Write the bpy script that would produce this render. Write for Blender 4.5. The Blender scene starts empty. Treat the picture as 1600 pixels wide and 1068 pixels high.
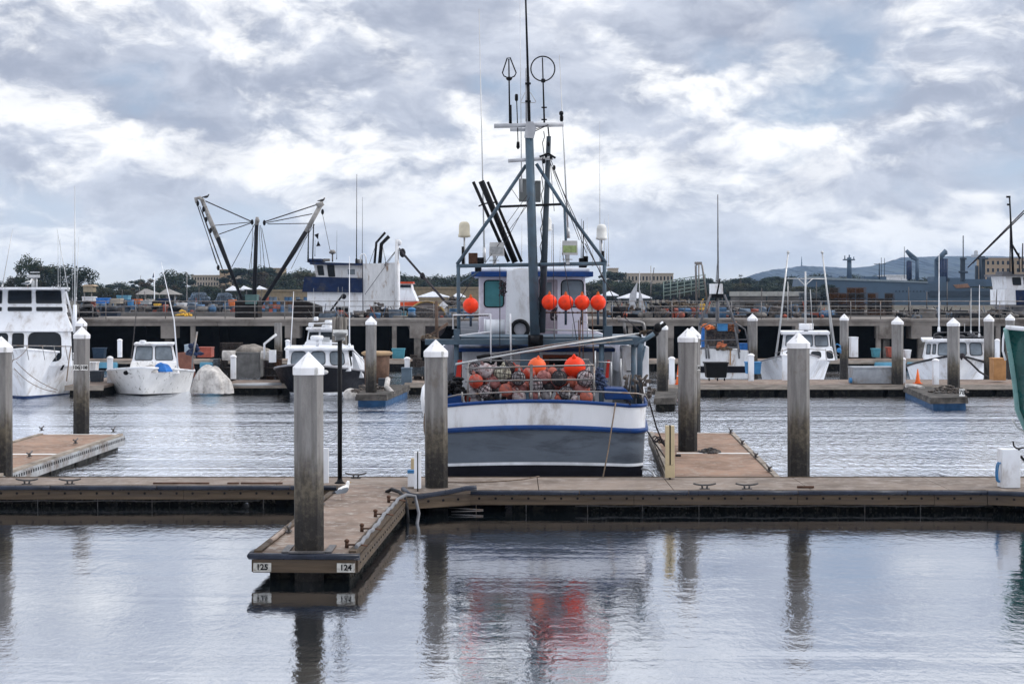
import bpy, bmesh, math, random
from mathutils import Vector, Matrix
random.seed(7)
PI = math.pi
R = math.radians
SC = bpy.context.scene
COL = SC.collection

# ------------------------------------------------------------------ camera
EYE = 4.8            # eye height above the water
FPX = 2667.0         # focal length in photograph pixels (width 1600)
HOR = 460.0          # row of the horizon in the photograph
cam_data = bpy.data.cameras.new("camera")
cam_data.sensor_width = 36.0
cam_data.lens = 36.0 * FPX / 1600.0
cam_data.shift_y = -(534 - HOR) / 1600.0
cam_data.clip_start = 0.5
cam_data.clip_end = 20000
cam = bpy.data.objects.new("camera", cam_data)
COL.objects.link(cam)
cam.location = (0, 0, EYE)
cam.rotation_euler = (R(90), 0, 0)
SC.camera = cam

# ------------------------------------------------------------------ sky and sun
SUN_EL, SUN_AZ = 36.0, 86.0      # azimuth clockwise from +Y (view direction)
world = bpy.data.worlds.new("World")
SC.world = world
world.use_nodes = True
nt = world.node_tree
nt.nodes.clear()
def N(tree, typ, **kw):
    n = tree.nodes.new(typ)
    for k, v in kw.items():
        if k == 'inp':
            for a, b in v.items():
                n.inputs[a].default_value = b
        else:
            setattr(n, k, v)
    return n
def math_node(tree, op, a, b=None, c=None, clamp=False):
    n = tree.nodes.new('ShaderNodeMath'); n.operation = op; n.use_clamp = clamp
    for i, v in enumerate((a, b, c)):
        if v is None: continue
        if isinstance(v, (int, float)): n.inputs[i].default_value = v
        else: tree.links.new(v, n.inputs[i])
    return n.outputs[0]
def smooth(tree, v, a, b, lo=0.0, hi=1.0):
    n = tree.nodes.new('ShaderNodeMapRange'); n.interpolation_type = 'SMOOTHSTEP'
    n.inputs[1].default_value = a; n.inputs[2].default_value = b
    n.inputs[3].default_value = lo; n.inputs[4].default_value = hi
    tree.links.new(v, n.inputs[0]); return n.outputs[0]
def mixc(tree, f, a, b, mode='MIX'):
    n = tree.nodes.new('ShaderNodeMix'); n.data_type = 'RGBA'; n.blend_type = mode
    if isinstance(f, (int, float)): n.inputs[0].default_value = f
    else: tree.links.new(f, n.inputs[0])
    for i, v in ((6, a), (7, b)):
        if isinstance(v, tuple): n.inputs[i].default_value = (v[0], v[1], v[2], 1)
        else: tree.links.new(v, n.inputs[i])
    return n.outputs[2]
def noise(tree, vec, scale, detail=6, rough=.55, dist=0.0, lac=2.0):
    n = tree.nodes.new('ShaderNodeTexNoise')
    n.inputs['Scale'].default_value = scale; n.inputs['Detail'].default_value = detail
    n.inputs['Roughness'].default_value = rough; n.inputs['Distortion'].default_value = dist
    n.inputs['Lacunarity'].default_value = lac
    if vec is not None: tree.links.new(vec, n.inputs['Vector'])
    return n.outputs[0]
def mapping(tree, vec, loc=(0, 0, 0), rot=(0, 0, 0), scale=(1, 1, 1)):
    n = tree.nodes.new('ShaderNodeMapping')
    n.inputs['Location'].default_value = loc; n.inputs['Rotation'].default_value = rot
    n.inputs['Scale'].default_value = scale
    tree.links.new(vec, n.inputs['Vector']); return n.outputs[0]

# broad areas of this sky: (photo column, row, radius in degrees, strength)
BLOBS = ((420, 72, 2.0, -.22), (385, 345, 4.0, -.20), (1180, 330, 3.4, -.18), (60, 330, 3.0, -.22), (720, 330, 4, .2), (560, 170, 6.0, .14), (1000, 140, 5.0, .22),
         (1540, 130, 3.2, .25), (960, 250, 3.0, .16), (180, 280, 4.0, .18), (150, 150, 5, .12), (1400, 270, 4, .06), (1260, 250, 3, -.2))
DARKS = ((1190, 50, 3.6, .95), (1330, 30, 3.4, .7), (60, 130, 3.6, .40), (1250, 90, 3.0, .6), (330, 240, 2.6, .45), (450, 130, 2.4, .4), (640, 110, 3.4, .40), (250, 170, 3.0, .35), (1450, 320, 3.8, .55), (1290, 290, 3.2, .45), (560, 330, 2.6, .5), (1080, 240, 2.6, .4), (700, 20, 3, .35))
tc = N(nt, 'ShaderNodeTexCoord')
dirv = tc.outputs['Generated']
sep = N(nt, 'ShaderNodeSeparateXYZ'); nt.links.new(dirv, sep.inputs[0])
elev = sep.outputs['Z']
sky = N(nt, 'ShaderNodeTexSky', sky_type='NISHITA', sun_disc=False,
        sun_elevation=R(SUN_EL), sun_rotation=R(SUN_AZ), air_density=1.0, dust_density=1.5)
skyc = mixc(nt, 1.0, sky.outputs[0], (.085, .085, .085), 'MULTIPLY')
# heaped clouds: direction stretched in height, two reads of the same noise give lit tops and grey bases
STR = 1.95
warp = N(nt, 'ShaderNodeTexNoise'); warp.inputs['Scale'].default_value = 14; warp.inputs['Detail'].default_value = 3
nt.links.new(mapping(nt, dirv, loc=(4, 2, 9), scale=(1, 1, STR)), warp.inputs['Vector'])
wv = N(nt, 'ShaderNodeVectorMath', operation='MULTIPLY_ADD')
nt.links.new(warp.outputs['Color'], wv.inputs[0]); wv.inputs[1].default_value = (.05, .05, .04)
nt.links.new(mapping(nt, dirv, scale=(1, 1, STR)), wv.inputs[2])
def cloud_noise(off, scale, detail, rough, seed, dist=.0, side=0):
    return noise(nt, mapping(nt, wv.outputs[0], loc=(seed + side, seed * .7, seed * .3 + off)), scale, detail, rough, dist)
big = cloud_noise(0, 3.6, 2, .5, 3.1)
nA = cloud_noise(0, 6.6, 10, .54, 2.9)
nB = cloud_noise(.034, 6.6, 10, .54, 2.9, side=.014)
nC = cloud_noise(0, 26, 8, .6, 8.3)
nC2 = cloud_noise(.012, 26, 8, .6, 8.3)
def blob(az, el, rad, sz=1.6):
    a, e = R(az), R(el)
    d = Vector((math.sin(a) * math.cos(e), math.cos(a) * math.cos(e), math.sin(e)))
    v = mapping(nt, dirv, scale=(1, 1, sz))
    n = N(nt, 'ShaderNodeVectorMath', operation='DISTANCE')
    nt.links.new(v, n.inputs[0]); n.inputs[1].default_value = (d.x, d.y, d.z * sz)
    return smooth(nt, n.outputs['Value'], R(rad), 0.0)
def px_dir(px, py):
    return math.degrees(math.atan((px - 800) / FPX)), math.degrees(math.atan((HOR - py) / FPX))
def add(a, b, k=1.0): return math_node(nt, 'MULTIPLY_ADD', b, k, a)
# thick: how much cloud; dark: heavy rain-grey areas
field = big; dark = None
for (x, y, r, k) in BLOBS:
    a_, e_ = px_dir(x, y)
    field = add(field, blob(a_, e_, r), k)
for (x, y, r, k) in DARKS:
    a_, e_ = px_dir(x, y)
    q = math_node(nt, 'MULTIPLY', blob(a_, e_, r), k)
    dark = q if dark is None else math_node(nt, 'MAXIMUM', dark, q)
thick = math_node(nt, 'ADD', math_node(nt, 'MULTIPLY', nA, .75), math_node(nt, 'MULTIPLY', field, .45))
thick = add(thick, nC, .12)
cover = smooth(nt, thick, .47, .60)
lit = math_node(nt, 'ADD', math_node(nt, 'SUBTRACT', nA, nB), math_node(nt, 'MULTIPLY', math_node(nt, 'SUBTRACT', nC, nC2), .35))
litm = smooth(nt, lit, -.04, .15)
core = smooth(nt, thick, .64, .80)
grey = mixc(nt, smooth(nt, nC, .3, .7), (.34, .375, .465), (.56, .595, .68))
cloudc = mixc(nt, litm, grey, (1.00, .995, .985))
cloudc = mixc(nt, math_node(nt, 'MULTIPLY', core, .35), cloudc, (.80, .82, .88))
dk = math_node(nt, 'MULTIPLY', dark, math_node(nt, 'MULTIPLY_ADD', nA, 1.3, .15))
bluegap = mixc(nt, .80, skyc, (.31, .41, .57))
bluegap = mixc(nt, smooth(nt, elev, .14, .04), bluegap, (.42, .51, .63))
skymix = mixc(nt, math_node(nt, 'MULTIPLY', cover, .95), bluegap, cloudc)
skymix = mixc(nt, math_node(nt, 'MULTIPLY', dk, .92, None, True), skymix, mixc(nt, smooth(nt, nC, .3, .7), (.30, .33, .42), (.45, .48, .56)))
# pale warm band low over the land
lift = smooth(nt, elev, .085, .03)
skymix = mixc(nt, math_node(nt, 'MULTIPLY', lift, .30), skymix, (.76, .79, .83))
low = smooth(nt, elev, .026, .006)
skymix = mixc(nt, math_node(nt, 'MULTIPLY', low, .75), skymix, (.72, .715, .68))
# brighter overhead and ahead, duller behind the camera; weighting added to shape the lighting
up = smooth(nt, elev, .15, .55)
skymix = mixc(nt, up, skymix, mixc(nt, .6, skymix, (1.9, 1.95, 2.1), 'MIX'))
fwd = smooth(nt, sep.outputs['Y'], -.6, .9, .85, 1.12)
cf = N(nt, 'ShaderNodeCombineXYZ')
for k in range(3): nt.links.new(fwd, cf.inputs[k])
skymix = mixc(nt, 1.0, skymix, cf.outputs[0], 'MULTIPLY')
bg = N(nt, 'ShaderNodeBackground'); bg.inputs['Strength'].default_value = 1.0
nt.links.new(skymix, bg.inputs[0])
wo = N(nt, 'ShaderNodeOutputWorld'); nt.links.new(bg.outputs[0], wo.inputs[0])

sun = bpy.data.lights.new("sun", 'SUN')
sun.energy = 1.5; sun.angle = R(12); sun.color = (1.0, .95, .88)
so = bpy.data.objects.new("sun", sun); COL.objects.link(so)
so.rotation_euler = Vector((math.sin(R(SUN_AZ)) * math.cos(R(SUN_EL)), math.cos(R(SUN_AZ)) * math.cos(R(SUN_EL)),
                            math.sin(R(SUN_EL)))).to_track_quat('Z', 'Y').to_euler()
SC.view_settings.view_transform = 'Standard'
SC.view_settings.look = 'None'
SC.view_settings.gamma = 1
SC.view_settings.exposure = 0.15

# ------------------------------------------------------------------ helpers
def at(px, py, d):
    return Vector(((px - 800) * d / FPX, d, EYE - (py - HOR) * d / FPX))
def X(px, d): return (px - 800) * d / FPX
def Z(py, d): return EYE - (py - HOR) * d / FPX

class MB:
    SK = 0.0        # 1: boxes recede along the line of sight of a boat that points at the viewer
    def __init__(s, xf=None):
        s.bm = bmesh.new(); s.xf = xf; s.mi = 0
    def _v(s, p):
        p = Vector(p)
        if s.xf is not None: p = s.xf @ p
        return s.bm.verts.new(p)
    def face(s, vs, smooth=False):
        try:
            f = s.bm.faces.new(vs); f.material_index = s.mi; f.smooth = smooth; return f
        except ValueError: return None
    def poly(s, pts): return s.face([s._v(p) for p in pts])
    def hexa(s, b4, t4, bev=0):
        b = [s._v(p) for p in b4]; t = [s._v(p) for p in t4]
        fs = [s.face(b[::-1]), s.face(t)]
        for i in range(4):
            j = (i + 1) % 4; fs.append(s.face([b[i], b[j], t[j], t[i]]))
        if bev:
            es = list({e for f in fs if f for e in f.edges})
            r = bmesh.ops.bevel(s.bm, geom=es, offset=bev, segments=2, profile=.6, affect='EDGES')
            for f in r['faces']: f.material_index = s.mi; f.smooth = False
        return s
    def box(s, x0, x1, y0, y1, z0, z1, bev=0):
        return s.hexa([(x0, y0, z0), (x1, y0, z0), (x1, y1, z0), (x0, y1, z0)],
                      [(x0, y0, z1), (x1, y0, z1), (x1, y1, z1), (x0, y1, z1)], bev)
    def pb(s, x0, y0, x1, y1, d, dep, bev=0):        # box whose front face covers these photo pixels at distance d
        a = at(x0, y1, d); b = at(x1, y0, d)
        k = (a.x + b.x) / 2 * dep / d * MB.SK
        return s.hexa([(a.x, d, a.z), (b.x, d, a.z), (b.x + k, d + dep, a.z), (a.x + k, d + dep, a.z)],
                      [(a.x, d, b.z), (b.x, d, b.z), (b.x + k, d + dep, b.z), (a.x + k, d + dep, b.z)], bev)
    def ring(s, c, u, v, r, n, ph=0):
        return [s._v(c + (u * math.cos(ph + 2 * PI * i / n) + v * math.sin(ph + 2 * PI * i / n)) * r) for i in range(n)]
    def bridge(s, a, b, smooth=True):
        n = len(a)
        for i in range(n): s.face([a[i], a[(i + 1) % n], b[(i + 1) % n], b[i]], smooth)
    def cyl(s, p0, p1, r0, r1=None, n=10, cap=True, ph=0, smooth=True):
        p0, p1 = Vector(p0), Vector(p1); r1 = r0 if r1 is None else r1
        w = (p1 - p0).normalized(); u = w.orthogonal().normalized(); v = w.cross(u)
        if abs(w.z) > .999: u, v = Vector((1, 0, 0)), Vector((0, 1, 0))
        if abs(w.z) > .999 and w.z < 0: v = -v
        a = s.ring(p0, u, v, r0, n, ph); b = s.ring(p1, u, v, max(r1, 1e-4), n, ph)
        s.bridge(a, b, smooth)
        if cap: s.face(a[::-1]); s.face(b)
        return s
    def tube(s, pts, r, n=6, closed=False, r1=None):
        pts = [Vector(p) for p in pts]; rings = []; m = len(pts)
        prev = None
        for i, p in enumerate(pts):
            a = pts[(i - 1) % m] if (i > 0 or closed) else p
            b = pts[(i + 1) % m] if (i < m - 1 or closed) else p
            w = (b - a).normalized()
            u = w.orthogonal().normalized() if prev is None else (prev - w * prev.dot(w)).normalized()
            prev = u
            rr = r if r1 is None else r + (r1 - r) * i / (m - 1)
            rings.append(s.ring(p, u, w.cross(u), rr, n))
        for i in range(m - 1): s.bridge(rings[i], rings[i + 1])
        if closed: s.bridge(rings[-1], rings[0])
        else: s.face(rings[0][::-1]); s.face(rings[-1])
        return s
    def lathe(s, c, prof, n=16, axis=None, smooth=True):
        c = Vector(c); w = Vector(axis).normalized() if axis else Vector((0, 0, 1))
        u = w.orthogonal().normalized() if axis else Vector((1, 0, 0)); v = w.cross(u)
        prev = None
        for (r, h) in prof:
            k = s.ring(c + w * h, u, v, max(r, 1e-4), n)
            if prev: s.bridge(prev, k, smooth)
            else: s.face(k[::-1])
            prev = k
        s.face(prev); return s
    def ball(s, c, r, sx=1, sy=1, sz=1, nu=14, nv=9):
        c = Vector(c); prev = None
        for j in range(nv + 1):
            th = PI * j / nv; rr = math.sin(th) * r; z = -math.cos(th) * r * sz
            k = [s._v(c + Vector((math.cos(2 * PI * i / nu) * max(rr, 1e-4) * sx, math.sin(2 * PI * i / nu) * max(rr, 1e-4) * sy, z))) for i in range(nu)]
            if prev: s.bridge(prev, k)
            prev = k
        return s
    def prism(s, pts, z0, z1):                       # plan outline pushed up
        a = [s._v((p[0], p[1], z0)) for p in pts]; b = [s._v((p[0], p[1], z1)) for p in pts]
        s.face(a[::-1]); s.face(b); s.bridge(a, b, False); return s
    def slab(s, pts, d, dep):                        # elevation outline (photo pixels at d) pushed back
        a = [s._v(at(x, y, d)) for x, y in pts]
        b = [s._v(at(x, y, d) + Vector((0, dep, 0))) for x, y in pts]
        s.face(a); s.face(b[::-1]); s.bridge(b, a, False); return s
    def build(s, name, mats, parent=None, label=None, cat=None, group=None, kind=None, clean=True):
        if clean: bmesh.ops.recalc_face_normals(s.bm, faces=s.bm.faces)
        me = bpy.data.meshes.new(name)
        org = Vector((0, 0, 0))
        if s.bm.verts:
            if parent is None and kind is None:
                xs = [v.co.x for v in s.bm.verts]; ys = [v.co.y for v in s.bm.verts]; zs = [v.co.z for v in s.bm.verts]
                org = Vector(((min(xs) + max(xs)) / 2, (min(ys) + max(ys)) / 2, min(zs)))
            elif parent is not None:
                q = parent
                while q is not None: org = org + q.location; q = q.parent
            bmesh.ops.translate(s.bm, vec=-org, verts=s.bm.verts)
        s.bm.to_mesh(me); s.bm.free()
        for m in (mats if isinstance(mats, (list, tuple)) else [mats]): me.materials.append(m)
        o = bpy.data.objects.new(name, me); COL.objects.link(o)
        if parent is not None: o.parent = parent
        else:
            if kind is None: o.location = org
        tag(o, label, cat, group, kind)
        return o

def tag(o, label=None, cat=None, group=None, kind=None):
    if label: o['label'] = label
    if cat: o['category'] = cat
    if group: o['group'] = group
    if kind: o['kind'] = kind
    return o
def thing(name, loc, label, cat, group=None):
    o = bpy.data.objects.new(name, None); COL.objects.link(o); o.location = Vector(loc)
    o.empty_display_size = .2
    return tag(o, label, cat, group)
def dup(root, loc, rz=0.0, sc=None, label=None, group=None):
    def cp(o, par):
        c = o.copy(); COL.objects.link(c)
        if par is not None: c.parent = par
        for ch in list(o.children): cp(ch, c)
        return c
    r = cp(root, None); r.location = Vector(loc); r.rotation_euler = (0, 0, rz)
    if sc is not None: r.scale = (sc, sc, sc) if isinstance(sc, (int, float)) else sc
    if label: r['label'] = label
    if group: r['group'] = group
    return r

def text_mesh(name, s, m, parent, p, h, facing=0.0):
    cu = bpy.data.curves.new(name, 'FONT'); cu.body = s; cu.size = h * 1.4; cu.extrude = .003
    cu.align_x = 'CENTER'; cu.align_y = 'CENTER'; cu.offset = .004
    t = bpy.data.objects.new(name, cu); COL.objects.link(t)
    bpy.context.view_layer.update()
    me = bpy.data.meshes.new_from_object(t)
    bpy.data.objects.remove(t)
    me.transform(Matrix.Rotation(facing, 4, 'Z') @ Matrix.Rotation(PI / 2, 4, 'X'))
    me.materials.clear(); me.materials.append(m)
    o = bpy.data.objects.new(name, me); COL.objects.link(o)
    o.parent = parent
    org = Vector((0, 0, 0)); q = parent
    while q is not None: org = org + q.location; q = q.parent
    o.location = Vector(p) - org
    return o

def TW(n):
    ones = ['', 'first', 'second', 'third', 'fourth', 'fifth', 'sixth', 'seventh', 'eighth', 'ninth', 'tenth', 'eleventh', 'twelfth', 'thirteenth', 'fourteenth', 'fifteenth', 'sixteenth', 'seventeenth', 'eighteenth', 'nineteenth']
    n += 1
    if n < 20: return ones[n]
    if n > 99: return ('hundred-and-' + ones[n - 100]) if n > 100 and n < 120 else ('hundredth' if n == 100 else 'hundred-and-' + TW(n - 101))
    t = ['', '', 'twenty', 'thirty', 'forty', 'fifty', 'sixty', 'seventy', 'eighty', 'ninety'][n // 10]
    return (t + '-' + ones[n % 10]) if n % 10 else t[:-1] + 'ieth'

# ------------------------------------------------------------------ materials
MATS = {}
def mat(name, col, rough=.6, metal=0.0, var=.18, sc=2.0, bump=0.0, bsc=30, dirt=None, dsc=1.2, damt=.5, dw=.12,
        stretch=(1, 1, 1), coat=0.0, spec=.18, alpha=None):
    if name in MATS: return MATS[name]
    m = bpy.data.materials.new(name); m.use_nodes = True; t = m.node_tree
    b = t.nodes['Principled BSDF']
    c = t.nodes.new('ShaderNodeTexCoord').outputs['Object']
    mp = mapping(t, c, scale=stretch)
    n1 = noise(t, mp, sc, 7, .62)
    lo = tuple(max(0, x * (1 - var)) for x in col); hi = tuple(min(1, x * (1 + var)) for x in col)
    cc = mixc(t, smooth(t, n1, .3, .7), lo, hi)
    if dirt:
        n2 = noise(t, mapping(t, c, loc=(5, 3, 1), scale=stretch), dsc, 9, .68, .3)
        th = 1 - damt
        cc = mixc(t, smooth(t, n2, th * .5 + .25 - dw, th * .5 + .25 + dw), cc, dirt)
    t.links.new(cc, b.inputs['Base Color'])
    n3 = noise(t, mp, sc * 3, 4, .6)
    t.links.new(smooth(t, n3, .25, .75, max(0, rough - .12), min(1, rough + .12)), b.inputs['Roughness'])
    b.inputs['Metallic'].default_value = metal
    b.inputs['Specular IOR Level'].default_value = spec
    if coat: b.inputs['Coat Weight'].default_value = coat; b.inputs['Coat Roughness'].default_value = .1
    if bump:
        bn = t.nodes.new('ShaderNodeBump'); bn.inputs['Distance'].default_value = bump
        bn.inputs['Strength'].default_value = .8
        t.links.new(noise(t, mp, bsc, 5, .6), bn.inputs['Height']); t.links.new(bn.outputs[0], b.inputs['Normal'])
    MATS[name] = m
    return m

WHITE = mat('white_paint', (.74, .76, .80), .35, var=.05, sc=.8, dirt=(.34, .30, .27), dsc=1.0, damt=.24, dw=.16, stretch=(2.0, 2.0, .8))
WHITE_OLD = mat('weathered_white_paint', (.66, .67, .69), .5, var=.1, dirt=(.26, .17, .11), dsc=.9, damt=.30, dw=.07, stretch=(2.2, 2.2, .6), bump=.004)
WHITE_BIRD = mat('dirty_white_gelcoat', (.70, .70, .70), .45, var=.06, dirt=(.16, .15, .13), dsc=1.8, damt=.26, dw=.04, stretch=(2.4, 2.4, 1))
LILAC = mat('pale_lilac_paint', (.70, .66, .74), .5, var=.06, dirt=(.40, .34, .36), dsc=1, damt=.26)
GREYBLUE = mat('grey_blue_steel_paint', (.070, .108, .145), .42, var=.16, sc=2, dirt=(.07, .08, .09), dsc=2.5, damt=.3, bump=.002)
HULLGREY = mat('grey_hull_paint', (.100, .120, .150), .42, var=.14, sc=.9, dirt=(.055, .064, .082), dsc=1.1, damt=.36, dw=.12, stretch=(.6, .6, 2.5))
HULLBLACK = mat('black_bottom_paint', (.004, .004, .008), .45, var=.3, sc=2, spec=.15)
BLUE = mat('royal_blue_paint', (.007, .042, .17), .4, var=.15, sc=2, dirt=(.02, .04, .12), dsc=3, damt=.3)
NAVY = mat('navy_blue_paint', (.006, .018, .062), .5, var=.25, sc=1.5, dirt=(.05, .05, .06), dsc=2, damt=.3)
BLACK = mat('black_paint', (.0045, .0045, .006), .5, var=.3, spec=.12)
RUBBER = mat('black_rubber', (.008, .008, .010), .6, var=.3, sc=4, spec=.15)
BUMPER = mat('dock_bumper_rubber', (.022, .027, .042), .35, var=.3, sc=3)
GALV = mat('galvanised_steel', (.22, .215, .215), .45, .65, var=.2, sc=5, dirt=(.22, .14, .09), dsc=3, damt=.3)
RUST = mat('rusty_steel', (.10, .055, .038), .8, .2, var=.4, sc=6)
ALU = mat('grey_metal', (.46, .47, .48), .4, .5, var=.1, sc=3)
ORANGE = mat('orange_buoy_vinyl', (.86, .050, .012), .42, var=.06, sc=2, dirt=(.45, .04, .02), dsc=4, damt=.22)
ORANGE_PALE = mat('sun_bleached_orange_vinyl', (.90, .15, .05), .45, var=.1, sc=2)
BUOYS = [mat('faded_buoy_plastic_%s' % n, c, .6, var=.25, sc=6, dirt=dc, dsc=9, damt=.42, dw=.06, bump=.004) for n, c, dc in (
    ('white', (.40, .35, .36), (.16, .09, .09)), ('pink', (.34, .14, .13), (.15, .05, .045)), ('red', (.44, .05, .025), (.30, .14, .12)),
    ('cream', (.36, .34, .27), (.13, .11, .09)), ('grey', (.27, .25, .26), (.08, .065, .07)), ('dark', (.03, .03, .035), (.11, .09, .085)),
    ('coral', (.46, .13, .09), (.22, .09, .08)))]
DECK = mat('dock_concrete', (.175, .140, .115), .8, var=.30, sc=.7, dirt=(.26, .225, .20), dsc=3.5, damt=.36, dw=.1, bump=.003)
DECK2 = mat('dock_concrete_brown', (.185, .138, .110), .8, var=.30, sc=1.1, dirt=(.30, .27, .24), dsc=5, damt=.32, dw=.08, bump=.003)
DECK3 = mat('dock_concrete_reddish', (.235, .152, .108), .8, var=.28, sc=1.1, dirt=(.30, .25, .21), dsc=5, damt=.32, dw=.08, bump=.003)
FASCIA = mat('weathered_timber', (.078, .057, .039), .8, var=.35, sc=2.5, stretch=(.35, 1, 6), dirt=(.07, .055, .045), dsc=1.4, damt=.4, bump=.006)
PALETIMBER = mat('grey_timber', (.30, .26, .22), .8, var=.25, sc=3, stretch=(.5, .5, 5), dirt=(.12, .10, .08), dsc=1.4, damt=.35, bump=.004)
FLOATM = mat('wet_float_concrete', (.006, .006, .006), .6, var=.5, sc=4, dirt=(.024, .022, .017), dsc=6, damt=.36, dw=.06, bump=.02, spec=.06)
CONC = mat('pier_concrete', (.215, .195, .178), .85, var=.22, sc=.45, dirt=(.085, .07, .06), dsc=.38, damt=.38, dw=.12, bump=.01)
CONC_DARK = mat('stained_pier_concrete', (.16, .145, .13), .85, var=.3, sc=.6, dirt=(.05, .045, .04), dsc=.6, damt=.45)
UNDER = mat('shade_black_under_pier', (.006, .006, .006), .95, var=.5, sc=.6, spec=.1)  # near-black puts the shade under the deck into soffit, bulkhead and inner piles
TAN = mat('tan_plastic', (.56, .46, .29), .5, var=.08)
GLASS = mat('dark_window_glass', (.008, .012, .018), .08, var=.3, sc=.8)
GLASS_TEAL = mat('teal_tinted_glass', (.06, .22, .24), .15, var=.2, sc=1)
GLASS_GREY = mat('pale_window_glass', (.16, .19, .22), .1, var=.35, sc=1.2)
LENS = mat('lamp_lens', (.30, .31, .32), .15, var=.3, sc=8)
GREENLENS = mat('green_lamp_lens', (.26, .33, .15), .15, var=.3, sc=8)
ROPE = mat('weathered_rope', (.17, .13, .10), .9, var=.3, sc=20)
ROPE_BLACK = mat('dark_rope', (.035, .03, .035), .9, var=.3, sc=20)
NET = mat('bundled_net', (.06, .058, .06), .95, var=.6, sc=8, dirt=(.16, .13, .11), dsc=7, damt=.4, bump=.05)
NETBROWN = mat('brown_net', (.17, .125, .085), .95, var=.5, sc=7, dirt=(.06, .05, .04), dsc=6, damt=.5, bump=.05)
TARPBLUE = mat('blue_tarp', (.03, .15, .45), .5, var=.3, sc=4, bump=.03, bsc=5)
TARPWHITE = mat('dirty_white_tarp', (.46, .44, .42), .8, var=.3, sc=3, dirt=(.20, .17, .15), dsc=5, damt=.24, dw=.14, bump=.05, bsc=5)
TEAL = mat('teal_plastic', (.06, .22, .28), .6, var=.2)
BLUEPL = mat('blue_plastic', (.05, .20, .42), .5, var=.2)
PALEBLUE = mat('pale_blue_paint', (.12, .30, .42), .6, var=.15)
ORANGEPL = mat('orange_plastic', (.62, .17, .05), .6, var=.25)
REDPL = mat('red_brown_plastic', (.30, .075, .05), .7, var=.3, dirt=(.14, .07, .06), damt=.4)
YELLOW = mat('yellow_plastic', (.60, .36, .05), .6, var=.2)
BEIGE = mat('beige_plaster', (.42, .36, .29), .8, var=.08)
SHIP = mat('naval_grey_paint', (.070, .112, .168), .6, var=.08, sc=.05, dirt=(.06, .09, .125), dsc=.06, damt=.4)
SHIPD = mat('dark_naval_grey_paint', (.03, .045, .065), .6, var=.15, sc=.1)
GREENHULL = mat('green_hull_paint', (.015, .12, .11), .3, var=.25, sc=1, coat=.5)
TEALHULL = mat('pale_green_hull_paint', (.16, .30, .29), .3, var=.15, sc=1)
BARK = mat('bark', (.07, .05, .038), .9, var=.3, sc=3)
CONC_OLD = mat('dark_quay_concrete', (.10, .092, .085), .9, var=.3, sc=.3)
LEAF = [mat('foliage_' + n, c, .8, var=.45, sc=.35, spec=.2) for n, c in (
    ('dark', (.020, .034, .018)), ('olive', (.045, .050, .024)), ('pine', (.014, .027, .019)), ('brown', (.052, .038, .024)))]

def pile_material():
    m = bpy.data.materials.new('tide_stained_concrete_pile'); m.use_nodes = True; t = m.node_tree
    b = t.nodes['Principled BSDF']
    g = t.nodes.new('ShaderNodeNewGeometry').outputs['Position']
    sp = t.nodes.new('ShaderNodeSeparateXYZ'); t.links.new(g, sp.inputs[0])
    zz = sp.outputs['Z']
    st = mapping(t, g, scale=(5, 5, .7)); st2 = mapping(t, g, scale=(9, 9, .35))
    n1 = noise(t, st, 1.0, 8, .7); n2 = noise(t, st2, 1.0, 8, .65); n3 = noise(t, g, 9, 6, .7)
    base = mixc(t, smooth(t, n1, .35, .65), (.15, .143, .14), (.235, .226, .22))
    base = mixc(t, smooth(t, n2, .50, .78), base, (.115, .108, .105))
    n5 = noise(t, mapping(t, g, scale=(14, 14, 9)), 1.0, 8, .75); n6 = noise(t, mapping(t, g, loc=(3, 1, 7), scale=(2.2, 2.2, 1.4)), 1.0, 6, .7)
    base = mixc(t, smooth(t, n5, .56, .70, 0, .55), base, (.09, .08, .075))
    base = mixc(t, smooth(t, n6, .55, .70, 0, .7), base, (.125, .105, .09))
    base = mixc(t, smooth(t, n5, .36, .26, 0, .5), base, (.42, .40, .38))
    zl = math_node(t, 'MULTIPLY_ADD', n1, 1.3, math_node(t, 'SUBTRACT', zz, .65))
    brown = mixc(t, smooth(t, n3, .35, .65), (.042, .034, .026), (.105, .088, .062))
    base = mixc(t, smooth(t, zl, 2.25, 1.55), base, brown)
    zl2 = math_node(t, 'MULTIPLY_ADD', n2, 1.0, math_node(t, 'SUBTRACT', zz, .5))
    base = mixc(t, smooth(t, zl2, 1.55, .95), base, mixc(t, smooth(t, n3, .5, .68), (.010, .008, .007), (.045, .038, .030)))
    t.links.new(base, b.inputs['Base Color']); b.inputs['Roughness'].default_value = .82
    bn = t.nodes.new('ShaderNodeBump'); bn.inputs['Distance'].default_value = .03; bn.inputs['Strength'].default_value = .8
    t.links.new(math_node(t, 'MULTIPLY', n3, smooth(t, zz, 2.0, .8, .25, 1.6)), bn.inputs['Height'])
    t.links.new(bn.outputs[0], b.inputs['Normal'])
    return m
PILE = pile_material()
CAPW = mat('white_pile_cap', (.74, .74, .76), .45, var=.05, dirt=(.30, .29, .26), dsc=3, damt=.26, dw=.08, stretch=(2, 2, .7))
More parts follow.
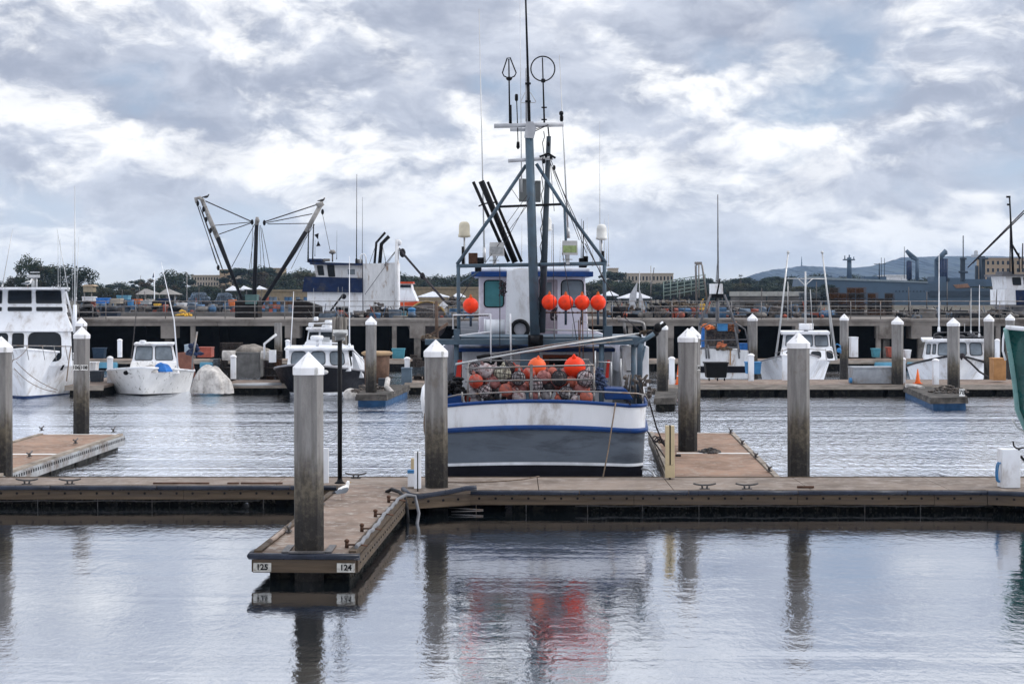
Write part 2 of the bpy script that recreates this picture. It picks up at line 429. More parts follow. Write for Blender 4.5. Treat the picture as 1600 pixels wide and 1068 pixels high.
# ------------------------------------------------------------------ water and land
def water_material():
    m = bpy.data.materials.new('harbour_water'); m.use_nodes = True; t = m.node_tree
    b = t.nodes['Principled BSDF']
    g = t.nodes.new('ShaderNodeNewGeometry').outputs['Position']
    sp = t.nodes.new('ShaderNodeSeparateXYZ'); t.links.new(g, sp.inputs[0])
    y = sp.outputs['Y']
    b.inputs['Base Color'].default_value = (.007, .011, .014, 1)
    b.inputs['Roughness'].default_value = .03
    b.inputs['IOR'].default_value = 1.50
    patch = smooth(t, noise(t, mapping(t, g, scale=(.05, .12, 1)), 1.0, 3, .5), .35, .65)
    far = math_node(t, 'MULTIPLY', smooth(t, y, 36.5, 44), smooth(t, y, 84, 56, .22, 1.0))                   # wind reaches the open fairway, the berth in front is sheltered
    n1 = noise(t, mapping(t, g, rot=(0, 0, .35), scale=(3.6, 1.9, 1)), 1.0, 3, .5, .6)
    n2 = noise(t, mapping(t, g, rot=(0, 0, -.3), scale=(9, 5.5, 1)), 1.0, 4, .6, .4)
    n3 = noise(t, mapping(t, g, scale=(.5, .9, 1)), 1.0, 2, .5)
    patch2 = smooth(t, noise(t, mapping(t, g, loc=(9, 4, 0), scale=(.02, .22, 1)), 1.0, 4, .6, .5), .38, .62)
    amp_n = math_node(t, 'MULTIPLY_ADD', patch, .45, math_node(t, 'MULTIPLY_ADD', patch2, .75, .30))
    h_near = math_node(t, 'MULTIPLY', n1, .0046)
    h_near = math_node(t, 'MULTIPLY_ADD', n2, .0030, h_near)
    h_near = math_node(t, 'MULTIPLY_ADD', n3, .008, h_near)
    n4 = noise(t, mapping(t, g, rot=(0, 0, .15), scale=(5.5, 1.5, 1)), 1.0, 5, .62, .6)
    h_far = math_node(t, 'MULTIPLY', n4, .19)
    h_far = math_node(t, 'MULTIPLY_ADD', n1, .03, h_far)
    h = math_node(t, 'MULTIPLY', math_node(t, 'ADD', math_node(t, 'MULTIPLY', h_near, math_node(t, 'SUBTRACT', 1, far)),
                                           math_node(t, 'MULTIPLY', h_far, far)), amp_n)
    bn = t.nodes.new('ShaderNodeBump'); bn.inputs['Distance'].default_value = 1.0; bn.inputs['Strength'].default_value = 1.0
    t.links.new(h, bn.inputs['Height']); t.links.new(bn.outputs[0], b.inputs['Normal'])
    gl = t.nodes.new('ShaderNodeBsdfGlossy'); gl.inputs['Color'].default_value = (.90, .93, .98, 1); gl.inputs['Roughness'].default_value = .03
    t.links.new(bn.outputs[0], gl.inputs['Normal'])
    mx = t.nodes.new('ShaderNodeMixShader'); t.links.new(math_node(t, 'MULTIPLY_ADD', smooth(t, y, 36.5, 46), .26, .67), mx.inputs[0])  # extra mirror share put in beyond the walkway to brighten the far water
    t.links.new(b.outputs[0], mx.inputs[1]); t.links.new(gl.outputs[0], mx.inputs[2])
    t.links.new(mx.outputs[0], t.nodes['Material Output'].inputs['Surface'])
    return m
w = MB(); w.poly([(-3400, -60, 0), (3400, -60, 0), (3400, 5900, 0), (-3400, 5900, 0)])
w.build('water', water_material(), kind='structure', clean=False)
LAND = mat('dry_ground', (.075, .065, .045), .9, var=.3, sc=.05)
l = MB(); l.box(-3390, 3390, 300, 5890, -1, 1.9)
l.build('ground', LAND, kind='structure')

# ------------------------------------------------------------------ piles
def pile(px, d, ztop, w, label, ph=.16, zb=-2.5, name='dock_pile', cap=True, x=None):
    cx = X(px, d) if x is None else x
    cy = d + w / 2
    r = thing(name, (cx, cy, 0), label, 'pile', 'concrete guide piles with white pointed caps')
    n = 8
    def sec(rad, z):       # a square with broad chamfers
        out = []
        for k in range(4):
            a = PI / 4 + k * PI / 2 + ph
            for s in (-.30, .30):
                out.append((cx + math.cos(a + s) * rad * 1.0, cy + math.sin(a + s) * rad, z))
        return out
    rw = w * .56
    m = MB(); m.hexa  # noqa
    a = [m._v(p) for p in sec(rw, zb)]; b = [m._v(p) for p in sec(rw, ztop - .36)]
    m.bridge(a, b, False); m.face(b); m.face(a[::-1]); m.build('shaft', PILE, r)
    if cap:
        m = MB(); h = .36
        a = [m._v(p) for p in sec(rw * 1.07, ztop - h - .03)]; b = [m._v(p) for p in sec(rw * 1.07, ztop - .27)]
        c = m._v((cx, cy, ztop))
        m.bridge(a, b, False); m.face(a[::-1])
        for i in range(n): m.face([b[i], b[(i + 1) % n], c])
        m.build('cap', CAPW, r)
    r.rotation_euler = (random.uniform(-.005, .005), random.uniform(-.006, .006), 0)
    return r
pA = pile(480.5, 28.6, 3.84, .49, 'big near concrete pile standing through the end of the numbered finger dock')
pB = pile(681.5, 37.9, 3.80, .49, 'concrete pile standing just left of the grey and white fishing boat stern')
pC = pile(1250.5, 40.5, 3.91, .475, 'concrete pile rising behind the main walkway right of the finger dock with the seaweed heap')
pD = pile(1076, 46.8, 3.88, .48, 'concrete pile standing on the right finger dock beside the seaweed heap')
pD2 = pile(1083, 53.6, 3.80, .47, 'numbered pile at the far end of the right finger, behind a nearer pile')
pE = pile(-2, 40.9, 3.80, .49, 'pile at the far left rising behind the walkway beside the yacht')
pF = pile(124, 53.7, 3.80, .48, 'pile with a white number plate 108 at the end of the left finger dock')
pG = pile(125, 76, 3.78, .48, 'far pile whose white cap shows just above the numbered pile by the yacht')
far_piles = [(579, 75, 3.86, .48, 'stained pile standing on the finger end between the black lobster boat and the brown reel'),
             (1036, 76, 3.62, .48, 'far pile right of the fishing boat, beside the orange cone'),
             (1177, 90, 3.80, .48, 'far pile between the stern with blue tubs and the white boat with tall outriggers'),
             (1320, 98, 3.70, .47, 'far pile beside the white cabinet right of the outrigger boat'),
             (1404, 81.5, 3.76, .51, 'far pile left of the white lobster boat, behind the grey dock box'),
             (1492.5, 76, 3.78, .50, 'pile standing in front of the white lobster boat on the blue-floated finger end'),
             (1547, 88, 3.80, .47, 'far pile above the tan cabinet at right'),
             (1580, 98, 3.70, .46, 'farthest pile at right beneath the distant work boat cabin')]
for (px, d, zt, wd, lb) in far_piles: pile(px, d, zt, wd, lb, ph=random.uniform(-.1, .2))
PLATE = mat('white_number_plate', (.72, .72, .70), .5, var=.05)
def plate(root, s, px, py, d, w, h, dark=BLACK):
    m = MB(); p = at(px, py, d); m.box(p.x - w / 2, p.x + w / 2, d - .02, d, p.z - h / 2, p.z + h / 2)
    o = m.build('number_plate', PLATE, root)
    text_mesh('number', s, dark, o, (p.x, d - .024, p.z), h * .62)
    return o
plate(pF, '108', 131, 574, 53.7, .22, .17)
plate(pF, '106', 118.5, 574, 53.7, .20, .17)
plate(pD2, '100', 1090.3, 574.5, 53.6, .16, .16)

# ------------------------------------------------------------------ floating docks
def bolts(m, x0, x1, y, z, step, r=.028):
    x = x0
    while x < x1:
        m.cyl((x, y + .02, z), (x, y - .014, z), r, r, 8); x += step
def deck_strip(root, xs, y0, y1, z0, z1, m=DECK):
    for a, b in zip(xs[:-1], xs[1:]):
        k = MB(); k.box(a + .007, b - .007, y0, y1, z0, z1, .012); k.build('deck_slab', m, root)
def cleat(x, y, z, label, ang=0.0, s=1.0, group='galvanised dock cleats'):
    m = MB(Matrix.Translation((x, y, z)) @ Matrix.Rotation(ang, 4, 'Z') @ Matrix.Scale(s, 4))
    m.box(-.11, .11, -.045, .045, 0, .02)
    m.cyl((-.05, 0, .02), (-.06, 0, .085), .022, .018, 8); m.cyl((.05, 0, .02), (.06, 0, .085), .022, .018, 8)
    m.tube([(-.25, 0, .125), (-.18, 0, .105), (-.08, 0, .09), (.08, 0, .09), (.18, 0, .105), (.25, 0, .125)], .02, 8)
    return m.build('dock_cleat', GALV_DARK, label=label, cat='cleat', group=group)
BERTH = mat('worn_berth_plate', (.46, .45, .42), .6, var=.15, sc=12, dirt=(.20, .18, .15), dsc=14, damt=.35)
GALV_DARK = mat('dull_dark_galvanised', (.10, .095, .095), .55, .5, var=.25, sc=8)

ZD = .5
dock = thing('floating_walkway', (0, 39, 0), 'long concrete floating walkway crossing the whole view in front of the fishing boat', 'dock')
xr = [-2.30, .59, 3.56, 6.60, 9.66, 12.8, 16.0]
deck_strip(dock, xr, 37.66, 40.2, .36, ZD)
xl = [-18.2, -15.0, -11.85, -8.62, -5.35, -2.30]
deck_strip(dock, xl, 38.62, 40.2, .36, ZD)
m = MB(); m.prism([(-2.34, 36.85), (-.92, 37.62), (-.92, 37.66), (-2.30, 38.6), (-2.5, 38.6)], .37, ZD - .003); m.build('gusset', DECK, dock)
m = MB(); m.prism([(10.45, 37.58), (13.2, 36.6), (13.2, 37.655), (10.45, 37.655)], .37, ZD - .003); m.build('gusset', DECK, dock)
def fascia(root, p0, p1, z0=.18, z1=.43, step=.36, mt=FASCIA, bump=True):
    p0, p1 = Vector((p0[0], p0[1], 0)), Vector((p1[0], p1[1], 0)); L = (p1 - p0).length
    a = math.atan2(p1.y - p0.y, p1.x - p0.x)
    xf = Matrix.Translation(p0) @ Matrix.Rotation(a, 4, 'Z')
    x = 0; rnd = random.Random(int(L * 100))
    m = MB(xf)
    while x < L - .05:
        w = min(rnd.choice((3.0, 3.6, 4.2)), L - x)
        m.box(x + .004, x + w - .004, -.07, 0, z0 + rnd.uniform(-.006, .006), z1, .006); x += w
    m.mi = 1; bolts(m, .2, L - .05, -.07, (z0 + z1) / 2 + .02, step)
    f = m.build('fascia_board', [mt, BLACK], root)
    if bump:
        m = MB(xf); x = 0
        while x < L - .02:
            w = min(rnd.choice((2.4, 3.0)), L - x)
            m.tube([(x + .01, -.085, z1 + .02), (x + w - .01, -.085, z1 + .02)], .05, 10); x += w
        m.build('rubber_bumper', BUMPER, root)
    return f
fascia(dock, (-.92, 37.58), (10.45, 37.58))
fascia(dock, (-18.2, 38.55), (-3.95, 38.55))
fascia(dock, (-2.34, 36.80), (-.94, 37.56), bump=False)
fascia(dock, (10.47, 37.56), (13.2, 36.58))
m = MB(); m.box(-18.2, 16, 40.2, 40.24, .30, .515, .01); m.build('edge_board', FASCIA, dock)
m = MB()
x = -18.0
rnd = random.Random(3)
while x < 15:
    w = 3.0
    y0 = 37.95 if x > -2.6 else 38.9
    m.box(x, x + w - .15, y0, 40.1, -.45, .30, .05); x += w
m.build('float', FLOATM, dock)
MUSSEL = mat('mussels', (.035, .032, .025), .7, var=.6, sc=30, dirt=(.12, .115, .10), dsc=20, damt=.3, dw=.04)
m = MB()
for i in range(1500):
    x = rnd.uniform(-17.5, -5.4) if rnd.random() < .6 else rnd.uniform(1.6, 12.5)
    y = (38.9 if x < -2.6 else 37.95) - .01
    z = max(.0, min(.26, rnd.gauss(.12, .05)))
    s = rnd.uniform(.012, .035)
    m.ball((x, y, z), s, 1, .7, rnd.uniform(.7, 1.4), 5, 3)
mu = m.build('mussel_growth', MUSSEL, dock); mu['kind'] = 'stuff'
m = MB()
for (a, b, y) in ((-17.8, -5.7, 38.66), (1.4, 10.6, 37.72)):
    pts = [(a + (b - a) * i / 24, y, .13 + .012 * math.sin(i * 1.9)) for i in range(25)]
    m.tube(pts, .014, 6); m.build('water_pipe', GALV_DARK, dock); m = MB()
m.bm.free()
m = MB()
for px in (58, 152, 237, 411): m = MB(); m.cyl((X(px, 38.6), 38.64, -.05), (X(px, 38.6), 38.64, .20), .006, .006, 5); m.build('hanger_rod', GALV, dock)
for px in (744, 822, 918, 1004, 1092, 1351, 1438): m = MB(); m.cyl((X(px, 37.7), 37.68, -.05), (X(px, 37.7), 37.68, .20), .006, .006, 5); m.build('hanger_rod', GALV, dock)
m = MB(); m.tube([(X(700, 37.6), 37.64, .10), (X(755, 37.6), 37.5, .08)], .012); m.tube([(X(705, 37.5), 37.55, .03), (X(755, 37.5), 37.5, .055)], .014); m.build('loose_pipe', GALV, dock)
for (a, b) in ((239, 326), (355, 373), (376, 441)):
    m = MB(); d = 38.75; m.box(X(a, d), X(b, d), d, d + .1, ZD + .002, ZD + .035); m.build('steel_angle', RUST, dock)

# near finger with berth numbers
def finger(name, label, pc0, pc1, w, near_front, deckmat=DECK, plates=False):
    """pc0 -> pc1: centre line on plan."""
    p0, p1 = Vector((pc0[0], pc0[1], 0)), Vector((pc1[0], pc1[1], 0)); L = (p1 - p0).length
    a = math.atan2(p1.y - p0.y, p1.x - p0.x) - PI / 2
    xf = Matrix.Translation(p0) @ Matrix.Rotation(a, 4, 'Z')
    r = thing(name, (pc0[0], pc0[1], 0), label, 'dock')
    return r, xf, L
f1, xf, L = finger('finger_dock', 'near finger dock with berth numbers 125 and 124, a gull standing on it', (-3.46, 28.5), (-3.06, 38.5), 1.7, True)
hw = .86
n = 3
for i in range(n):
    m = MB(xf); m.box(-hw + .13, hw - .13, .12 + i * 3.38, .12 + (i + 1) * 3.38 - .012, .34, ZD - .006, .01); m.build('deck_slab', DECK2, f1)
for s in (-1, 1):
    m = MB(xf)
    y = .02
    while y < 8.6:
        w_ = min(2.9, 8.6 - y)
        m.box(s * hw - (.13 if s > 0 else 0), s * hw + (.13 if s < 0 else 0), y, y + w_ - .01, .40, ZD + .03, .01)
        y += w_
    m.build('edge_timber', FASCIA, f1)
    m = MB(xf); m.box(s * hw - .035 * (s < 0) - 0, s * hw + .035 * (s > 0), .0, 8.8, .17, .40, .006)
    m.mi = 1
    for k in range(26): m.cyl((s * (hw + .03), .3 + k * .33, .30), (s * (hw + .047), .3 + k * .33, .30), .02, .02, 7)
    m.build('side_board', [FASCIA, BLACK], f1)
m = MB(xf); m.box(-hw, hw, -.07, .0, .17, .39, .008); m.build('end_board', FASCIA, f1)
m = MB(xf); m.box(-hw, hw, .0, .11, .38, ZD - .01, .01); m.build('end_sill', DECK2, f1)
m = MB(xf); m.tube([(-hw - .07, -.055, .44), (hw + .07, -.055, .44)], .055, 10)
m.tube([(-hw - .06, -.05, .44), (-hw - .085, .3, .44), (-hw - .07, .5, .44)], .045, 8)
m.build('rubber_bumper', BUMPER, f1)
for s, tx in ((-1, '125'), (1, '124')):
    m = MB(xf); cx = s * (hw - .16); m.box(cx - .15, cx + .15, -.086, -.071, .185, .335, .003); pl = m.build('berth_plate', BERTH, f1)
    c = xf @ Vector((cx, -.092, .262)); text_mesh('berth_number', tx, BLACK, pl, c, .095, math.atan2(.4, 10) * -1)
m = MB(xf)
for i in range(4): m.box(-hw + .2, hw - .16, .35 + i * 2.5, .35 + i * 2.5 + 2.4, -.5, .26, .05)
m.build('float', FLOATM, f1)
m = MB(xf)
for i in range(900):
    y = rnd.uniform(.3, 8.5); s = rnd.uniform(.012, .035)
    m.ball((hw - .155, y, max(0, rnd.gauss(.09, .05))), s, .7, 1, 1, 5, 3)
mu = m.build('mussel_growth', MUSSEL, f1); mu['kind'] = 'stuff'
# pile yoke
m = MB(); c = Vector((X(480.5, 28.6), 28.85, 0)); m.box(c.x - .42, c.x - .30, c.y - .4, c.y + .4, ZD - .004, ZD + .02); m.box(c.x + .30, c.x + .42, c.y - .4, c.y + .4, ZD - .004, ZD + .02); m.box(c.x - .30, c.x + .30, c.y - .44, c.y - .32, ZD - .004, ZD + .02)
m.build('pile_yoke', GALV_DARK, f1)
# small bollard knobs and cross cleats down its right side
for k, y in enumerate((.55, 2.55, 4.6, 6.9)):
    lab = ('bollard knob nearest the 124 plate on the near finger dock', 'second bollard knob from the numbered end, right edge',
           'third bollard knob from the numbered end, right edge of the near finger', 'bollard knob nearest the walkway on the near finger dock')[k]
    m = MB(xf)
    m.cyl((hw - .23, y, ZD), (hw - .23, y, ZD + .10), .035, .03, 8); m.ball((hw - .23, y, ZD + .115), .045, 1, 1, .8, 8, 5)
    m.tube([(hw - .22, y, ZD + .05), (hw - .02, y, ZD + .055), (hw + .12, y + .02, ZD + .03)], .016, 6)
    m.build('bollard_knob', RUST, label=lab, cat='bollard', group='rusty knobs along the near finger dock')
for k, (x, y) in enumerate(((-hw + .2, 2.3), (-hw + .2, 6.3))):
    p = xf @ Vector((x, y, ZD + .02)); cleat(p.x, p.y, p.z, ('cleat on the left edge of the near finger beside the big pile', 'cleat on the left edge of the near finger behind the gull')[k], PI / 2)
# grey hose lying along its right edge
m = MB(xf)
pts = []
for i in range(60):
    y = .25 + i * .115
    pts.append((hw - .03 + .008 * math.sin(i * .30) + .014 * math.sin(i * .11), y, ZD + .055 + .015 * math.sin(i * .9)))
pts += [(hw + .08, 7.4, ZD + .10), (hw + .25, 7.6, ZD + .05), (hw + .34, 7.5, .2), (hw + .30, 7.35, -.1), (hw + .26, 7.2, -.3)]
m.tube(pts, .035, 8)
m.build('fender_hose', mat('grey_hose', (.17, .175, .19), .5, var=.2), label='thick grey hose lying along the right edge of the near finger dock', cat='hose')
m = MB(xf); m.tube([(-hw + .12, .9 + i * .1, ZD + .055 + .004 * math.sin(i)) for i in range(14)], .04, 8)
m.build('hose', mat('buff_hose', (.27, .22, .19), .7), label='short buff hose on the left edge of the near finger behind the big pile', cat='hose')
# black loop hose by the corner
m = MB(); pts = [at(604, 768, 37.2), at(612, 764, 37.0), at(624, 768, 36.6), at(632, 778, 36.3), at(636, 795, 36.1), at(637, 812, 36.0), at(634, 835, 36.0)]
m.tube(pts, .04, 8); m.build('black_hose', RUBBER, label='black hose curving down into the water at the corner of finger and walkway', cat='hose')
m = MB(); pts = [at(630, 763, 37.3), at(640, 772, 36.9), at(655, 775, 36.95), at(675, 772, 37.15), at(700, 768, 37.3), at(728, 762, 37.45), at(745, 761, 37.45)]
m.tube([p + Vector((0, -.06, 0)) for p in pts], .055, 8); m.build('fender_hose', BUMPER, label='fat blue-grey fender hose sagging along the angled corner below the pile left of the boat', cat='hose')

# right and left fingers behind the walkway
def rear_finger(label, pc0, pc1, w, m_side, slots):
    p0, p1 = Vector((pc0[0], pc0[1], 0)), Vector((pc1[0], pc1[1], 0)); L = (p1 - p0).length
    xf = Matrix.Translation(p0) @ Matrix.Rotation(math.atan2(p1.y - p0.y, p1.x - p0.x) - PI / 2, 4, 'Z')
    r = thing('finger_dock', (pc0[0], pc0[1], 0), label, 'dock')
    hw = w / 2
    cuts = [0, L * .47, L]
    for a, b in zip(cuts[:-1], cuts[1:]):
        m = MB(xf); m.box(-hw + .14, hw - .14, a + .02, b - .03, .34, ZD - .006, .01); m.build('deck_slab', DECK3, r)
    m = MB(xf); m.box(-hw + .5, hw - .14, cuts[1] - .10, cuts[1] + .10, ZD - .005, ZD + .004); m.build('joint_plate', PLATE, r)
    m = MB(xf); m.box(-hw + .3, hw - .14, L - .10, L - .01, ZD - .005, ZD + .006); m.build('joint_plate', PLATE, r)
    for s in (-1, 1):
        m = MB(xf); m.box(min(s * hw, s * (hw - .13)), max(s * hw, s * (hw - .13)), 0, L, .40, ZD + .03, .01); m.build('edge_timber', PALETIMBER, r)
        m = MB(xf); m.box(min(s * hw, s * (hw + .04)), max(s * hw, s * (hw + .04)), 0, L + .05, .17, .46, .006)
        m.mi = 1
        k = .15
        while k < L:
            if slots: m.box(s * (hw + .041) - .004, s * (hw + .041) + .004, k, k + .09, .32, .40)
            else: m.cyl((s * (hw + .03), k, .30), (s * (hw + .047), k, .30), .02, .02, 7)
            k += .2 if slots else .4
        m.build('side_board', [m_side, BLACK], r)
    m = MB(xf); m.box(-hw - .04, hw + .04, L, L + .06, .17, .46, .006); m.build('end_board', m_side, r)
    m = MB(xf)
    k = .4
    while k < L - 2: m.box(-hw + .18, hw - .18, k, k + 2.3, -.5, .24, .05); k += 2.45
    m.build('float', mat('grey_float_concrete', (.07, .068, .062), .7, var=.4, sc=3, dirt=(.02, .02, .018), dsc=3, damt=.5), r)
    return r, xf, L
f2, xf2, L2 = rear_finger('right finger dock behind the walkway carrying a heap of seaweed', (5.0, 40.24), (5.60, 53.2), 2.62, PALETIMBER, False)
f3, xf3, L3 = rear_finger('left finger dock with a pale slotted side board, beyond the walkway', (-13.5, 40.24), (-13.28, 52.6), 2.6, mat('pale_slotted_metal', (.33, .34, .35), .6, .2, var=.2, dirt=(.15, .12, .10), damt=.35), True)
k = 0
names_c = ['cleat at the right edge of the right finger, nearest the walkway', 'second cleat along the right edge of the right finger',
           'third cleat along the right edge of the right finger', 'cleat at the far right corner of the right finger dock']
for y in (1.2, 4.6, 8.6, 12.6):
    p = xf2 @ Vector((1.18, y, ZD + .03)); cleat(p.x, p.y, p.z, names_c[k], PI / 2 + .1); k += 1
for y, lb in ((1.6, 'cleat on the left edge of the right finger close to the tan post'),):
    p = xf2 @ Vector((-1.2, y, ZD + .03)); cleat(p.x, p.y, p.z, lb, PI / 2)
for px, py, lb in ((65, 672, 'dark cleat at the far left corner of the left finger dock'), (177, 674, 'cleat at the far right corner of the left finger dock'),
                   (118, 692, 'cleat half way along the right edge of the left finger'), (46, 713, 'cleat on the left finger nearest the walkway')):
    d = (EYE - ZD) * FPX / (py - HOR + 2); cleat(X(px, d), d, ZD + .03, lb, PI / 2)
for px, py, lb in ((42, 760, 'leftmost of the cleats on the front edge of the walkway'), (109, 760, 'second cleat from the left on the front edge of the walkway'),
                   (556, 747, 'cleat on the back edge of the walkway behind the gull'), (1101, 760, 'cleat on the walkway in front of the tan post'),
                   (1167, 760, 'cleat on the walkway between the tan post and the right pile'),):
    d = (EYE - ZD) * FPX / (py - HOR); 
    if px < 500: d = 38.72
    elif py > 755: d = 37.78
    cleat(X(px, d), d, ZD, lb, .0, 1.0)
# seaweed heap
def heap(name, label, cat, px, py, d, w, dep, h, mt, n=260, s=.05, seed=1, group=None, parent=None):
    rr = random.Random(seed); m = MB(); c = at(px, py, d); c.y += dep / 2
    for i in range(n):
        a = rr.uniform(0, 2 * PI); q = math.sqrt(rr.random())
        x = c.x + math.cos(a) * q * w / 2; y = c.y + math.sin(a) * q * dep / 2
        z = c.z + rr.random() * h * (1 - q * q)
        m.ball((x, y, z), s * rr.uniform(.5, 1.3), rr.uniform(.6, 1.6), rr.uniform(.6, 1.6), rr.uniform(.4, 1.0), 6, 4)
    return m.build(name, mt, parent, label, cat, group)
def drape(name, label, cat, px, py, d, w, dep, h, mt, seed=1, group=None):
    """cloth thrown over a heap: a dome whose skirt and top are folded"""
    rr = random.Random(seed); m = MB(); c = at(px, py, d); c.y += dep / 2
    ph = [rr.uniform(0, 6.28) for _ in range(8)]; prev = None; nu, nv = 44, 16
    for j in range(nv + 1):
        v = j / nv; ring = []
        for i in range(nu):
            a = 2 * PI * i / nu
            lump = .13 * math.sin(2 * a + ph[0]) + .10 * math.sin(3 * a + ph[1]) + .05 * math.sin(7 * a + ph[2])
            fold = (.10 * math.sin(9 * a + ph[3] + v * 2) + .07 * math.sin(16 * a + ph[4] + v * 4)) * (1 - v * .7)
            q = math.cos(v * PI / 2) ** 1.05 * (1 + lump * (1 - v) + fold)
            z = h * (math.sin(v * PI / 2) ** .9) * (1 + .14 * math.sin(a + ph[5] + v * 4) * v * (1 - v) * 4 + .07 * math.sin(3 * a + ph[6]) * (1 - v) * v * 4)
            ring.append(m._v((c.x + math.cos(a) * max(q, .001) * w / 2, c.y + math.sin(a) * max(q, .001) * dep / 2, c.z + z + rr.uniform(-.012, .012) * h)))
        if prev: m.bridge(prev, ring)
        prev = ring
    m.face(prev)
    return m.build(name, mt, None, label, cat, group)
heap('seaweed_heap', 'small dark heap of seaweed on the right finger dock', 'seaweed', 1111, 707.5, 46.2, .62, .8, .10, NET, 160, .035, 4)
m = MB(); d = 45.4; m.pb(1056, 710, 1064, 718, d, .15); m.build('dock_fender', RUBBER, label='short black block beside the tan post on the right finger dock', cat='fender')

# pedestals and posts on the near docks
def simple(name, label, cat, mt, fn, group=None):
    m = MB(); fn(m); return m.build(name, mt, label=label, cat=cat, group=group)
r = thing('utility_pedestal', (X(651, 37.6), 37.6, ZD), 'slim pale utility pedestal with a dark slot, left of the pile beside the boat', 'pedestal')
m = MB(); d = 37.3; m.pb(647, 706, 651.6, 763, d, .16, .006); m.pb(653.4, 706, 657.5, 763, d, .16, .006); m.build('housing', WHITE, r)
m = MB(); m.box(X(651.6, d), X(653.4, d), d + .03, d + .14, ZD, Z(706, d)); m.build('slot', BLACK, r)
m = MB(); d = 37.9; m.pb(637, 737, 648, 760, d, .2, .01); b_ = m.build('water_box', WHITE, label='small white box with a blue top beside the slim pedestal', cat='box')
m = MB(); m.pb(636.6, 734.5, 648.4, 739, d - .01, .22); m.build('lid', BLUEPL, b_)
m = MB(); d = 39.4; m.pb(642, 716, 647, 748, d, .12, .01); m.build('post', TAN, label='thin tan post behind the slim white pedestal', cat='post')
r = thing('utility_pedestal', (X(1047, 39.6), 39.6, ZD), 'tan split utility post at the corner of the right finger dock', 'pedestal')
d = 39.7
m = MB(); m.pb(1040.2, 665, 1046, 726, d, .2, .006); m.pb(1048.2, 665, 1054, 726, d, .2, .006); m.pb(1040, 726.5, 1054.3, 746, d - .01, .22, .006); m.build('housing', TAN, r)
m = MB(); m.box(X(1046, d), X(1048.2, d), d + .02, d + .18, ZD, Z(664, d)); m.build('slot', BLACK, r)
r = thing('dock_cabinet', (X(1580, 37.6), 37.6, ZD), 'white box cabinet on the walkway with a blue hose looped at its side', 'cabinet')
d = 37.9
m = MB(); m.pb(1566, 702, 1594.5, 762, d, .4, .012); m.build('housing', WHITE, r)
m = MB(); a = at(1563, 738, d + .1); m.tube([a + Vector((math.cos(t_ * .5) * .05, -.02 + .01 * t_, math.sin(t_ * .5) * .22)) for t_ in range(25)], .018, 6); m.build('hose_loop', BLUEPL, r)
m = MB(); m.tube([at(1583, 689, d), at(1584, 696, d), at(1588, 700, d), at(1593, 700.5, d), at(1600, 699, d)], .018, 6); m.tube([at(1592, 700, d), at(1592, 703, d)], .02, 6); m.tube([at(1594, 712, d + .1), at(1604, 722, d + .1)], .03, 6); m.build('hook_bracket', BLACK, r)
m = MB(); d = 39.0; m.pb(504.5, 700, 513, 762, d, .14, .008); m.build('white_post', WHITE, label='white square post standing behind the near big pile, left of the lamp post', cat='post')
m = MB(); d = 39.9; m.box(-18, 15.9, d, d, 0, 0) if False else m.pb(1246, 759, 1272, 762, 37.9, .08); m.build('flat_bar', RUST, label='flat steel bar lying on the walkway below the right pile', cat='bar')

# lamp post
lp = thing('lamp_post', (X(531, 38.9), 38.9, ZD), 'tall black lamp post with a grey flat lamp head on the walkway', 'lamp post')
d = 38.9
m = MB(); m.cyl((X(531, d), d, ZD), (X(531, d), d, Z(531, d)), .052, .052, 12); m.lathe((X(531, d), d, ZD), [(.12, 0), (.12, .02), (.07, .05), (.055, .1)], 12); m.build('pole', BLACK, lp)
m = MB(); c = (X(531, d), d, Z(532, d)); m.lathe(c, [(.06, 0), (.10, .03), (.10, .05), (.085, .06), (.085, .075), (.145, .13), (.16, .15), (.16, .175), (.05, .20)], 16); m.build('lamp_head', mat('grey_lamp_metal', (.20, .205, .21), .5, .2), lp)
m = MB(); m.box(c[0] - .11, c[0] - .085, d - .02, d + .02, c[2] + .0, c[2] + .09); m.box(c[0] + .075, c[0] + .12, d - .02, d + .02, c[2] + .0, c[2] + .07); m.build('bracket', ALU, lp)

# ropes on the walkway
m = MB(); pts = [at(700, 756, 39.0), at(740, 755.5, 39.0), at(790, 753, 39.3), at(815, 751, 39.6), at(836, 747.5, 40.1), at(842, 746, 40.3)]
m.tube([Vector((p.x, p.y, ZD + .015)) for p in pts], .014, 6); m.build('mooring_rope', ROPE, label='thin brown rope lying along the walkway right of the near-boat pile', cat='rope')
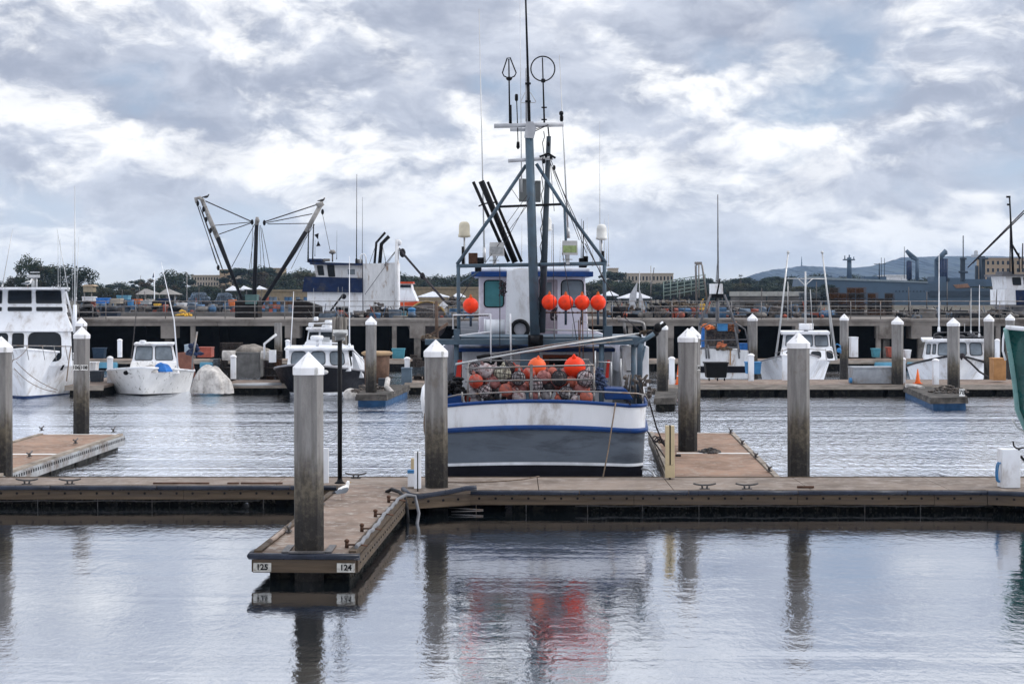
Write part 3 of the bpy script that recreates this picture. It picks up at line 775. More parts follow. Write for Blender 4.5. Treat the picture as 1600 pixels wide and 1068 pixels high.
# ------------------------------------------------------------------ boat helpers
def hull_rows(xf, parent, L, B, sheer, rows, zk=-.5, st=.9, tm=.4, p=2.4, flare=.3, rake=.1, curve=.0, deck=.25, deckmat=None,
              n=26, camber=0.0, corner=0.0, low=.06, trans=True, bow_w=0.0, name='hull'):
    """rows: (upper fraction, material, outset). One mesh, one material slot per painted band. Local +y is the bow."""
    m = MB(xf); mats = []
    vs = [0.0]; mi = []
    for (v, mt, *o) in rows:
        vs.append(v)
        if mt not in mats: mats.append(mt)
        mi.append(mats.index(mt))
    def P(t, v, s):
        tt = max(0, (t - tm) / (1 - tm))
        pl = max(bow_w * v, (1 - tt ** p)) if t > tm else st + (1 - st) * math.sin(t / tm * PI / 2)
        fl = 1 - (1 - v) ** 1.3 * (low + flare * tt)
        if t > .999: fl = 1
        x = B / 2 * pl * fl
        if corner and t * L < corner: k = 1 - t * L / corner; x -= corner * (1 - math.sqrt(max(0, 1 - k * k)))
        y = L * t * (1 - rake * (1 - v)) - (curve * (1 - s * s) if t < .001 else 0)
        z = zk + (sheer(t) - zk) * v
        return Vector((x * s, y, z))
    ts = [0.0] + [corner / L * k for k in (.03, .12, .3, .55, .8, 1.0) if corner] + [(i / n) ** .95 for i in range(1, n + 1)]
    n = len(ts) - 1
    sides = {}
    for s in (-1, 1):
        grid = [[m._v(P(t, v, s)) for v in vs] for t in ts]
        for i in range(n):
            for j in range(len(vs) - 1):
                m.mi = mi[j]; m.face([grid[i][j], grid[i + 1][j], grid[i + 1][j + 1], grid[i][j + 1]], True)
        sides[s] = grid
    # transom with a slight round in plan and camber of the rail
    K = 12
    if trans:
        prev = sides[-1][0]
        for k in range(1, K + 1):
            s = -1 + 2 * k / K
            cur = sides[1][0] if k == K else [m._v(P(0, v, s) + Vector((0, 0, camber * (1 - s * s) * v))) for v in vs]
            for j in range(len(vs) - 1):
                m.mi = mi[j]; m.face([prev[j], cur[j], cur[j + 1], prev[j + 1]], True)
            prev = cur
    m.mi = 0; m.face([g[0] for g in sides[-1]] [::-1] + [g[0] for g in sides[1]])
    bmesh.ops.remove_doubles(m.bm, verts=m.bm.verts, dist=.0005)
    h = m.build(name, mats, parent)
    if deckmat:
        m = MB(xf); prev = None
        for i in range(n + 1):
            t = ts[i]; vv = 1 - deck / (sheer(t) - zk)
            a, b = P(t, vv, -1), P(t, vv, 1)
            a.x += .02; b.x -= .02
            if t > .96: continue
            cur = (m._v(a), m._v(b))
            if prev: m.face([prev[0], prev[1], cur[1], cur[0]])
            prev = cur
        m.build('deck', deckmat, parent)
    return h, P, ts

def strip_along(P, ts, v, r, xf, parent, name, mt, trans=True, camber=0.0, tmax=1.0, out=0.0, n=8, K=12):
    pts = []
    for t in reversed(ts):
        if t <= tmax: q = P(t, v, -1); q.x -= out; pts.append(q)
    if trans:
        for k in range(1, K):
            s = -1 + 2 * k / K; q = P(0, v, s) + Vector((0, -out, camber * (1 - s * s) * v)); pts.append(q)
    for t in ts:
        if t <= tmax: q = P(t, v, 1); q.x += out; pts.append(q)
    m = MB(xf); m.tube(pts, r, n); return m.build(name, mt, parent)

def lerp(a, b, t): return Vector(a) * (1 - t) + Vector(b) * t
def windows(parent, f4, uv, glass=GLASS, frame=None, fr=.03, out=.012, name='window', rad=.2):
    """f4: bl, br, tr, tl of a wall face seen from outside; uv rectangles (u0,v0,u1,v1) become windows with rounded corners."""
    bl, br, tr, tl = [Vector(q) for q in f4]
    nrm = (br - bl).cross(tl - bl).normalized()
    def q(u, v): return lerp(lerp(bl, br, u), lerp(tl, tr, u), v)
    made = []
    for (u0, v0, u1, v1) in uv:
        W = (q(u1, v0) - q(u0, v0)).length; Hh = (q(u0, v1) - q(u0, v0)).length
        rr = min(W, Hh) * rad
        def loop(ins, off):
            pts = []
            ru, rv = max(rr - ins, .004) / W * (u1 - u0), max(rr - ins, .004) / Hh * (v1 - v0)
            iu, iv = ins / W * (u1 - u0), ins / Hh * (v1 - v0)
            for (cu, cv, a0) in ((u1 - iu - ru, v0 + iv + rv, -90), (u1 - iu - ru, v1 - iv - rv, 0), (u0 + iu + ru, v1 - iv - rv, 90), (u0 + iu + ru, v0 + iv + rv, 180)):
                for k in range(4):
                    a = R(a0 + k * 30); pts.append(q(cu + math.cos(a) * ru, cv + math.sin(a) * rv) + nrm * off)
            return pts
        m = MB()
        a = [m._v(x) for x in loop(0, -.002)]; b = [m._v(x) for x in loop(0, out + .012)]; c = [m._v(x) for x in loop(fr, out + .012)]; d = [m._v(x) for x in loop(fr, out - .006)]
        m.bridge(a, b, False); m.bridge(b, c, False); m.bridge(c, d, False)
        w = m.build(name, frame or BLACK, parent)
        m = MB(); m.poly(loop(fr * .8, out - .002)); m.build('pane', glass, w, clean=False)
        made.append(w)
    return made
def face_px(x0, y0, x1, y1, d, x0t=None, x1t=None, dt=None):
    dt = d if dt is None else dt
    return (at(x0, y1, d), at(x1, y1, d), at(x1 if x1t is None else x1t, y0, dt), at(x0 if x0t is None else x0t, y0, dt))
def whip(m, p, top, r=.012, base=.9):
    p, top = Vector(p), Vector(top)
    m.tube([p, lerp(p, top, .35), top], r, 6, r1=r * .35)
    m.cyl(p, lerp(p, top, .06), r * 1.8, r * 1.5, 8)
def antenna(parent, p, top, r=.012, mt=None):
    m = MB(); whip(m, p, top, r); return m.build('antenna', mt or ALU, parent)
def wire(parent, pts, r=.008, mt=None, sag=0, name='stay_wire'):
    pts = [Vector(p) for p in pts]
    if sag and len(pts) == 2:
        a, b = pts; pts = [lerp(a, b, i / 10) - Vector((0, 0, sag * 4 * (i / 10) * (1 - i / 10))) for i in range(11)]
    m = MB(); m.tube(pts, r, 5); return m.build(name, mt or ROPE_BLACK, parent)

# ------------------------------------------------------------------ the fishing boat moored stern-to
BX = .62; BD = 41.75
boat = thing('fishing_boat', (BX, BD, 0), 'white and grey fishing boat with blue rails moored stern-to, buoys on deck', 'fishing boat')
bxf = Matrix.Translation((BX, BD, 0)) @ Matrix.Rotation(R(-.6), 4, 'Z')
def bsheer(t): return 2.08 + .05 * math.sin(t * 3) + 1.45 * max(0, t - .15) ** 1.7
fr_ = lambda z: (z + .6) / (2.08 + .6)
BOOT = mat('white_boot_stripe', (.62, .64, .68), .4)
hull, BP, Bts = hull_rows(bxf, boat, 16.5, 5.75, bsheer,
    [(fr_(.60), HULLBLACK), (fr_(.67), BOOT), (fr_(1.42), HULLGREY), (fr_(1.50), BLUE), (1.0, WHITE)],
    zk=-.6, st=.925, tm=.35, p=2.3, flare=.35, rake=.12, curve=.22, camber=.13, corner=.42, deck=.75, deckmat=mat('grey_deck_paint', (.12, .13, .14), .7))
strip_along(BP, Bts, fr_(1.47), .062, bxf, boat, 'rub_rail', BLUE, camber=.13, out=.02)
strip_along(BP, Bts, 1.0, .045, bxf, boat, 'cap_rail', BLUE, camber=.13, out=.0)
# inner bulwark line
STERN = 41.7
# white boot-top curve and rope eye at the port quarter, fenders
# stern pipe rail
m = MB(); d = 41.75
def L_(pts, dd=None): return [at(x, y, (dd or d)) for x, y in pts]
m.tube([at(692, 622, 42.4), at(716, 616.5, 41.9), at(790, 612.5, 41.7), at(860, 610.5, 41.6), at(940, 612, 41.7), at(995, 614.5, 41.9), at(1008, 617, 42.2), at(1013, 626, 42.4), at(1013.5, 634, 42.5)], .022, 8)
for x in (722, 782, 829, 842, 860, 889, 928, 1004): m.cyl(at(x, 612 if x < 1000 else 616, 41.75), at(x, 626.5, 41.75), .022, .022, 8)
m.build('stern_rail', GALV, boat)
# buoy pen
m = MB(); d = 42.3
for (x0, y0, x1, y1) in ((727, 575.5, 928, 570), (727, 595.5, 928, 592.5)):
    m.tube([at(x0, y0, d), at((x0 + x1) / 2, (y0 + y1) / 2 - .3, d), at(x1, y1, d)], .022, 8)
for x in (731, 928): m.cyl(at(x, 572, d), at(x, 632, d), .028, .028, 8)
m.box(X(828, d), X(832.5, d), d - .03, d + .03, Z(632, d), Z(569, d))
for (a, b) in ((731, 731), (928, 928)):
    for y in (572, 594): m.tube([at(a, y, d), at(a, y, d) + Vector((0, 2.6, 0))], .02, 6)
    m.cyl(at(a, 574, d) + Vector((0, 2.6, 0)), at(a, 632, d) + Vector((0, 2.6, 0)), .025, .025, 8)
m.tube([at(727, 570, d) + Vector((0, 2.6, 0)), at(928, 568, d) + Vector((0, 2.6, 0))], .02, 6)
m.build('pen_frame', GALV, boat)
m = MB(); m.box(X(735, 42.4), X(925, 42.4), 42.4, 44.9, 1.25, 2.0); m.build('pen_floor', mat('dark_wet_deck', (.03, .022, .02), .8), boat)
# lower deckhouse
dh = 48.0
m = MB(); m.box(X(722, dh), X(957, dh), dh, dh + 6.5, 1.2, Z(548, dh), .03); lh = m.build('deckhouse', WHITE, boat)
m = MB(); m.hexa([(X(711, dh), dh - .35, Z(549, dh)), (X(960, dh), dh - .35, Z(549, dh)), (X(960, dh), dh + 7, Z(549, dh)), (X(711, dh), dh + 7, Z(549, dh))],
                 [(X(711, dh), dh - .35, Z(543, dh)), (X(960, dh), dh - .35, Z(543, dh)), (X(960, dh), dh + 7, Z(543, dh)), (X(711, dh), dh + 7, Z(543, dh))], .015)
m.build('deckhouse_roof_edge', BLUE, boat)
m = MB(); d = dh - .03; m.pb(848, 554, 902, 574, d, .05); hat = m.build('hatch_surround', mat('rust_red_paint', (.28, .07, .03), .6), boat)
m = MB(); m.pb(858, 559, 895, 573, d - .012, .04); m.build('hatch_opening', BLACK, hat)
for (a, b, mt_) in ((712, 722, 'l'), (946, 953, 'r')):
    m = MB(); d = 46; m.hexa([at(a, 590, d), at(b - 2, 590, d), at(b - 2, 590, d) + Vector((0, .2, 0)), at(a, 590, d) + Vector((0, .2, 0))],
        [at(a + 3, 563, d), at(b, 563, d), at(b, 563, d) + Vector((0, .2, 0)), at(a + 3, 563, d) + Vector((0, .2, 0))]); m.build('life_jacket', mat('red_fabric', (.45, .03, .02), .8), label=('red bundle hanging at the left side of the deckhouse' if mt_ == 'l' else 'red bundle hanging at the right side of the deckhouse'), cat='life jacket')
# white gas bottle like gallows shape of small things
m = MB(); m.ball(at(770, 565, 46.5), .20, 1.6, 1, .8, 10, 7); m.build('dark_bundle', BLACK, label='black round bundle against the white deckhouse wall', cat='bundle')
# upper wheelhouse
d = 51.0
LIL = LILAC
m = MB(); m.hexa([at(748, 527, d), at(920, 527, d), at(920, 527, d) + Vector((0, 4, 0)), at(748, 527, d) + Vector((0, 4, 0))],
                 [at(748, 432, d), at(914, 432, d), at(914, 432, d) + Vector((0, 4, 0)), at(748, 432, d) + Vector((0, 4, 0))], .05)
wh = m.build('wheelhouse', LIL, boat)
m = MB(); a = at(736, 432, d - .5); b = at(927, 424, d - .5); m.box(a.x, b.x, d - .5, d + 4.6, a.z, b.z, .02); rf = m.build('wheelhouse_roof', BLUE, boat)
m = MB(); a = at(741, 424, d - .3); b = at(922, 418.5, d - .3); m.box(a.x, b.x, d - .25, d + 4.3, b.z - .10, b.z, .03); m.build('roof_deck', WHITE, rf)
windows(wh, face_px(748, 432, 920, 527, d), [(.045, .49, .232, .945)], GLASS_TEAL, BLACK, .035, .01)
windows(wh, face_px(748, 432, 920, 527, d), [(.745, .49, .955, .95)], GLASS_GREY, BLACK, .035, .01)
m = MB(); m.pb(838, 437, 871, 524, d - .04, .05, .01); dr = m.build('cabin_door', mat('dull_mauve_paint', (.30, .25, .28), .6), boat)
m = MB(); m.pb(843, 441, 862, 468, d - .055, .03); m.build('door_window', GLASS_GREY, dr)
# white curtain like engine casing and round drum
d2 = 49.6
m = MB(); m.slab([(790, 527), (790, 505), (792, 423), (822, 419), (832, 419), (832, 527)], d2, 1.4); cas = m.build('funnel_casing', WHITE, boat)
m = MB()
for i in range(12): m.cyl(at(793.5, 430 + i * 8, d2), at(793.5, 430 + i * 8, d2) + Vector((0, -.012, 0)), .01, .01, 6)
m.build('rivet_line', ALU, cas)
m = MB(); p = at(757, 512.5, 50.2); m.cyl(p, p + Vector((.60, 0, 0)), .26, .26, 24); m.cyl(p + Vector((-.012, 0, 0)), p + Vector((.03, 0, 0)), .275, .275, 24); m.build('white_drum', WHITE, boat)
m = MB(); m.pb(719, 502, 747, 527, 50.0, .5, .02); m.build('slatted_box', mat('grey_slats', (.32, .33, .36), .6, stretch=(1, 1, 40), var=.4, sc=1), boat)
# tyre on the casing
m = MB(); c = at(812.5, 514, d2 - .12); m.tube([c + Vector((math.cos(a) * .235, 0, math.sin(a) * .235)) for a in [i * PI / 16 for i in range(32)]], .062, 10, closed=True)
m.build('life_ring', RUBBER, label='black ring fender hanging on the white casing under the mast', cat='ring fender')
m = MB(); m.cyl(c + Vector((0, .05, 0)), c + Vector((0, .09, 0)), .17, .17, 20); m.build('round_plate', mat('grey_plate', (.38, .38, .42), .6), boat)
# gantry beam across at mid height
d = 46.2
m = MB(); m.pb(664, 530, 1002, 538.5, d, .3, .01); m.pb(709, 514, 719, 530.5, d, .3, .01); m.pb(944, 509, 957, 530.5, d, .22, .01); m.build('gantry_beam', GREYBLUE, boat)
m = MB(); m.pb(706, 526, 1000, 529.4, d + .35, 3.4); m.build('upper_deck_plating', GREYBLUE, boat)
for x in (713, 940, 990):
    m = MB(); m.cyl(at(x, 536, d + .15), (X(x, d), d + .15, 1.3), .07, .07, 10); m.build('gantry_leg', GREYBLUE, boat)
# A-frame
d = 46.3
def pipe(pts, r, name='frame_pipe', mt=GREYBLUE, n=12):
    m = MB(); m.tube(pts, r, n); return m.build(name, mt, boat)
pipe([at(717, 530, d), at(716.5, 470, d), at(716, 414, d)], .052, 'frame_post')
pipe([at(945, 530, d), at(944.5, 470, d), at(944.5, 412, d)], .052, 'frame_post')
pipe([at(713, 415.5, d), at(830, 413.5, d), at(947, 411.5, d)], .052, 'frame_crossbar')
pipe([at(714, 413, d), at(770, 335, d), at(822, 258, d)], .048, 'frame_diagonal')
pipe([at(947, 411, d), at(878, 318, d), at(838, 256, d)], .048, 'frame_diagonal')
pipe([at(778, 323, d), at(878, 319, d)], .034, 'frame_crossbar', BLACK)
pipe([at(882, 325, d), at(884, 375, d), at(885.5, 410, d)], .035, 'frame_post')
pipe([at(717, 448, d), at(722, 440, d), at(748, 424, d)], .015, 'brace', GREYBLUE)
# mast
m = MB(); m.cyl(at(836.5, 541, d - .1), at(826.5, 200, d - .1), .135, .112, 18); mast = m.build('mast', GREYBLUE, boat)
m = MB(); m.cyl(at(846, 520, d + .1), at(857.5, 213, d + .1), .105, .062, 14); m.build('derrick_boom', mat('dark_blue_steel', (.04, .055, .07), .5), boat)
m = MB(); m.pb(825, 523, 849, 546, d - .32, .5, .03); m.cyl(at(829, 532, d - .4), at(843, 532, d - .4), .13, .13, 12); m.build('winch', BLACK, boat)
m = MB(); m.pb(813, 545, 843, 640, d - .1, .35, .02); m.build('mast_foot', GREYBLUE, boat)
m = MB(); m.cyl(at(772, 197, d), at(880.5, 194.5, d), .062, .062, 14); m.pb(797, 200.5, 822, 205, d, .1); m.build('mast_yard', mat('pale_grey_paint', (.42, .43, .46), .5), mast)
m = MB(); m.cyl(at(794, 251.5, d), at(864, 247, d), .05, .05, 12); m.build('mast_yard', MATS['pale_grey_paint'], mast)
m = MB(); m.slab([(819, 215), (822, 190), (833, 190), (838, 200), (834, 216)], d - .25, .06); m.cyl(at(822.5, 190, d - .12), at(822, 107, d - .12), .028, .024, 8); m.build('mast_head', MATS['pale_grey_paint'], mast)
m = MB(); m.cyl(at(827, 193, d - .2), at(825, 120, d - .2), .042, .04, 10); m.tube([at(825, 120, d - .2), at(822, 20, d - .2), at(819, -90, d - .2)], .034, 10, r1=.018)
for y in (130, 158): m.pb(820.5, y - 1, 829.5, y + 1.5, d - .28, .14)
m.build('antenna', BLACK, mast)
m = MB(); m.tube([at(813.5, 160, d), at(820, 145, d), at(829, 145, d), at(837.5, 159, d), at(836, 160.5, d), at(815, 160.5, d)], .012, 6, closed=True); m.build('loop_antenna', ALU, mast)
m = MB(); m.tube([at(785, 114, d), at(792.5, 91, d), at(797, 90, d), at(806.5, 114, d), at(804, 119, d), at(796, 123, d), at(787.5, 119, d)], .018, 6, closed=True)
m.cyl(at(795, 92, d), at(796.5, 193, d), .018, .024, 8); m.lathe(at(795.5, 126, d), [(.05, 0), (.09, .05), (.05, .1)], 8); m.cyl(at(797.5, 164, d), at(798, 194, d), .034, .034, 8)
m.build('loop_antenna', BLACK, mast)
m = MB(); c = at(848.2, 107.5, d); m.tube([c + Vector((math.cos(a) * .325, 0, math.sin(a) * .335)) for a in [i * PI / 18 for i in range(36)]], .018, 6, closed=True)
m.cyl(at(847.5, 90, d), at(850.5, 192, d), .016, .026, 8); m.lathe(at(848.8, 129, d), [(.05, 0), (.07, .05), (.05, .1)], 8)
for y in (168, 187): m.cyl(at(846, y, d), at(854.5, y, d), .02, .02, 6)
m.build('loop_antenna', BLACK, mast)
m = MB(); m.tube([at(807, 150, d), at(808.5, 190, d), at(809.5, 228, d)], .014, 6); m.lathe(at(807, 158, d), [(.03, 0), (.045, .03), (.045, .16), (.03, .19)], 8); m.lathe(at(809.5, 233, d), [(.02, 0), (.05, .05), (.04, .2)], 8)
m.build('hanging_lamp', BLACK, mast)
for (x0, y0, x1, y1, r) in ((755, 290, 748.5, 14, .022), (814, 200, 812, -60, .012), (886, 372, 873.5, 86, .024), (937.5, 350, 937, 190, .016), (814, 250, 813.5, 120, .014)):
    pass
antenna(boat, at(757, 410, 50), at(748.5, 14, 50), .030)
antenna(boat, at(815, 300, 46.4), at(812, -60, 46.4), .016)
antenna(boat, at(888, 372, 47), at(874, 86, 47), .030)
antenna(boat, at(937.5, 425, 53), at(937, 190, 53), .020)
m = MB(); m.lathe(at(877.5, 190, 46.8), [(.03, 0), (.05, .04), (.05, .14), (.03, .18)], 8); m.lathe(at(877, 181, 46.8), [(.03, 0), (.06, .04), (.06, .10), (.03, .13)], 8); m.build('masthead_lamp', BLACK, mast)
# radar and box amidships
m = MB(); m.pb(811, 279, 825, 314, d + .35, .5, .02); m.pb(836, 282, 845, 315, d + .4, .4, .02); m.build('junction_box', mat('grey_box', (.16, .17, .17), .6), boat)
# satellite domes
def dome(px, py, d, base_y, mt, w=.25):
    m = MB(); k = w
    m.lathe(at(px, py + 7, d), [(k * .55, -.02), (k * 1.05, 0), (k * 1.05, .05), (k * .95, .07), (k * .92, .30), (k * .80, .37), (k * .5, .41), (0.01, .42)], 18)
    o = m.build('satellite_dome', mt, boat)
    m = MB(); m.cyl(at(px, py + 7, d), at(px, base_y, d), .025, .025, 8); m.build('dome_mast', ALU, o)
dome(725.5, 363, 46.4, 413, mat('cream_plastic', (.48, .44, .34), .5), .16)
dome(940, 367, 46.6, 411, mat('pale_plastic', (.60, .60, .58), .5), .15)
dome(854, 353, 52, 418, mat('pale_plastic', (.60, .60, .58), .5), .17)
for x, y0 in ((723.5, 385), (942, 392)):
    m = MB(); m.cyl(at(x, y0, 46.4), at(x, 413, 46.4), .04, .04, 8); m.build('stub_antenna', BLACK, boat)
# floodlights
for (x, y, w, h, mt_) in ((776, 389, 24, 21, LENS), (890.5, 387, 25, 22, GREENLENS)):
    d = 46.0
    m = MB(); m.slab([(x - w / 2 + 1, y - h / 2), (x + w / 2 - 1, y - h / 2), (x + w / 2, y + h / 2), (x - w / 2, y + h / 2)], d, .22); fl = m.build('floodlight', mat('lamp_housing', (.42, .42, .42), .5), boat)
    m = MB(); m.pb(x - w / 2 + 2, y - 3.5, x + w / 2 - 2, y + 7.5, d - .015, .04, .006); m.build('lens', mt_, fl)
    m = MB(); m.pb(x - 6, y + h / 2 - .5, x - .5, 413, d + .08, .08); m.pb(x - 12, y + h / 2 + 6.5, x + 4, y + h / 2 + 8, d + .08, .05); m.build('lamp_bracket', ALU, fl)
# exhaust stacks
m = MB(); m.cyl(at(805, 410, 47.2), at(752, 283, 47.2), .085, .085, 14); m.build('exhaust_pipe', BLACK, boat)
m = MB(); m.cyl(at(795, 409, 47.0), at(739.5, 284, 47.0), .05, .045, 12); m.build('exhaust_pipe', BLACK, boat)
m = MB(); m.cyl(at(815, 409, 47.3), at(762, 284, 47.3), .045, .04, 12); m.build('exhaust_pipe', BLACK, boat)
m = MB(); m.tube([at(748, 322, 47.1), at(758, 318, 47.2), at(775, 316, 47.3)], .02, 6); m.tube([at(758, 347, 47.1), at(768, 344, 47.2)], .02, 6); m.build('stack_clamp', BLACK, boat)
# deck-top machinery
for (x0, y0, x1, y1, mt_) in ((732, 395, 746, 412, RUST), (746, 402, 756, 412, BLACK), (905, 403, 917, 418, BLACK), (742, 412, 752, 424, BLACK), (912, 400, 919, 410, BLACK)):
    m = MB(); m.pb(x0, y0, x1, y1, 46.6, .35, .015); m.build('deck_box', mt_, boat)
for (x, y) in ((815, 350), (862, 350), (875, 372), (908, 342), (917, 340), (911, 345), (948, 385), (951, 335), (944, 342), (926, 375)):
    antenna(boat, at(x, 416, 51.5), at(x - .5 + (x % 3) * .5, y, 51.5), .014 if x != 911 else .03, BLACK if x in (911, 908) else ALU)
# rigging
for (a, b, r) in (((857, 218, 46.4), (866, 330, 46.3), .008), ((857, 240, 46.4), (916, 395, 46), .010), ((860, 255, 46.4), (945, 442, 46), .010),
                  ((836, 205, 46.2), (857, 195, 46.2), .014), ((828, 205, 46.1), (850, 197, 46.1), .012), ((862, 262, 46.4), (905, 375, 46.1), .008),
                  ((838, 285, 46.2), (783, 362, 46), .008), ((832, 300, 46.1), (770, 415, 46), .008), ((826, 318, 46), (757, 412, 46), .008),
                  ((800, 296, 46.2), (812, 314, 46.3), .008), ((879, 395, 45.6), (901, 530, 45), .011), ((914, 380, 45.6), (975, 495, 45), .012), ((975, 495, 45), (1004, 520, 44), .012),
                  ((864, 350, 45.5), (866, 530, 45), .009), ((781, 415, 46), (781, 540, 46), .012), ((856, 196, 46.3), (858, 215, 46.4), .02), ((717, 470, 46), (745, 425, 47), .012)):
    wire(boat, [at(*a), at(*b)], r)
m = MB()
for (x, y) in ((857, 225), (853, 243), (861, 245), (866, 262), (850, 252)): m.ball(at(x, y, 46.2), .055, .7, .6, 1.3, 8, 6)
m.tube([at(843, 245, 46.2), at(857, 240, 46.2), at(868, 247, 46.2)], .03, 6)
m.build('pulley_block', BLACK, boat)
m = MB(); pts = [at(849.5, 205 + i * 9, 46.15) + Vector((.03 * math.sin(i * 2.1), 0, 0)) for i in range(35)]; pts = [p + Vector(((-(i) * .0035), 0, 0)) for i, p in enumerate(pts)]; m.tube(pts, .012, 5); m.build('cable', BLACK, mast)
for k, (x, y0, y1) in enumerate(((786, 440, 462), (865, 480, 500))):
    m = MB()
    for j in range(7):
        m.tube([at(x + random.uniform(-3, 3) + 3.5 * math.sin(q * .9 + j), y0 + (y1 - y0) * q / 7, 48.5 - k * 1.5 + random.uniform(-.05, .05)) for q in range(8)], .018, 5)
    m.build('coiled_rope', ROPE_BLACK, boat)
# white and rusty rails on the upper deck
m = MB(); d = 46.0
m.tube([at(767, 566, d), at(766.5, 491, d), at(708, 492, d), at(708, 514, d)], .024, 8); m.tube([at(766, 518, d), at(718, 524, d)], .02, 6); m.cyl(at(797.5, 490, d), at(798.5, 566, d), .024, .024, 8); m.build('white_hand_rail', WHITE, boat)
m = MB(); d = 46.4
for (a, b) in (((838, 488), (950, 488.5)), ((706, 493.5), (764, 492))):
    m.cyl(at(*a, d), at(*b, d), .018, .018, 8)
    for k in range(16): p = lerp(at(*a, d), at(*b, d), k / 16); m.cyl(p, p + Vector((.05, 0, 0)), .027, .027, 6)
m.build('wrapped_rail', RUST, boat)
m = MB(); m.cyl(at(840, 515, d), at(948, 516.5, d), .02, .02, 8); m.cyl(at(866, 489, d), at(866, 545, d), .015, .015, 6)
for x in (869, 884, 909, 935): pass
m.tube([at(895, 527, 45.8), at(895, 506, 45.8), at(899, 502, 45.8), at(916, 502, 45.8), at(918, 506, 45.8), at(918, 527, 45.8)], .012, 6); m.build('grey_rail', ALU, boat)
m = MB()
for (x, y0, y1) in ((910, 485, 560), (925, 480, 570), (907, 495, 565), (904, 500, 560)): m.cyl(at(x, y0, 45.2), at(x + random.uniform(-2, 4), y1, 44.6), .014, .014, 6)
m.build('gaff_pole', RUST, boat)
# poles laid across towards the right davit
def poles():
    for k, (a, b, r, mt_) in enumerate((((712, 569, 42.6), (1010, 519, 44.2), .030, ALU), ((740, 562, 42.8), (1000, 529, 44.0), .020, GALV), ((745, 557, 42.9), (995, 521, 44.4), .022, GALV))):
        m = MB(); m.tube([at(*a), lerp(at(*a), at(*b), .5) + Vector((0, 0, .03)), at(*b)], r, 8, r1=r * .7); m.build('fishing_pole', mt_, boat)
poles()
m = MB(); m.tube([at(745, 558.5, 42.75), at(748, 557.6, 42.75), at(766, 554, 42.75)], .045, 8); m.build('pole_grip', BLACK, boat)
m = MB()
for k in range(6):
    c = at(1003 + k * 2.4, 520 - k * .5, 44.1); m.tube([c + Vector((math.cos(a) * .05, math.sin(a) * .05, .04 * math.sin(a * 2))) for a in [i * PI / 5 for i in range(10)]], .016, 5, closed=True)
m.build('rope_lashing', NETBROWN, boat)
# right davit with grey arm
m = MB(); d = 43.6
m.tube([at(1002, 536, d), at(1000, 545, d), at(999, 635, d)], .075, 12); m.build('davit_post', GREYBLUE, boat)
m = MB(); m.tube([at(992, 540, d), at(1002, 534, d), at(1022, 521, d)], .055, 10); m.slab([(988, 527), (1008, 527), (1006, 541), (999, 548), (990, 536)], d, .1); m.tube([at(1008, 540, d), at(1001, 572, d)], .03, 8); m.build('davit_arm', GREYBLUE, boat)
m = MB(); m.ball(at(1028, 512, 44), .10, 1.1, 1, 1.3, 8, 6); m.tube([at(1018, 524, 44), at(1030, 512, 44), at(1040, 505, 44)], .05, 8); m.ball(at(1020, 521, 44), .12, 1.4, 1, .8, 8, 6); m.build('dark_block', BLACK, boat)
m = MB(); m.tube([at(966, 500, 46), at(1000, 503, 46), at(1005, 505, 46), at(1007, 512, 46), at(1007, 525, 46)], .045, 8); m.build('bent_pipe', GALV, boat)
m = MB(); m.tube([at(975, 503, 46), at(977, 522, 46)], .04, 8); m.build('pipe_stub', GALV, boat)
# white cabinet on the starboard deck
d = 46.8
m = MB(); m.pb(972, 541, 1014, 606, d, 1.1, .03); cb = m.build('deck_cabinet', WHITE, boat)
m = MB(); m.pb(979, 579, 991, 580.5, d - .02, .03); m.pb(991, 543, 992, 550, d - .02, .03); m.pb(1001, 545, 1003, 551, d - .02, .03); m.pb(999.5, 541, 1000.3, 606, d - .008, .02); m.build('latch', BLACK, cb)
for (x, y0, y1) in ((955, 565, 606), (970, 560, 605), (930, 548, 606)): 
    m = MB(); m.tube([at(x, y0, 45), at(x, y1, 45)], .02, 6); m.tube([at(934, 565, 45), at(956, 566, 45)], .016, 6) if x == 955 else None; m.build('deck_stanchion', ALU, boat)
# hydraulic clutter at the starboard quarter
m = MB(); rr = random.Random(5)
for i in range(26):
    x = rr.uniform(976, 1016); y = rr.uniform(588, 622); p = at(x, y, rr.uniform(42.6, 43.6))
    m.box(p.x - .04, p.x + .05, p.y, p.y + .1, p.z - .05, p.z + .04) if i % 2 else m.ball(p, .055, 1, 1, 1, 7, 5)
for i in range(7):
    x = rr.uniform(978, 1008); m.tube([at(x, 622, 43), at(x + rr.uniform(-6, 6), 600, 43), at(x + rr.uniform(-8, 8), 585, 43)], .022, 6)
m.build('hydraulic_gear', mat('grimy_metal', (.10, .085, .075), .6, .3, var=.5, sc=9), boat)
m = MB(); d = 42.6; m.hexa([at(945, 624, d), at(990, 624, d), at(990, 624, d) + Vector((0, 1.2, 0)), at(945, 624, d) + Vector((0, 1.2, 0))],
       [at(944, 606, d), at(978, 607, d), at(978, 608, d) + Vector((0, 1.2, 0)), at(944, 606, d) + Vector((0, 1.2, 0))], .03); m.build('blue_tarp_box', BLUE, boat)
m = MB(); d = 42.8; m.pb(699, 618, 722, 634, d, .8, .02); m.build('quarter_box', BLUE, boat)
heap('net_bundle', 'dark bundled bag at the port quarter behind the near pile', 'net', 707, 615, 43, .6, .8, .45, BLACK, 60, .11, 9)
heap('net_bundle', 'blue-grey tangle of net at the right end of the buoy pen', 'net', 938, 611, 43, .42, .8, .62, mat('blue_grey_net', (.05, .07, .13), .9, var=.5, sc=12), 220, .045, 10)
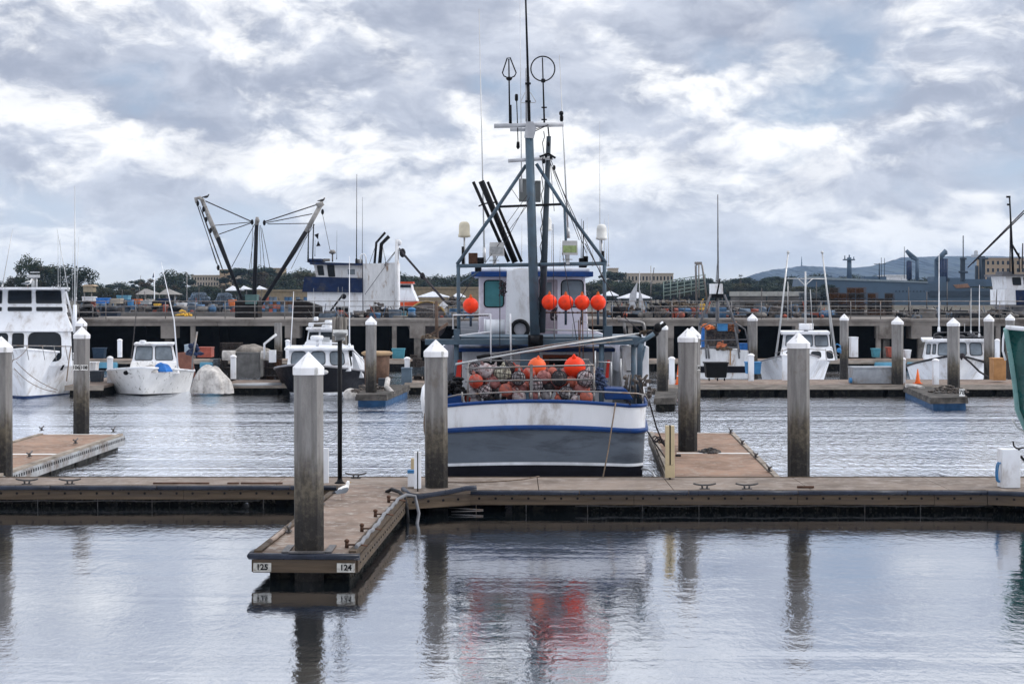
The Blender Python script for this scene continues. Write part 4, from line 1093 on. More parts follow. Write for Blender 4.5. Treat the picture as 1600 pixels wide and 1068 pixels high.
# raised bow bulwark flare seen either side
m = MB(); 
m = MB(bxf)
for s in (-1, 1):
    prev = None
    for i in range(9):
        t = .20 + i * .09
        q = BP(t, 1, s); hgt = .9 * min(1, (i) / 2.2)
        a = m._v(q + Vector((-s * .03, 0, -.02))); b = m._v(q + Vector((s * .03, 0, hgt)))
        a2 = m._v(q + Vector((-s * .10, 0, -.02))); b2 = m._v(q + Vector((-s * .03, 0, hgt)))
        if prev:
            m.face([prev[0], a, b, prev[1]]); m.face([prev[2], prev[3], b2, a2]); m.face([prev[1], b, b2, prev[3]])
        prev = (a, b, a2, b2)
m.build('bow_bulwark', WHITE, boat)
# mooring lines at the stern
wire(boat, [at(962, 628, 41.6), at(957, 660, 41.4), at(950, 705, 41.2), at(942, 745.5, 40.4)], .018, ROPE, name='mooring_line')
wire(boat, [at(982, 628, 41.6), at(1000, 655, 42.2), at(1022, 690, 43), at(1042, 718, 43.6)], .018, ROPE_BLACK, name='mooring_line')
wire(boat, [at(1014, 625, 42.5), at(1026, 668, 44.6), at(1036, 692, 46), at(1044, 690, 46.4)], .022, ROPE_BLACK, name='mooring_line')
wire(boat, [at(1003, 732, 41.5), at(1012, 733, 41.3), at(1020, 738, 40.8), at(1025, 746, 40.3)], .025, BLUEPL if False else ALU, name='mooring_line')
m = MB()
for k in range(8):
    p0 = at(1024 + k * 2.5, 685 + k * 1.1, 46); m.tube([p0 + Vector((math.cos(a) * .07, math.sin(a) * .09, .06 * math.sin(a + k))) for a in [i * PI / 5 for i in range(10)]], .018, 5, closed=True)
m.build('rope_coil', ROPE_BLACK, label='dark rope coil on the left edge of the right finger near the boat', cat='rope')
# white curved fender tube seen left of the pile
m = MB(); m.tube([at(668, 598, 42.6), at(662, 606, 42.3), at(660, 622, 42.2), at(663, 642, 42.2), at(667, 655, 42.4)], .05, 8); m.build('fender_line', WHITE, boat)
m = MB(); m.tube([at(664, 645, 42.1), at(662.5, 660, 42.1), at(663, 673, 42.1), at(665, 680, 42.1)], .02, 6); m.build('hanging_rope', ROPE, boat)

# ------------------------------------------------------------------ buoys
def buoy(px, py, r_px, d, mt, label, group, net=False, stem=None, name='buoy_float', flat=1.0, seed=0):
    r = r_px * d / FPX; c = at(px, py, d)
    t = thing(name, (c.x, c.y, c.z - r), label, 'buoy', group)
    m = MB()
    prof = []
    for j in range(13):
        th = PI * j / 12; prof.append((math.sin(th) * r, -math.cos(th) * r * flat))
    rr = random.Random(seed + int(px)); ax = (rr.uniform(-.5, .5), rr.uniform(-.5, .2), 1) if not stem else (0, 0, 1)
    m.lathe(c, prof, 20, axis=ax)
    m.build('ball', mt, t)
    w = Vector(ax).normalized()
    m = MB(); m.cyl(c + w * r * .93, c + w * (r + .05), r * .24, r * .17, 10); m.cyl(c + w * (r + .04), c + w * (r + .085), r * .1, r * .1, 6); m.build('eye', mt if not stem else mat('dark_orange', (.50, .10, .02), .5), t)
    if stem:
        m = MB(); m.cyl(c + Vector((0, .02, -r * .95)), c + Vector((0, .02, -r * .95 - stem)), .035, .033, 8); m.build('handle_sleeve', BLACKISH, t)
    if net:
        m = MB(); u = w.orthogonal().normalized(); v = w.cross(u)
        for k in range(6):
            a = PI * k / 6; e = u * math.cos(a) + v * math.sin(a)
            m.tube([c + (w * math.cos(b) + e * math.sin(b)) * (r + .006) for b in [i * PI / 10 for i in range(20)]], .008, 4, closed=True)
        for h in (-.5, 0, .5):
            q = math.sqrt(1 - h * h) * (r + .006); m.tube([c + w * h * r + (u * math.cos(b) + v * math.sin(b)) * q for b in [i * PI / 8 for i in range(16)]], .008, 4, closed=True)
        m.build('netting', ROPE_BLACK, t)
    return t
BLACKISH = mat('dark_blue_sleeve', (.03, .045, .07), .5)
G5 = 'orange ball buoys hanging from the upper rail'
for (x, y, r, s, lb) in ((735.5, 477, 12.3, .36, 'orange ball buoy hanging alone beside the left frame post'),
                      (858.5, 472, 12.3, .0, 'orange buoy hanging nearest the mast, leftmost of the row of four'),
                      (884, 472.5, 12.3, .40, 'second of the four orange buoys in the hanging row'),
                      (909.5, 472.5, 12, .40, 'third of the four orange buoys, in front of the pale window'),
                      (934.5, 472.5, 12.3, .40, 'orange buoy at the right end of the hanging row by the frame post')):
    buoy(x, y, r, 46.0, ORANGE, lb, G5, stem=s or .02, name='orange_buoy')
buoy(839, 573.5, 14.6, 43.4, ORANGE_PALE, 'large sun-bleached orange buoy on top of the heap left of the brighter one', 'large buoys on the heap', name='orange_buoy', flat=1.08)
o = buoy(898, 573.5, 17, 43.1, ORANGE, 'largest bright red-orange buoy on top of the heap in the stern pen', 'large buoys on the heap', name='orange_buoy', flat=1.0)
m = MB(); m.pb(905, 563, 913, 572, 42.75, .02) ; m.bm.free()
nm = ['white', 'pink', 'red', 'cream', 'grey', 'dark', 'coral']
GB = 'faded ball floats heaped in the stern pen'
LST = [(385, 290, 36, 0, 1, 42.8), (450, 300, 46, 0, 0, 42.75), (395, 363, 44, 2, 0, 42.6), (553, 322, 54, 3, 1, 42.8), (648, 345, 42, 4, 1, 42.6), (503, 370, 41, 1, 0, 42.75),
       (450, 424, 41, 0, 1, 42.6), (573, 416, 41, 6, 0, 42.6), (665, 404, 38, 1, 0, 42.85), (652, 457, 42, 0, 0, 42.6), (752, 386, 42, 0, 1, 42.7), (710, 320, 40, 2, 0, 43.1),
       (800, 340, 44, 1, 0, 42.9), (850, 308, 30, 6, 0, 43), (890, 346, 46, 5, 1, 42.65), (932, 431, 42, 4, 1, 42.6), (962, 368, 36, 6, 0, 43), (1045, 346, 50, 0, 1, 42.7),
       (1020, 412, 38, 1, 0, 42.75), (1052, 457, 40, 6, 0, 42.6), (825, 408, 36, 5, 1, 42.9), (378, 432, 34, 4, 0, 42.7), (500, 300, 36, 0, 0, 43.1), (590, 285, 36, 5, 1, 43.0),
       (890, 465, 28, 6, 0, 42.7), (978, 470, 28, 0, 0, 42.6), (815, 450, 34, 4, 0, 42.75), (745, 445, 36, 1, 0, 42.75), (540, 460, 36, 5, 0, 42.8), (395, 482, 34, 4, 0, 42.75),
       (600, 370, 34, 1, 0, 43.2), (700, 385, 36, 6, 0, 43.1), (1000, 310, 40, 0, 0, 43.3), (470, 470, 32, 5, 0, 43.0), (1075, 400, 36, 4, 1, 43.0), (500, 425, 30, 5, 0, 43.1),
       (760, 330, 34, 0, 0, 43.4), (930, 320, 38, 1, 0, 43.5), (640, 300, 34, 2, 0, 43.4), (860, 385, 34, 1, 0, 43.2), (420, 350, 40, 1, 0, 43.2)]
rq = random.Random(8)
for q in range(20): LST.append((365 + q * 36 + rq.uniform(-10, 10), rq.uniform(330, 470), rq.uniform(34, 44), rq.choice([1, 6, 0, 4, 1, 2]), 0, rq.uniform(43.3, 43.8)))
hue = ['whitish', 'dull pink', 'orange-red', 'cream', 'grey', 'dark', 'coral']
desc = {0: 'netted whitish float at the top left corner of the pen', 1: 'plain pinkish-white float, top row, second from the left', 2: 'scuffed orange-red float at the left end of the pen',
        3: 'biggest cream netted float in the upper left of the heap', 4: 'grey netted float hanging over the left rail gap', 14: 'dark float wrapped in white-looking netting near the large red buoy',
        17: 'pale netted float at the right end of the top row', 10: 'whitish netted float just right of the thick middle post', 7: 'coral float in the second row left of the middle post',
        9: 'whitish float in the bottom row left of the middle post', 19: 'coral float in the bottom right corner of the pen', 15: 'grey netted float in the bottom row right of the middle post',
        6: 'whitish float low at the left of the heap below the orange-red one'}
used = set(desc.values())
for i, (cx, cy, cr, k, nt_, dd) in enumerate(LST):
    lb = desc.get(i)
    if not lb:
        row = 'top' if cy < 330 else ('second' if cy < 380 else ('third' if cy < 435 else 'bottom'))
        side = 'left end' if cx < 430 else ('left part' if cx < 620 else ('middle' if cx < 800 else ('right part' if cx < 980 else 'right end')))
        lb = '%s %sfloat, %s row, %s of the heap' % (hue[k], 'netted ' if nt_ else '', row, side)
        if lb in used: lb = lb.replace('float', 'float half hidden behind others', 1)
        q = 2
        while lb in used: lb = lb.replace('half hidden', 'mostly hidden', 1) if q == 2 else lb + ', low'; q += 1
        used.add(lb)
    buoy(640 + cx / 3.81, 500 + cy / 3.81, cr / 3.81, dd, BUOYS[k], lb, GB, net=bool(nt_), name='ball_float', seed=i)
# ------------------------------------------------------------------ boats beyond
def bow_on(name, label, cx, d_bow, L, B, sheer_b, sheer_s, rows, yaw=0.0, st=.85, tm=.45, p=2.6, flare=.55, rake=.14, rail=None, deck=.12, deckmat=None, zk=-.5, group=None, curve_up=1.6, low=.06):
    """A boat whose stem points to the viewer; px column cx is where the stem stands."""
    c = Vector((X(cx, d_bow), d_bow, 0))
    xf0 = Matrix.Translation(c) @ Matrix.Rotation(PI + yaw, 4, 'Z') @ Matrix.Translation((0, -L, 0))
    r = thing(name, (c.x, d_bow + L / 2, 0), label, 'boat', group)
    sh = lambda t: sheer_s + (sheer_b - sheer_s) * t ** curve_up
    h, P, ts = hull_rows(xf0, r, L, B, sh, rows, zk=zk, st=st, tm=tm, p=p, flare=flare, rake=rake, deck=deck, deckmat=deckmat or WHITE, low=low)
    if rail: strip_along(P, ts, 1.0, rail[1], xf0, r, 'rub_rail', rail[0])
    return r, P, ts, xf0
def hx(m, x0, y0, x1, y1, d, dep, x0t=None, x1t=None, dt=None, bev=.02):
    """house block: front face bottom spans x0..x1 at y1, top spans x0t..x1t at y0 and may lean back to distance dt"""
    dt = d if dt is None else dt; x0t = x0 if x0t is None else x0t; x1t = x1 if x1t is None else x1t
    a, b, c, e = at(x0, y1, d), at(x1, y1, d), at(x1t, y0, dt), at(x0t, y0, dt)
    D = Vector(((a.x + b.x) / 2 * dep / d * MB.SK, dep, 0))
    m.hexa([a, b, b + D, a + D], [e, c, Vector((c.x + D.x, d + dep, c.z)), Vector((e.x + D.x, d + dep, e.z))], bev)
    return (a, b, c, e)
def prt(name, mt, parent, fn):
    m = MB(); q = fn(m); o = m.build(name, mt, parent); return o, q

def bk(v, dep): return Vector((v.x * (1 + MB.SK * dep / v.y), v.y + dep, v.z))
MB.SK = .86
# --- flybridge yacht, far left
NB = mat('dark_blue_antifouling', (.015, .04, .12), .5)
y1, P, ts, xf = bow_on('yacht', 'white flybridge yacht with dark windows moored at the far left', 34, 77.2, 13, 4.9, 2.35, 1.5,
    [(.22, NB), (1.0, WHITE)], yaw=R(11.5), flare=.5, rail=(WHITE, .05), p=2.4, tm=.45)
d = 79.5
o, q = prt('cabin', WHITE, y1, lambda m: hx(m, -78, 517, 113, 572, d, 7, -72, 111, d + .7, .05))
windows(o, q, [(.015, .28, .105, .92), (.13, .28, .215, .95), (.25, .28, .385, .95), (.415, .28, .555, .95)][0:0] + [(.02, .2, .15, .94), (.17, .2, .305, .94), (.325, .2, .465, .94), (.50, .2, .60, .94), (.635, .14, .915, .96)], GLASS, BLACK, .03, .012)
o2, q2 = prt('flybridge', WHITE, y1, lambda m: hx(m, -60, 488, 114, 518, d + .6, 6, -56, 104, d + 1.2, .05))
o3, q3 = prt('flybridge_front', WHITE, y1, lambda m: hx(m, -56, 450, 104.5, 489, d + 1.2, 4.5, -52, 101, d + 1.7, .03))
windows(o3, q3, [(.05, .36, .17, .9), (.19, .36, .37, .92), (.42, .36, .665, .92), (.70, .36, .965, .92)], GLASS, ALU, .02, .012, rad=.12)
windows(o3, q3, [(.05, .06, .17, .25), (.19, .06, .37, .25), (.42, .06, .665, .25), (.70, .06, .965, .25)], GLASS, ALU, .015, .012, rad=.3)
m = MB(); a = at(-58, 452, d + .9); b = at(108, 449.5, d + .9); m.pb(-58, 448.6, 108, 452, d + .9, 5.2, .02); m.build('hardtop', WHITE, y1)
# side windows seen obliquely
f = (q[1], bk(q[1], 5), bk(q[2], 4.3), q[2])
windows(o, f, [(.05, .15, .45, .9), (.5, .15, .9, .9)], GLASS, BLACK, .03, .012)
f = (q3[1], bk(q3[1], 4), bk(q3[2], 3.5), q3[2])
windows(o3, f, [(.06, .36, .5, .92), (.55, .36, .95, .92)], GLASS, ALU, .02, .012)
m = MB(); m.pb(42, 429, 62, 433.5, d + 2, .5, .03); m.pb(47, 424.5, 62, 426, d + 2, .25, .01); m.cyl(at(52, 433, d + 2.2), at(52, 450, d + 2.2), .09, .09, 10); m.cyl(at(57, 433, d + 2.2), at(57, 450, d + 2.2), .05, .05, 8); m.build('radar_mount', ALU, y1)
m = MB(); m.tube([at(-20, 539, 77), at(10, 539.5, 76.8), at(60, 540, 77), at(112, 541, 79)], .025, 6)
for x in (0, 18, 41, 66, 84, 102): m.cyl(at(x, 539.5, 77.2), at(x + 4, 562, 77.4), .018, .018, 6)
m.build('bow_rail', GALV, y1)
for (a, b, mid) in (((18, 563), (45, 540), (33, 560)), ((22, 575), (88, 612), (50, 608)), ((25, 565), (90, 609), (55, 598)), ((22, 560), (10, 590), (14, 575))):
    A, Bq, C_ = at(*a, 76.9), at(*b, 77.6), at(*mid, 77.0)
    wire(y1, [lerp(lerp(A, C_, i / 8), lerp(C_, Bq, i / 8), i / 8) for i in range(9)], .016, ROPE, name='mooring_line')
m = MB(); m.slab([(93, 578), (98, 570), (101, 570), (97, 578)], 77.8, .05); m.build('hawse_slot', BLACK, y1)
for (x, y, x2, y2, r) in ((3, 450, 20, 357, .03), (107, 455, 89, 357, .03), (117, 500, 117, 291, .05), (119, 470, 123, 370, .02), (91, 450, 90.5, 365, .02), (94, 450, 94.5, 372, .012), (113, 470, 114, 385, .012)):
    antenna(y1, at(x, y, d), at(x2, y2, d), r)
m = MB(); m.cyl(at(117, 520, d), at(117, 476, d), .09, .09, 8); m.tube([at(103, 455, d), at(112, 490, d), at(116, 520, d)], .05, 6); m.build('mast_foot', WHITE, y1)
m = MB(); m.tube([at(111, 541, 79.2), at(108, 560, 78.8), at(104, 595, 78)], .03, 6); m.build('mooring_line', ROPE, y1)

# --- small cuddy boat
y2, P, ts, xf = bow_on('motor_boat', 'small grimy white motor boat with two windscreen panes and a blue cloth on its foredeck', 219, 80.2, 8, 4.05, 1.38, .92,
    [(.31, HULLBLACK), (1.0, WHITE_BIRD)], low=.2, curve_up=2.0, yaw=R(5), flare=.45, p=2.9, tm=.5, rail=(WHITE, .045), deckmat=WHITE_BIRD)
m = MB()
d = 82.4
o, q = prt('cuddy', WHITE_BIRD, y2, lambda m: hx(m, 200, 565, 281, 584, 81.8, 3.5, 205, 276, 82.3, .05))
o, q = prt('windscreen', WHITE, y2, lambda m: hx(m, 206, 538, 275, 566, 82.6, 2.5, 211, 270, 83.1, .03))
windows(o, q, [(.05, .12, .47, .90), (.53, .12, .95, .90)], GLASS_GREY, BLACK, .025, .012, rad=.12)
m = MB(); m.pb(209, 536, 272, 539, 82.9, 2.3, .02); m.build('hardtop', WHITE, y2)
m = MB(); m.lathe(at(223, 533.5, 83.5), [(.02, -.1), (.16, 0), (.18, .03), (.10, .07)], 12); m.cyl(at(223, 538, 83.5), at(223, 533, 83.5), .03, .03, 6); m.build('radar_dome', WHITE, y2)
drape('blue_cloth', 'crumpled blue cloth on the foredeck of the small grimy motor boat', 'cloth', 250, 581, 80.8, .85, .7, .42, TARPBLUE, 3)
drape('white_sack', 'dirty white bundle beside the blue cloth on the small motor boat', 'bundle', 234, 582, 80.8, 1.2, .9, .36, TARPWHITE, 5)
heap('dark_cushion', 'dark bundle on the foredeck at the left of the small motor boat', 'bundle', 202, 583, 80.8, .5, .4, .18, BLACK, 30, .10, 6)
m = MB(); m.tube([at(278, 576, 82), at(272, 500, 82), at(252, 410, 82)], .045, 8, r1=.012); m.build('outrigger', WHITE, y2)
m = MB(); m.tube([at(205, 560, 82), at(213, 490, 82), at(220, 430, 82)], .03, 6, r1=.01); m.build('outrigger', GALV_DARK, y2)
m = MB(); m.tube([at(311, 584, 80.5), at(311, 594, 80.5)], .02, 6); m.build('cleat_line', ROPE, y2)

# --- black lobster boat
y3, P, ts, xf = bow_on('lobster_boat', 'black hulled lobster boat with a white cabin and three front windows', 466, 79.6, 11, 4.2, 1.55, .75,
    [(.27, HULLBLACK), (.32, BOOT), (1.0, mat('gloss_black_hull', (.004, .004, .007), .4, var=.2, spec=.03))], yaw=R(-5), flare=.6, p=2.9, tm=.45, rail=(mat('grey_rail_paint', (.22, .22, .24), .5), .05))
d = 82.3
o, q = prt('cabin', WHITE, y3, lambda m: hx(m, 447, 546, 549, 580, d, 4, 452, 544, d + .5, .06))
windows(o, q, [(.05, .28, .29, .92), (.37, .28, .61, .92), (.68, .28, .92, .92)], GLASS_GREY, BLACK, .03, .012, rad=.25)
f = (q[1], bk(q[1], 3.5), bk(q[2], 3.2), q[2])
windows(o, f, [(.05, .2, .3, .9), (.36, .2, .6, .9), (.66, .2, .92, .9)], GLASS, BLACK, .03, .012)
m = MB(); m.pb(444, 543.5, 553, 547, d + .2, 4.6, .03); m.build('cabin_roof', WHITE, y3)
yb, Pb, tb, xb = bow_on('cabin_cruiser', 'white cruiser behind the black lobster boat, only its upper cabin and aerials showing', 503, 93, 9, 3.4, 1.4, 1.1, [(1.0, WHITE)], flare=.4)
e = 95.5
o, q = prt('cabin', WHITE, yb, lambda m: hx(m, 474, 536, 532, 562, e - .3, 4, 476, 530, e, .04))
o, q = prt('upper_station', WHITE, yb, lambda m: hx(m, 478, 515, 525, 538, e, 2, 482, 522, e + .4, .04))
windows(o, q, [(.04, .30, .42, .85), (.47, .30, .95, .85)], GLASS, ALU, .02, .012, rad=.1)
m = MB(); m.pb(478, 512, 526, 515.5, e + .1, 2.2, .03); m.build('upper_roof', WHITE, yb)
m = MB(); m.tube([at(487, 512, e + .5), at(487, 505, e + .5), at(522, 504, e + .5), at(524, 512, e + .5)], .035, 6); m.build('roof_rail', WHITE, yb)
m = MB(); m.tube([at(472, 541, d + .6), at(480, 536, d + .6), at(500, 535, d + .6), at(530, 536, d + .6), at(545, 542, d + .6)], .03, 6); m.build('roof_rail', WHITE, y3)
for (x, y, w) in ((495.5, 531, .33), (511, 513, .30), (494, 501, .13), (486, 510, .15), (514, 506, .24)):
    m = MB(); m.lathe(at(x, y, d + 1 if y > 520 else e + .8), [(w * .9, 0), (w, .05), (w, .16), (w * .8, .22)], 14)
    if y > 520: m.cyl(at(x, 531, d + 1), at(x, 541, d + 1), .07, .07, 8)
    m.build('radar_dome', WHITE, y3 if y > 520 else yb)
m = MB(); m.pb(503, 527, 515, 537, d + .9, .3); m.build('instrument_box', ALU, y3)
for (x0, y0, x1, y1_, r) in ((454, 546, 459, 455, .035), (546, 545, 546, 400, .04), ):
    antenna(y3, at(x0, y0, d + 1.5), at(x1, y1_, d + 1.5), r, WHITE if r > .03 else ALU)
for (x0, y0, x1, y1_, r) in ((489, 512, 490, 450, .015), (528, 520, 528.5, 448, .012), (532, 545, 535, 448, .012)): antenna(yb, at(x0, y0, e), at(x1, y1_, e), r, ALU)
m = MB(); m.tube([at(552, 546, d), at(565, 560, d + 2), at(572, 568, d + 3)], .04, 6); m.hexa([at(552, 590, d + 2), at(568, 590, d + 2), at(570, 590, d + 6), at(553, 590, d + 6)], [at(550, 548, d + 2), at(552, 549, d + 2), at(570, 566, d + 6), at(552, 560, d + 6)]); m.build('side_panel', WHITE, y3)
m = MB(); m.ball(at(508, 581, 80.6), .13, 1.2, 1, .8, 10, 6); m.build('horn', mat('pale_grey_plastic', (.5, .5, .5)), y3)
m = MB(); m.ball(at(548, 617, 78.5), .36, 1, 1, .9, 12, 8); m.build('fender_ball', TARPWHITE, label='round dirty white fender ball floating at the black boat quarter', cat='fender')

MB.SK = 0.0
# --- stern of the fishing boat with blue tubs (middle right)
y4 = thing('work_boat', (X(1131, 91), 91, 0), 'white rust-streaked stern of a small trawler loaded with nets and blue tubs', 'fishing boat')
d = 90
m = MB(); m.hexa([at(1094, 592, d), at(1169, 592, d), at(1169, 592, d) + Vector((0, 7, 0)), at(1094, 592, d) + Vector((0, 7, 0))],
                 [at(1092, 544, d), at(1170, 547, d), at(1170, 547, d) + Vector((0, 7, 0)), at(1092, 544, d) + Vector((0, 7, 0))], .06); m.build('hull', WHITE_OLD, y4)
m = MB(); m.pb(1093, 572, 1170, 582, d - .03, .1); m.build('boot_band', HULLBLACK, y4)
m = MB(); m.pb(1140, 548, 1142, 570, d - .01, .03); m.build('rust_streak', mat('rust_streak', (.35, .20, .08), .8), y4)
m = MB(); m.tube([at(1094, 544, d), at(1108, 542, d), at(1155, 543, d)], .05, 6)
for x in (1102, 1106, 1153): m.cyl(at(x, 538, d - .1), at(x + 2, 560, d - .1), .045, .045, 6)
m.tube([at(1092, 532, d), at(1170, 530, d)], .03, 6)
for (a, b) in (((1093, 508), (1110, 460)), ((1154, 520), (1132, 460)), ((1155, 550), (1148, 510)), ((1093, 508), (1093, 545))): m.cyl(at(*a, d), at(*b, d), .07, .05, 8)
m.tube([at(1093, 530, d), at(1096, 512, d), at(1110, 504, d), at(1150, 505, d), at(1164, 514, d), at(1168, 530, d)], .04, 6)
m.build('stern_frame', mat('dull_steel', (.13, .13, .14), .6, .3), y4)
m = MB(); m.pb(1104, 512, 1152, 542, d + .8, 1.2, .1); m.build('net_drum', NET, y4)
m = MB(); m.cyl(at(1121, 545, d + 2), at(1121, 442, d + 2), .11, .09, 10); m.cyl(at(1122, 442, d + 2), at(1121.5, 304, d + 2), .05, .025, 8); m.tube([at(1119, 440, d + 2), at(1120, 412, d + 2), at(1122, 440, d + 2)], .03, 6); m.build('mast', mat('dull_steel', (.13, .13, .14)), y4)
m = MB(); m.slab([(1111, 443), (1129, 443), (1130, 459), (1111, 459)], d + 1.7, .8); m.build('crow_box', WHITE, y4)
m = MB(); m.pb(1112, 459, 1130, 465, d + 1.7, .6); m.cyl(at(1118, 470, d + 1.7), at(1125, 435, d + 1.7), .05, .04, 6); m.build('mast_bracket', BLACK, y4)
for (x0, y0, x1, y1_, mt_, nm_, lb) in ((1097, 512, 1101, 545, TARPBLUE, 'blue_strap', 'blue strap hanging at the left of the trawler stern'),
                                   (1122, 505, 1137, 517, BLUEPL, 'blue_tub', 'blue tub high on the stern of the rust-streaked trawler'),
                                   (1155, 536, 1170, 547, TARPBLUE, 'blue_tub', 'bright blue tub at the right corner of the trawler stern')):
    m = MB(); m.pb(x0, y0, x1, y1_, d + .3, .5, .02); m.build(nm_, mt_, label=lb, cat='tub' if 'tub' in nm_ else 'strap')
heap('orange_gear', 'orange oilskins hung high on the left of the trawler stern', 'oilskins', 1105, 514, d + .4, .9, .4, .3, ORANGEPL, 40, .08, 7)
heap('orange_gear', 'orange bundle in the middle of the trawler stern rail', 'bundle', 1127, 543, d - .1, .55, .4, .45, mat('coral_cloth', (.5, .16, .08), .8), 40, .08, 8)
heap('orange_gear', 'rust-orange net gear at the upper right of the trawler stern', 'net', 1145, 517, d + .4, .6, .4, .6, mat('rust_net', (.25, .10, .05), .9, var=.5), 60, .08, 9)
heap('net_bundle', 'brown net bundle lying over the trawler stern rail', 'net', 1131, 546, d - .1, .9, .4, .2, NETBROWN, 60, .08, 11)

MB.SK = .86
# --- boat with tall outriggers
y5, P, ts, xf = bow_on('fishing_boat', 'white fishing boat with two tall silver outrigger poles and a radar on its roof', 1250, 87.5, 10, 3.75, 1.85, 1.0,
    [(.30, HULLBLACK), (1.0, WHITE)], curve_up=2.6, low=.22, yaw=R(-6), flare=.5, p=2.6, tm=.45, rail=(mat('grey_rail_paint', (.22, .22, .24)), .045))
d = 89.6
o, q = prt('trunk_cabin', WHITE, y5, lambda m: hx(m, 1218, 543, 1305, 563, d - .8, 3, 1221, 1301, d - .2, .06))
windows(o, q, [(.10, .2, .26, .7), (.57, .2, .76, .7), (.86, .15, .98, .75)], GLASS, BLACK, .02, .012, rad=.3)
o, q = prt('cabin', WHITE, y5, lambda m: hx(m, 1222, 521, 1298, 547, d, 3.2, 1224, 1295, d + .3, .04))
windows(o, q, [(.06, .22, .30, .90), (.345, .22, .64, .95), (.68, .22, .965, .90)], GLASS_GREY, BLACK, .025, .012, rad=.15)
m = MB(); m.pb(1220, 518, 1297, 522.5, d - .1, 3.6, .03); m.build('cabin_roof', WHITE, y5)
m = MB(); m.lathe(at(1259.5, 515, d + 1), [(.36, 0), (.40, .06), (.38, .26), (.30, .32)], 16); m.cyl(at(1259.5, 519, d + 1), at(1259.5, 515, d + 1), .12, .12, 10); m.build('radar_dome', WHITE, y5)
m = MB(); m.pb(1248, 505, 1271, 508.5, d + 1, .2, .02); m.build('radar_bar', WHITE, y5)
m = MB(); m.cyl(at(1258.5, 506, d + 1), at(1258.5, 424, d + 1), .06, .045, 10); m.tube([at(1230, 435, d + 1), at(1289, 435.5, d + 1)], .025, 6); m.tube([at(1248, 436, d + 1), at(1258, 446, d + 1), at(1270, 435, d + 1)], .03, 6); m.build('mast', ALU, y5)
for (x0, y0, x1, y1_, x2, y2_) in ((1211, 566, 1220, 500, 1231.5, 393), (1307, 562, 1294, 470, 1284.5, 393)):
    m = MB(); m.tube([at(x0, y0, d - .3), at(x1, y1_, d), at(x2, y2_, d)], .06, 8, r1=.04); m.cyl(at(x2, y2_ + 3, d), at(x2, y2_ - 1, d), .07, .07, 8); m.build('outrigger', ALU, y5)
for (a, b) in (((1302, 562), (1290, 435)), ((1210, 566), (1228, 435)), ((1270, 515), (1266, 452)), ((1231, 500), (1231, 440))): wire(y5, [at(*a, d), at(*b, d)], .02, ALU)
m = MB()
m.tube([at(1210, 552, d - 1.5), at(1235, 544, 88), at(1262, 545, 87.6), at(1290, 547, 88), at(1310, 555, d - 1)], .02, 6)
for x in (1222, 1262, 1290): m.cyl(at(x, 545, 88), at(x + 1, 562, 88), .018, .018, 6)
m.build('bow_rail', GALV, y5)
m = MB(); m.tube([at(1304, 540, 90), at(1308, 537, 90), at(1313, 540, 90), at(1314, 552, 90)], .03, 6); m.ball(at(1311, 547, 90), .13, 1, 1, 1, 8, 6); m.build('pot_hauler', BLUEPL, y5)

# --- right lobster boat
y6, P, ts, xf = bow_on('lobster_boat', 'white lobster boat with a black rail moored behind the right walkway', 1494, 86.5, 10.5, 4.2, 1.75, .82,
    [(.30, HULLBLACK), (1.0, WHITE)], curve_up=2.6, low=.22, yaw=R(-10), flare=.55, p=2.7, tm=.45, rail=(HULLBLACK, .06))
d = 89
o, q = prt('cabin', WHITE, y6, lambda m: hx(m, 1443, 533, 1540, 562, d, 4, 1446, 1537, d + .4, .05))
windows(o, q, [(.03, .30, .10, .85), (.13, .30, .19, .85), (.22, .22, .42, .92), (.50, .22, .70, .92), (.75, .22, .96, .92)], GLASS_GREY, BLACK, .03, .012, rad=.2)
m = MB(); m.pb(1441, 530, 1542, 534, d + .1, 4.4, .03); m.build('cabin_roof', WHITE, y6)
m = MB(); m.tube([at(1458, 532, d + 1), at(1460, 522, d + 1), at(1468, 519, d + 1), at(1530, 519, d + 1), at(1536, 532, d + 1)], .04, 6)
for x, y in ((1466, 527), (1502, 526), (1517, 522), (1524, 526), (1533, 528), (1478, 529)): m.ball(at(x, y, d + 1.5), .17, 1.3, 1, .7, 8, 5)
m.pb(1500, 526, 1532, 532, d + 1.6, .6, .02)
m.build('roof_gear', mat('dark_roof_gear', (.06, .06, .065), .6, var=.5), y6)
for (x, y0, y1_, r) in ((1467, 518, 395, .045), (1517, 520, 450, .03), (1530, 526, 445, .035), (1507, 518, 505, .02), (1540, 530, 510, .02)):
    antenna(y6, at(x, y0, d + 1), at(x + .3, y1_, d + 1), r, WHITE if r > .03 else ALU)
m = MB(); pts = [at(1500, 553, 86.3), at(1516, 566, 86.4), at(1530, 580, 86.8), at(1546, 590, 87)]; m.tube(pts, .05, 6); m.tube([at(1500, 553, 86.3), at(1502, 560, 86.2), at(1505, 552, 86.2)], .09, 6); m.build('bow_line', ROPE_BLACK, y6)

MB.SK = 0.0
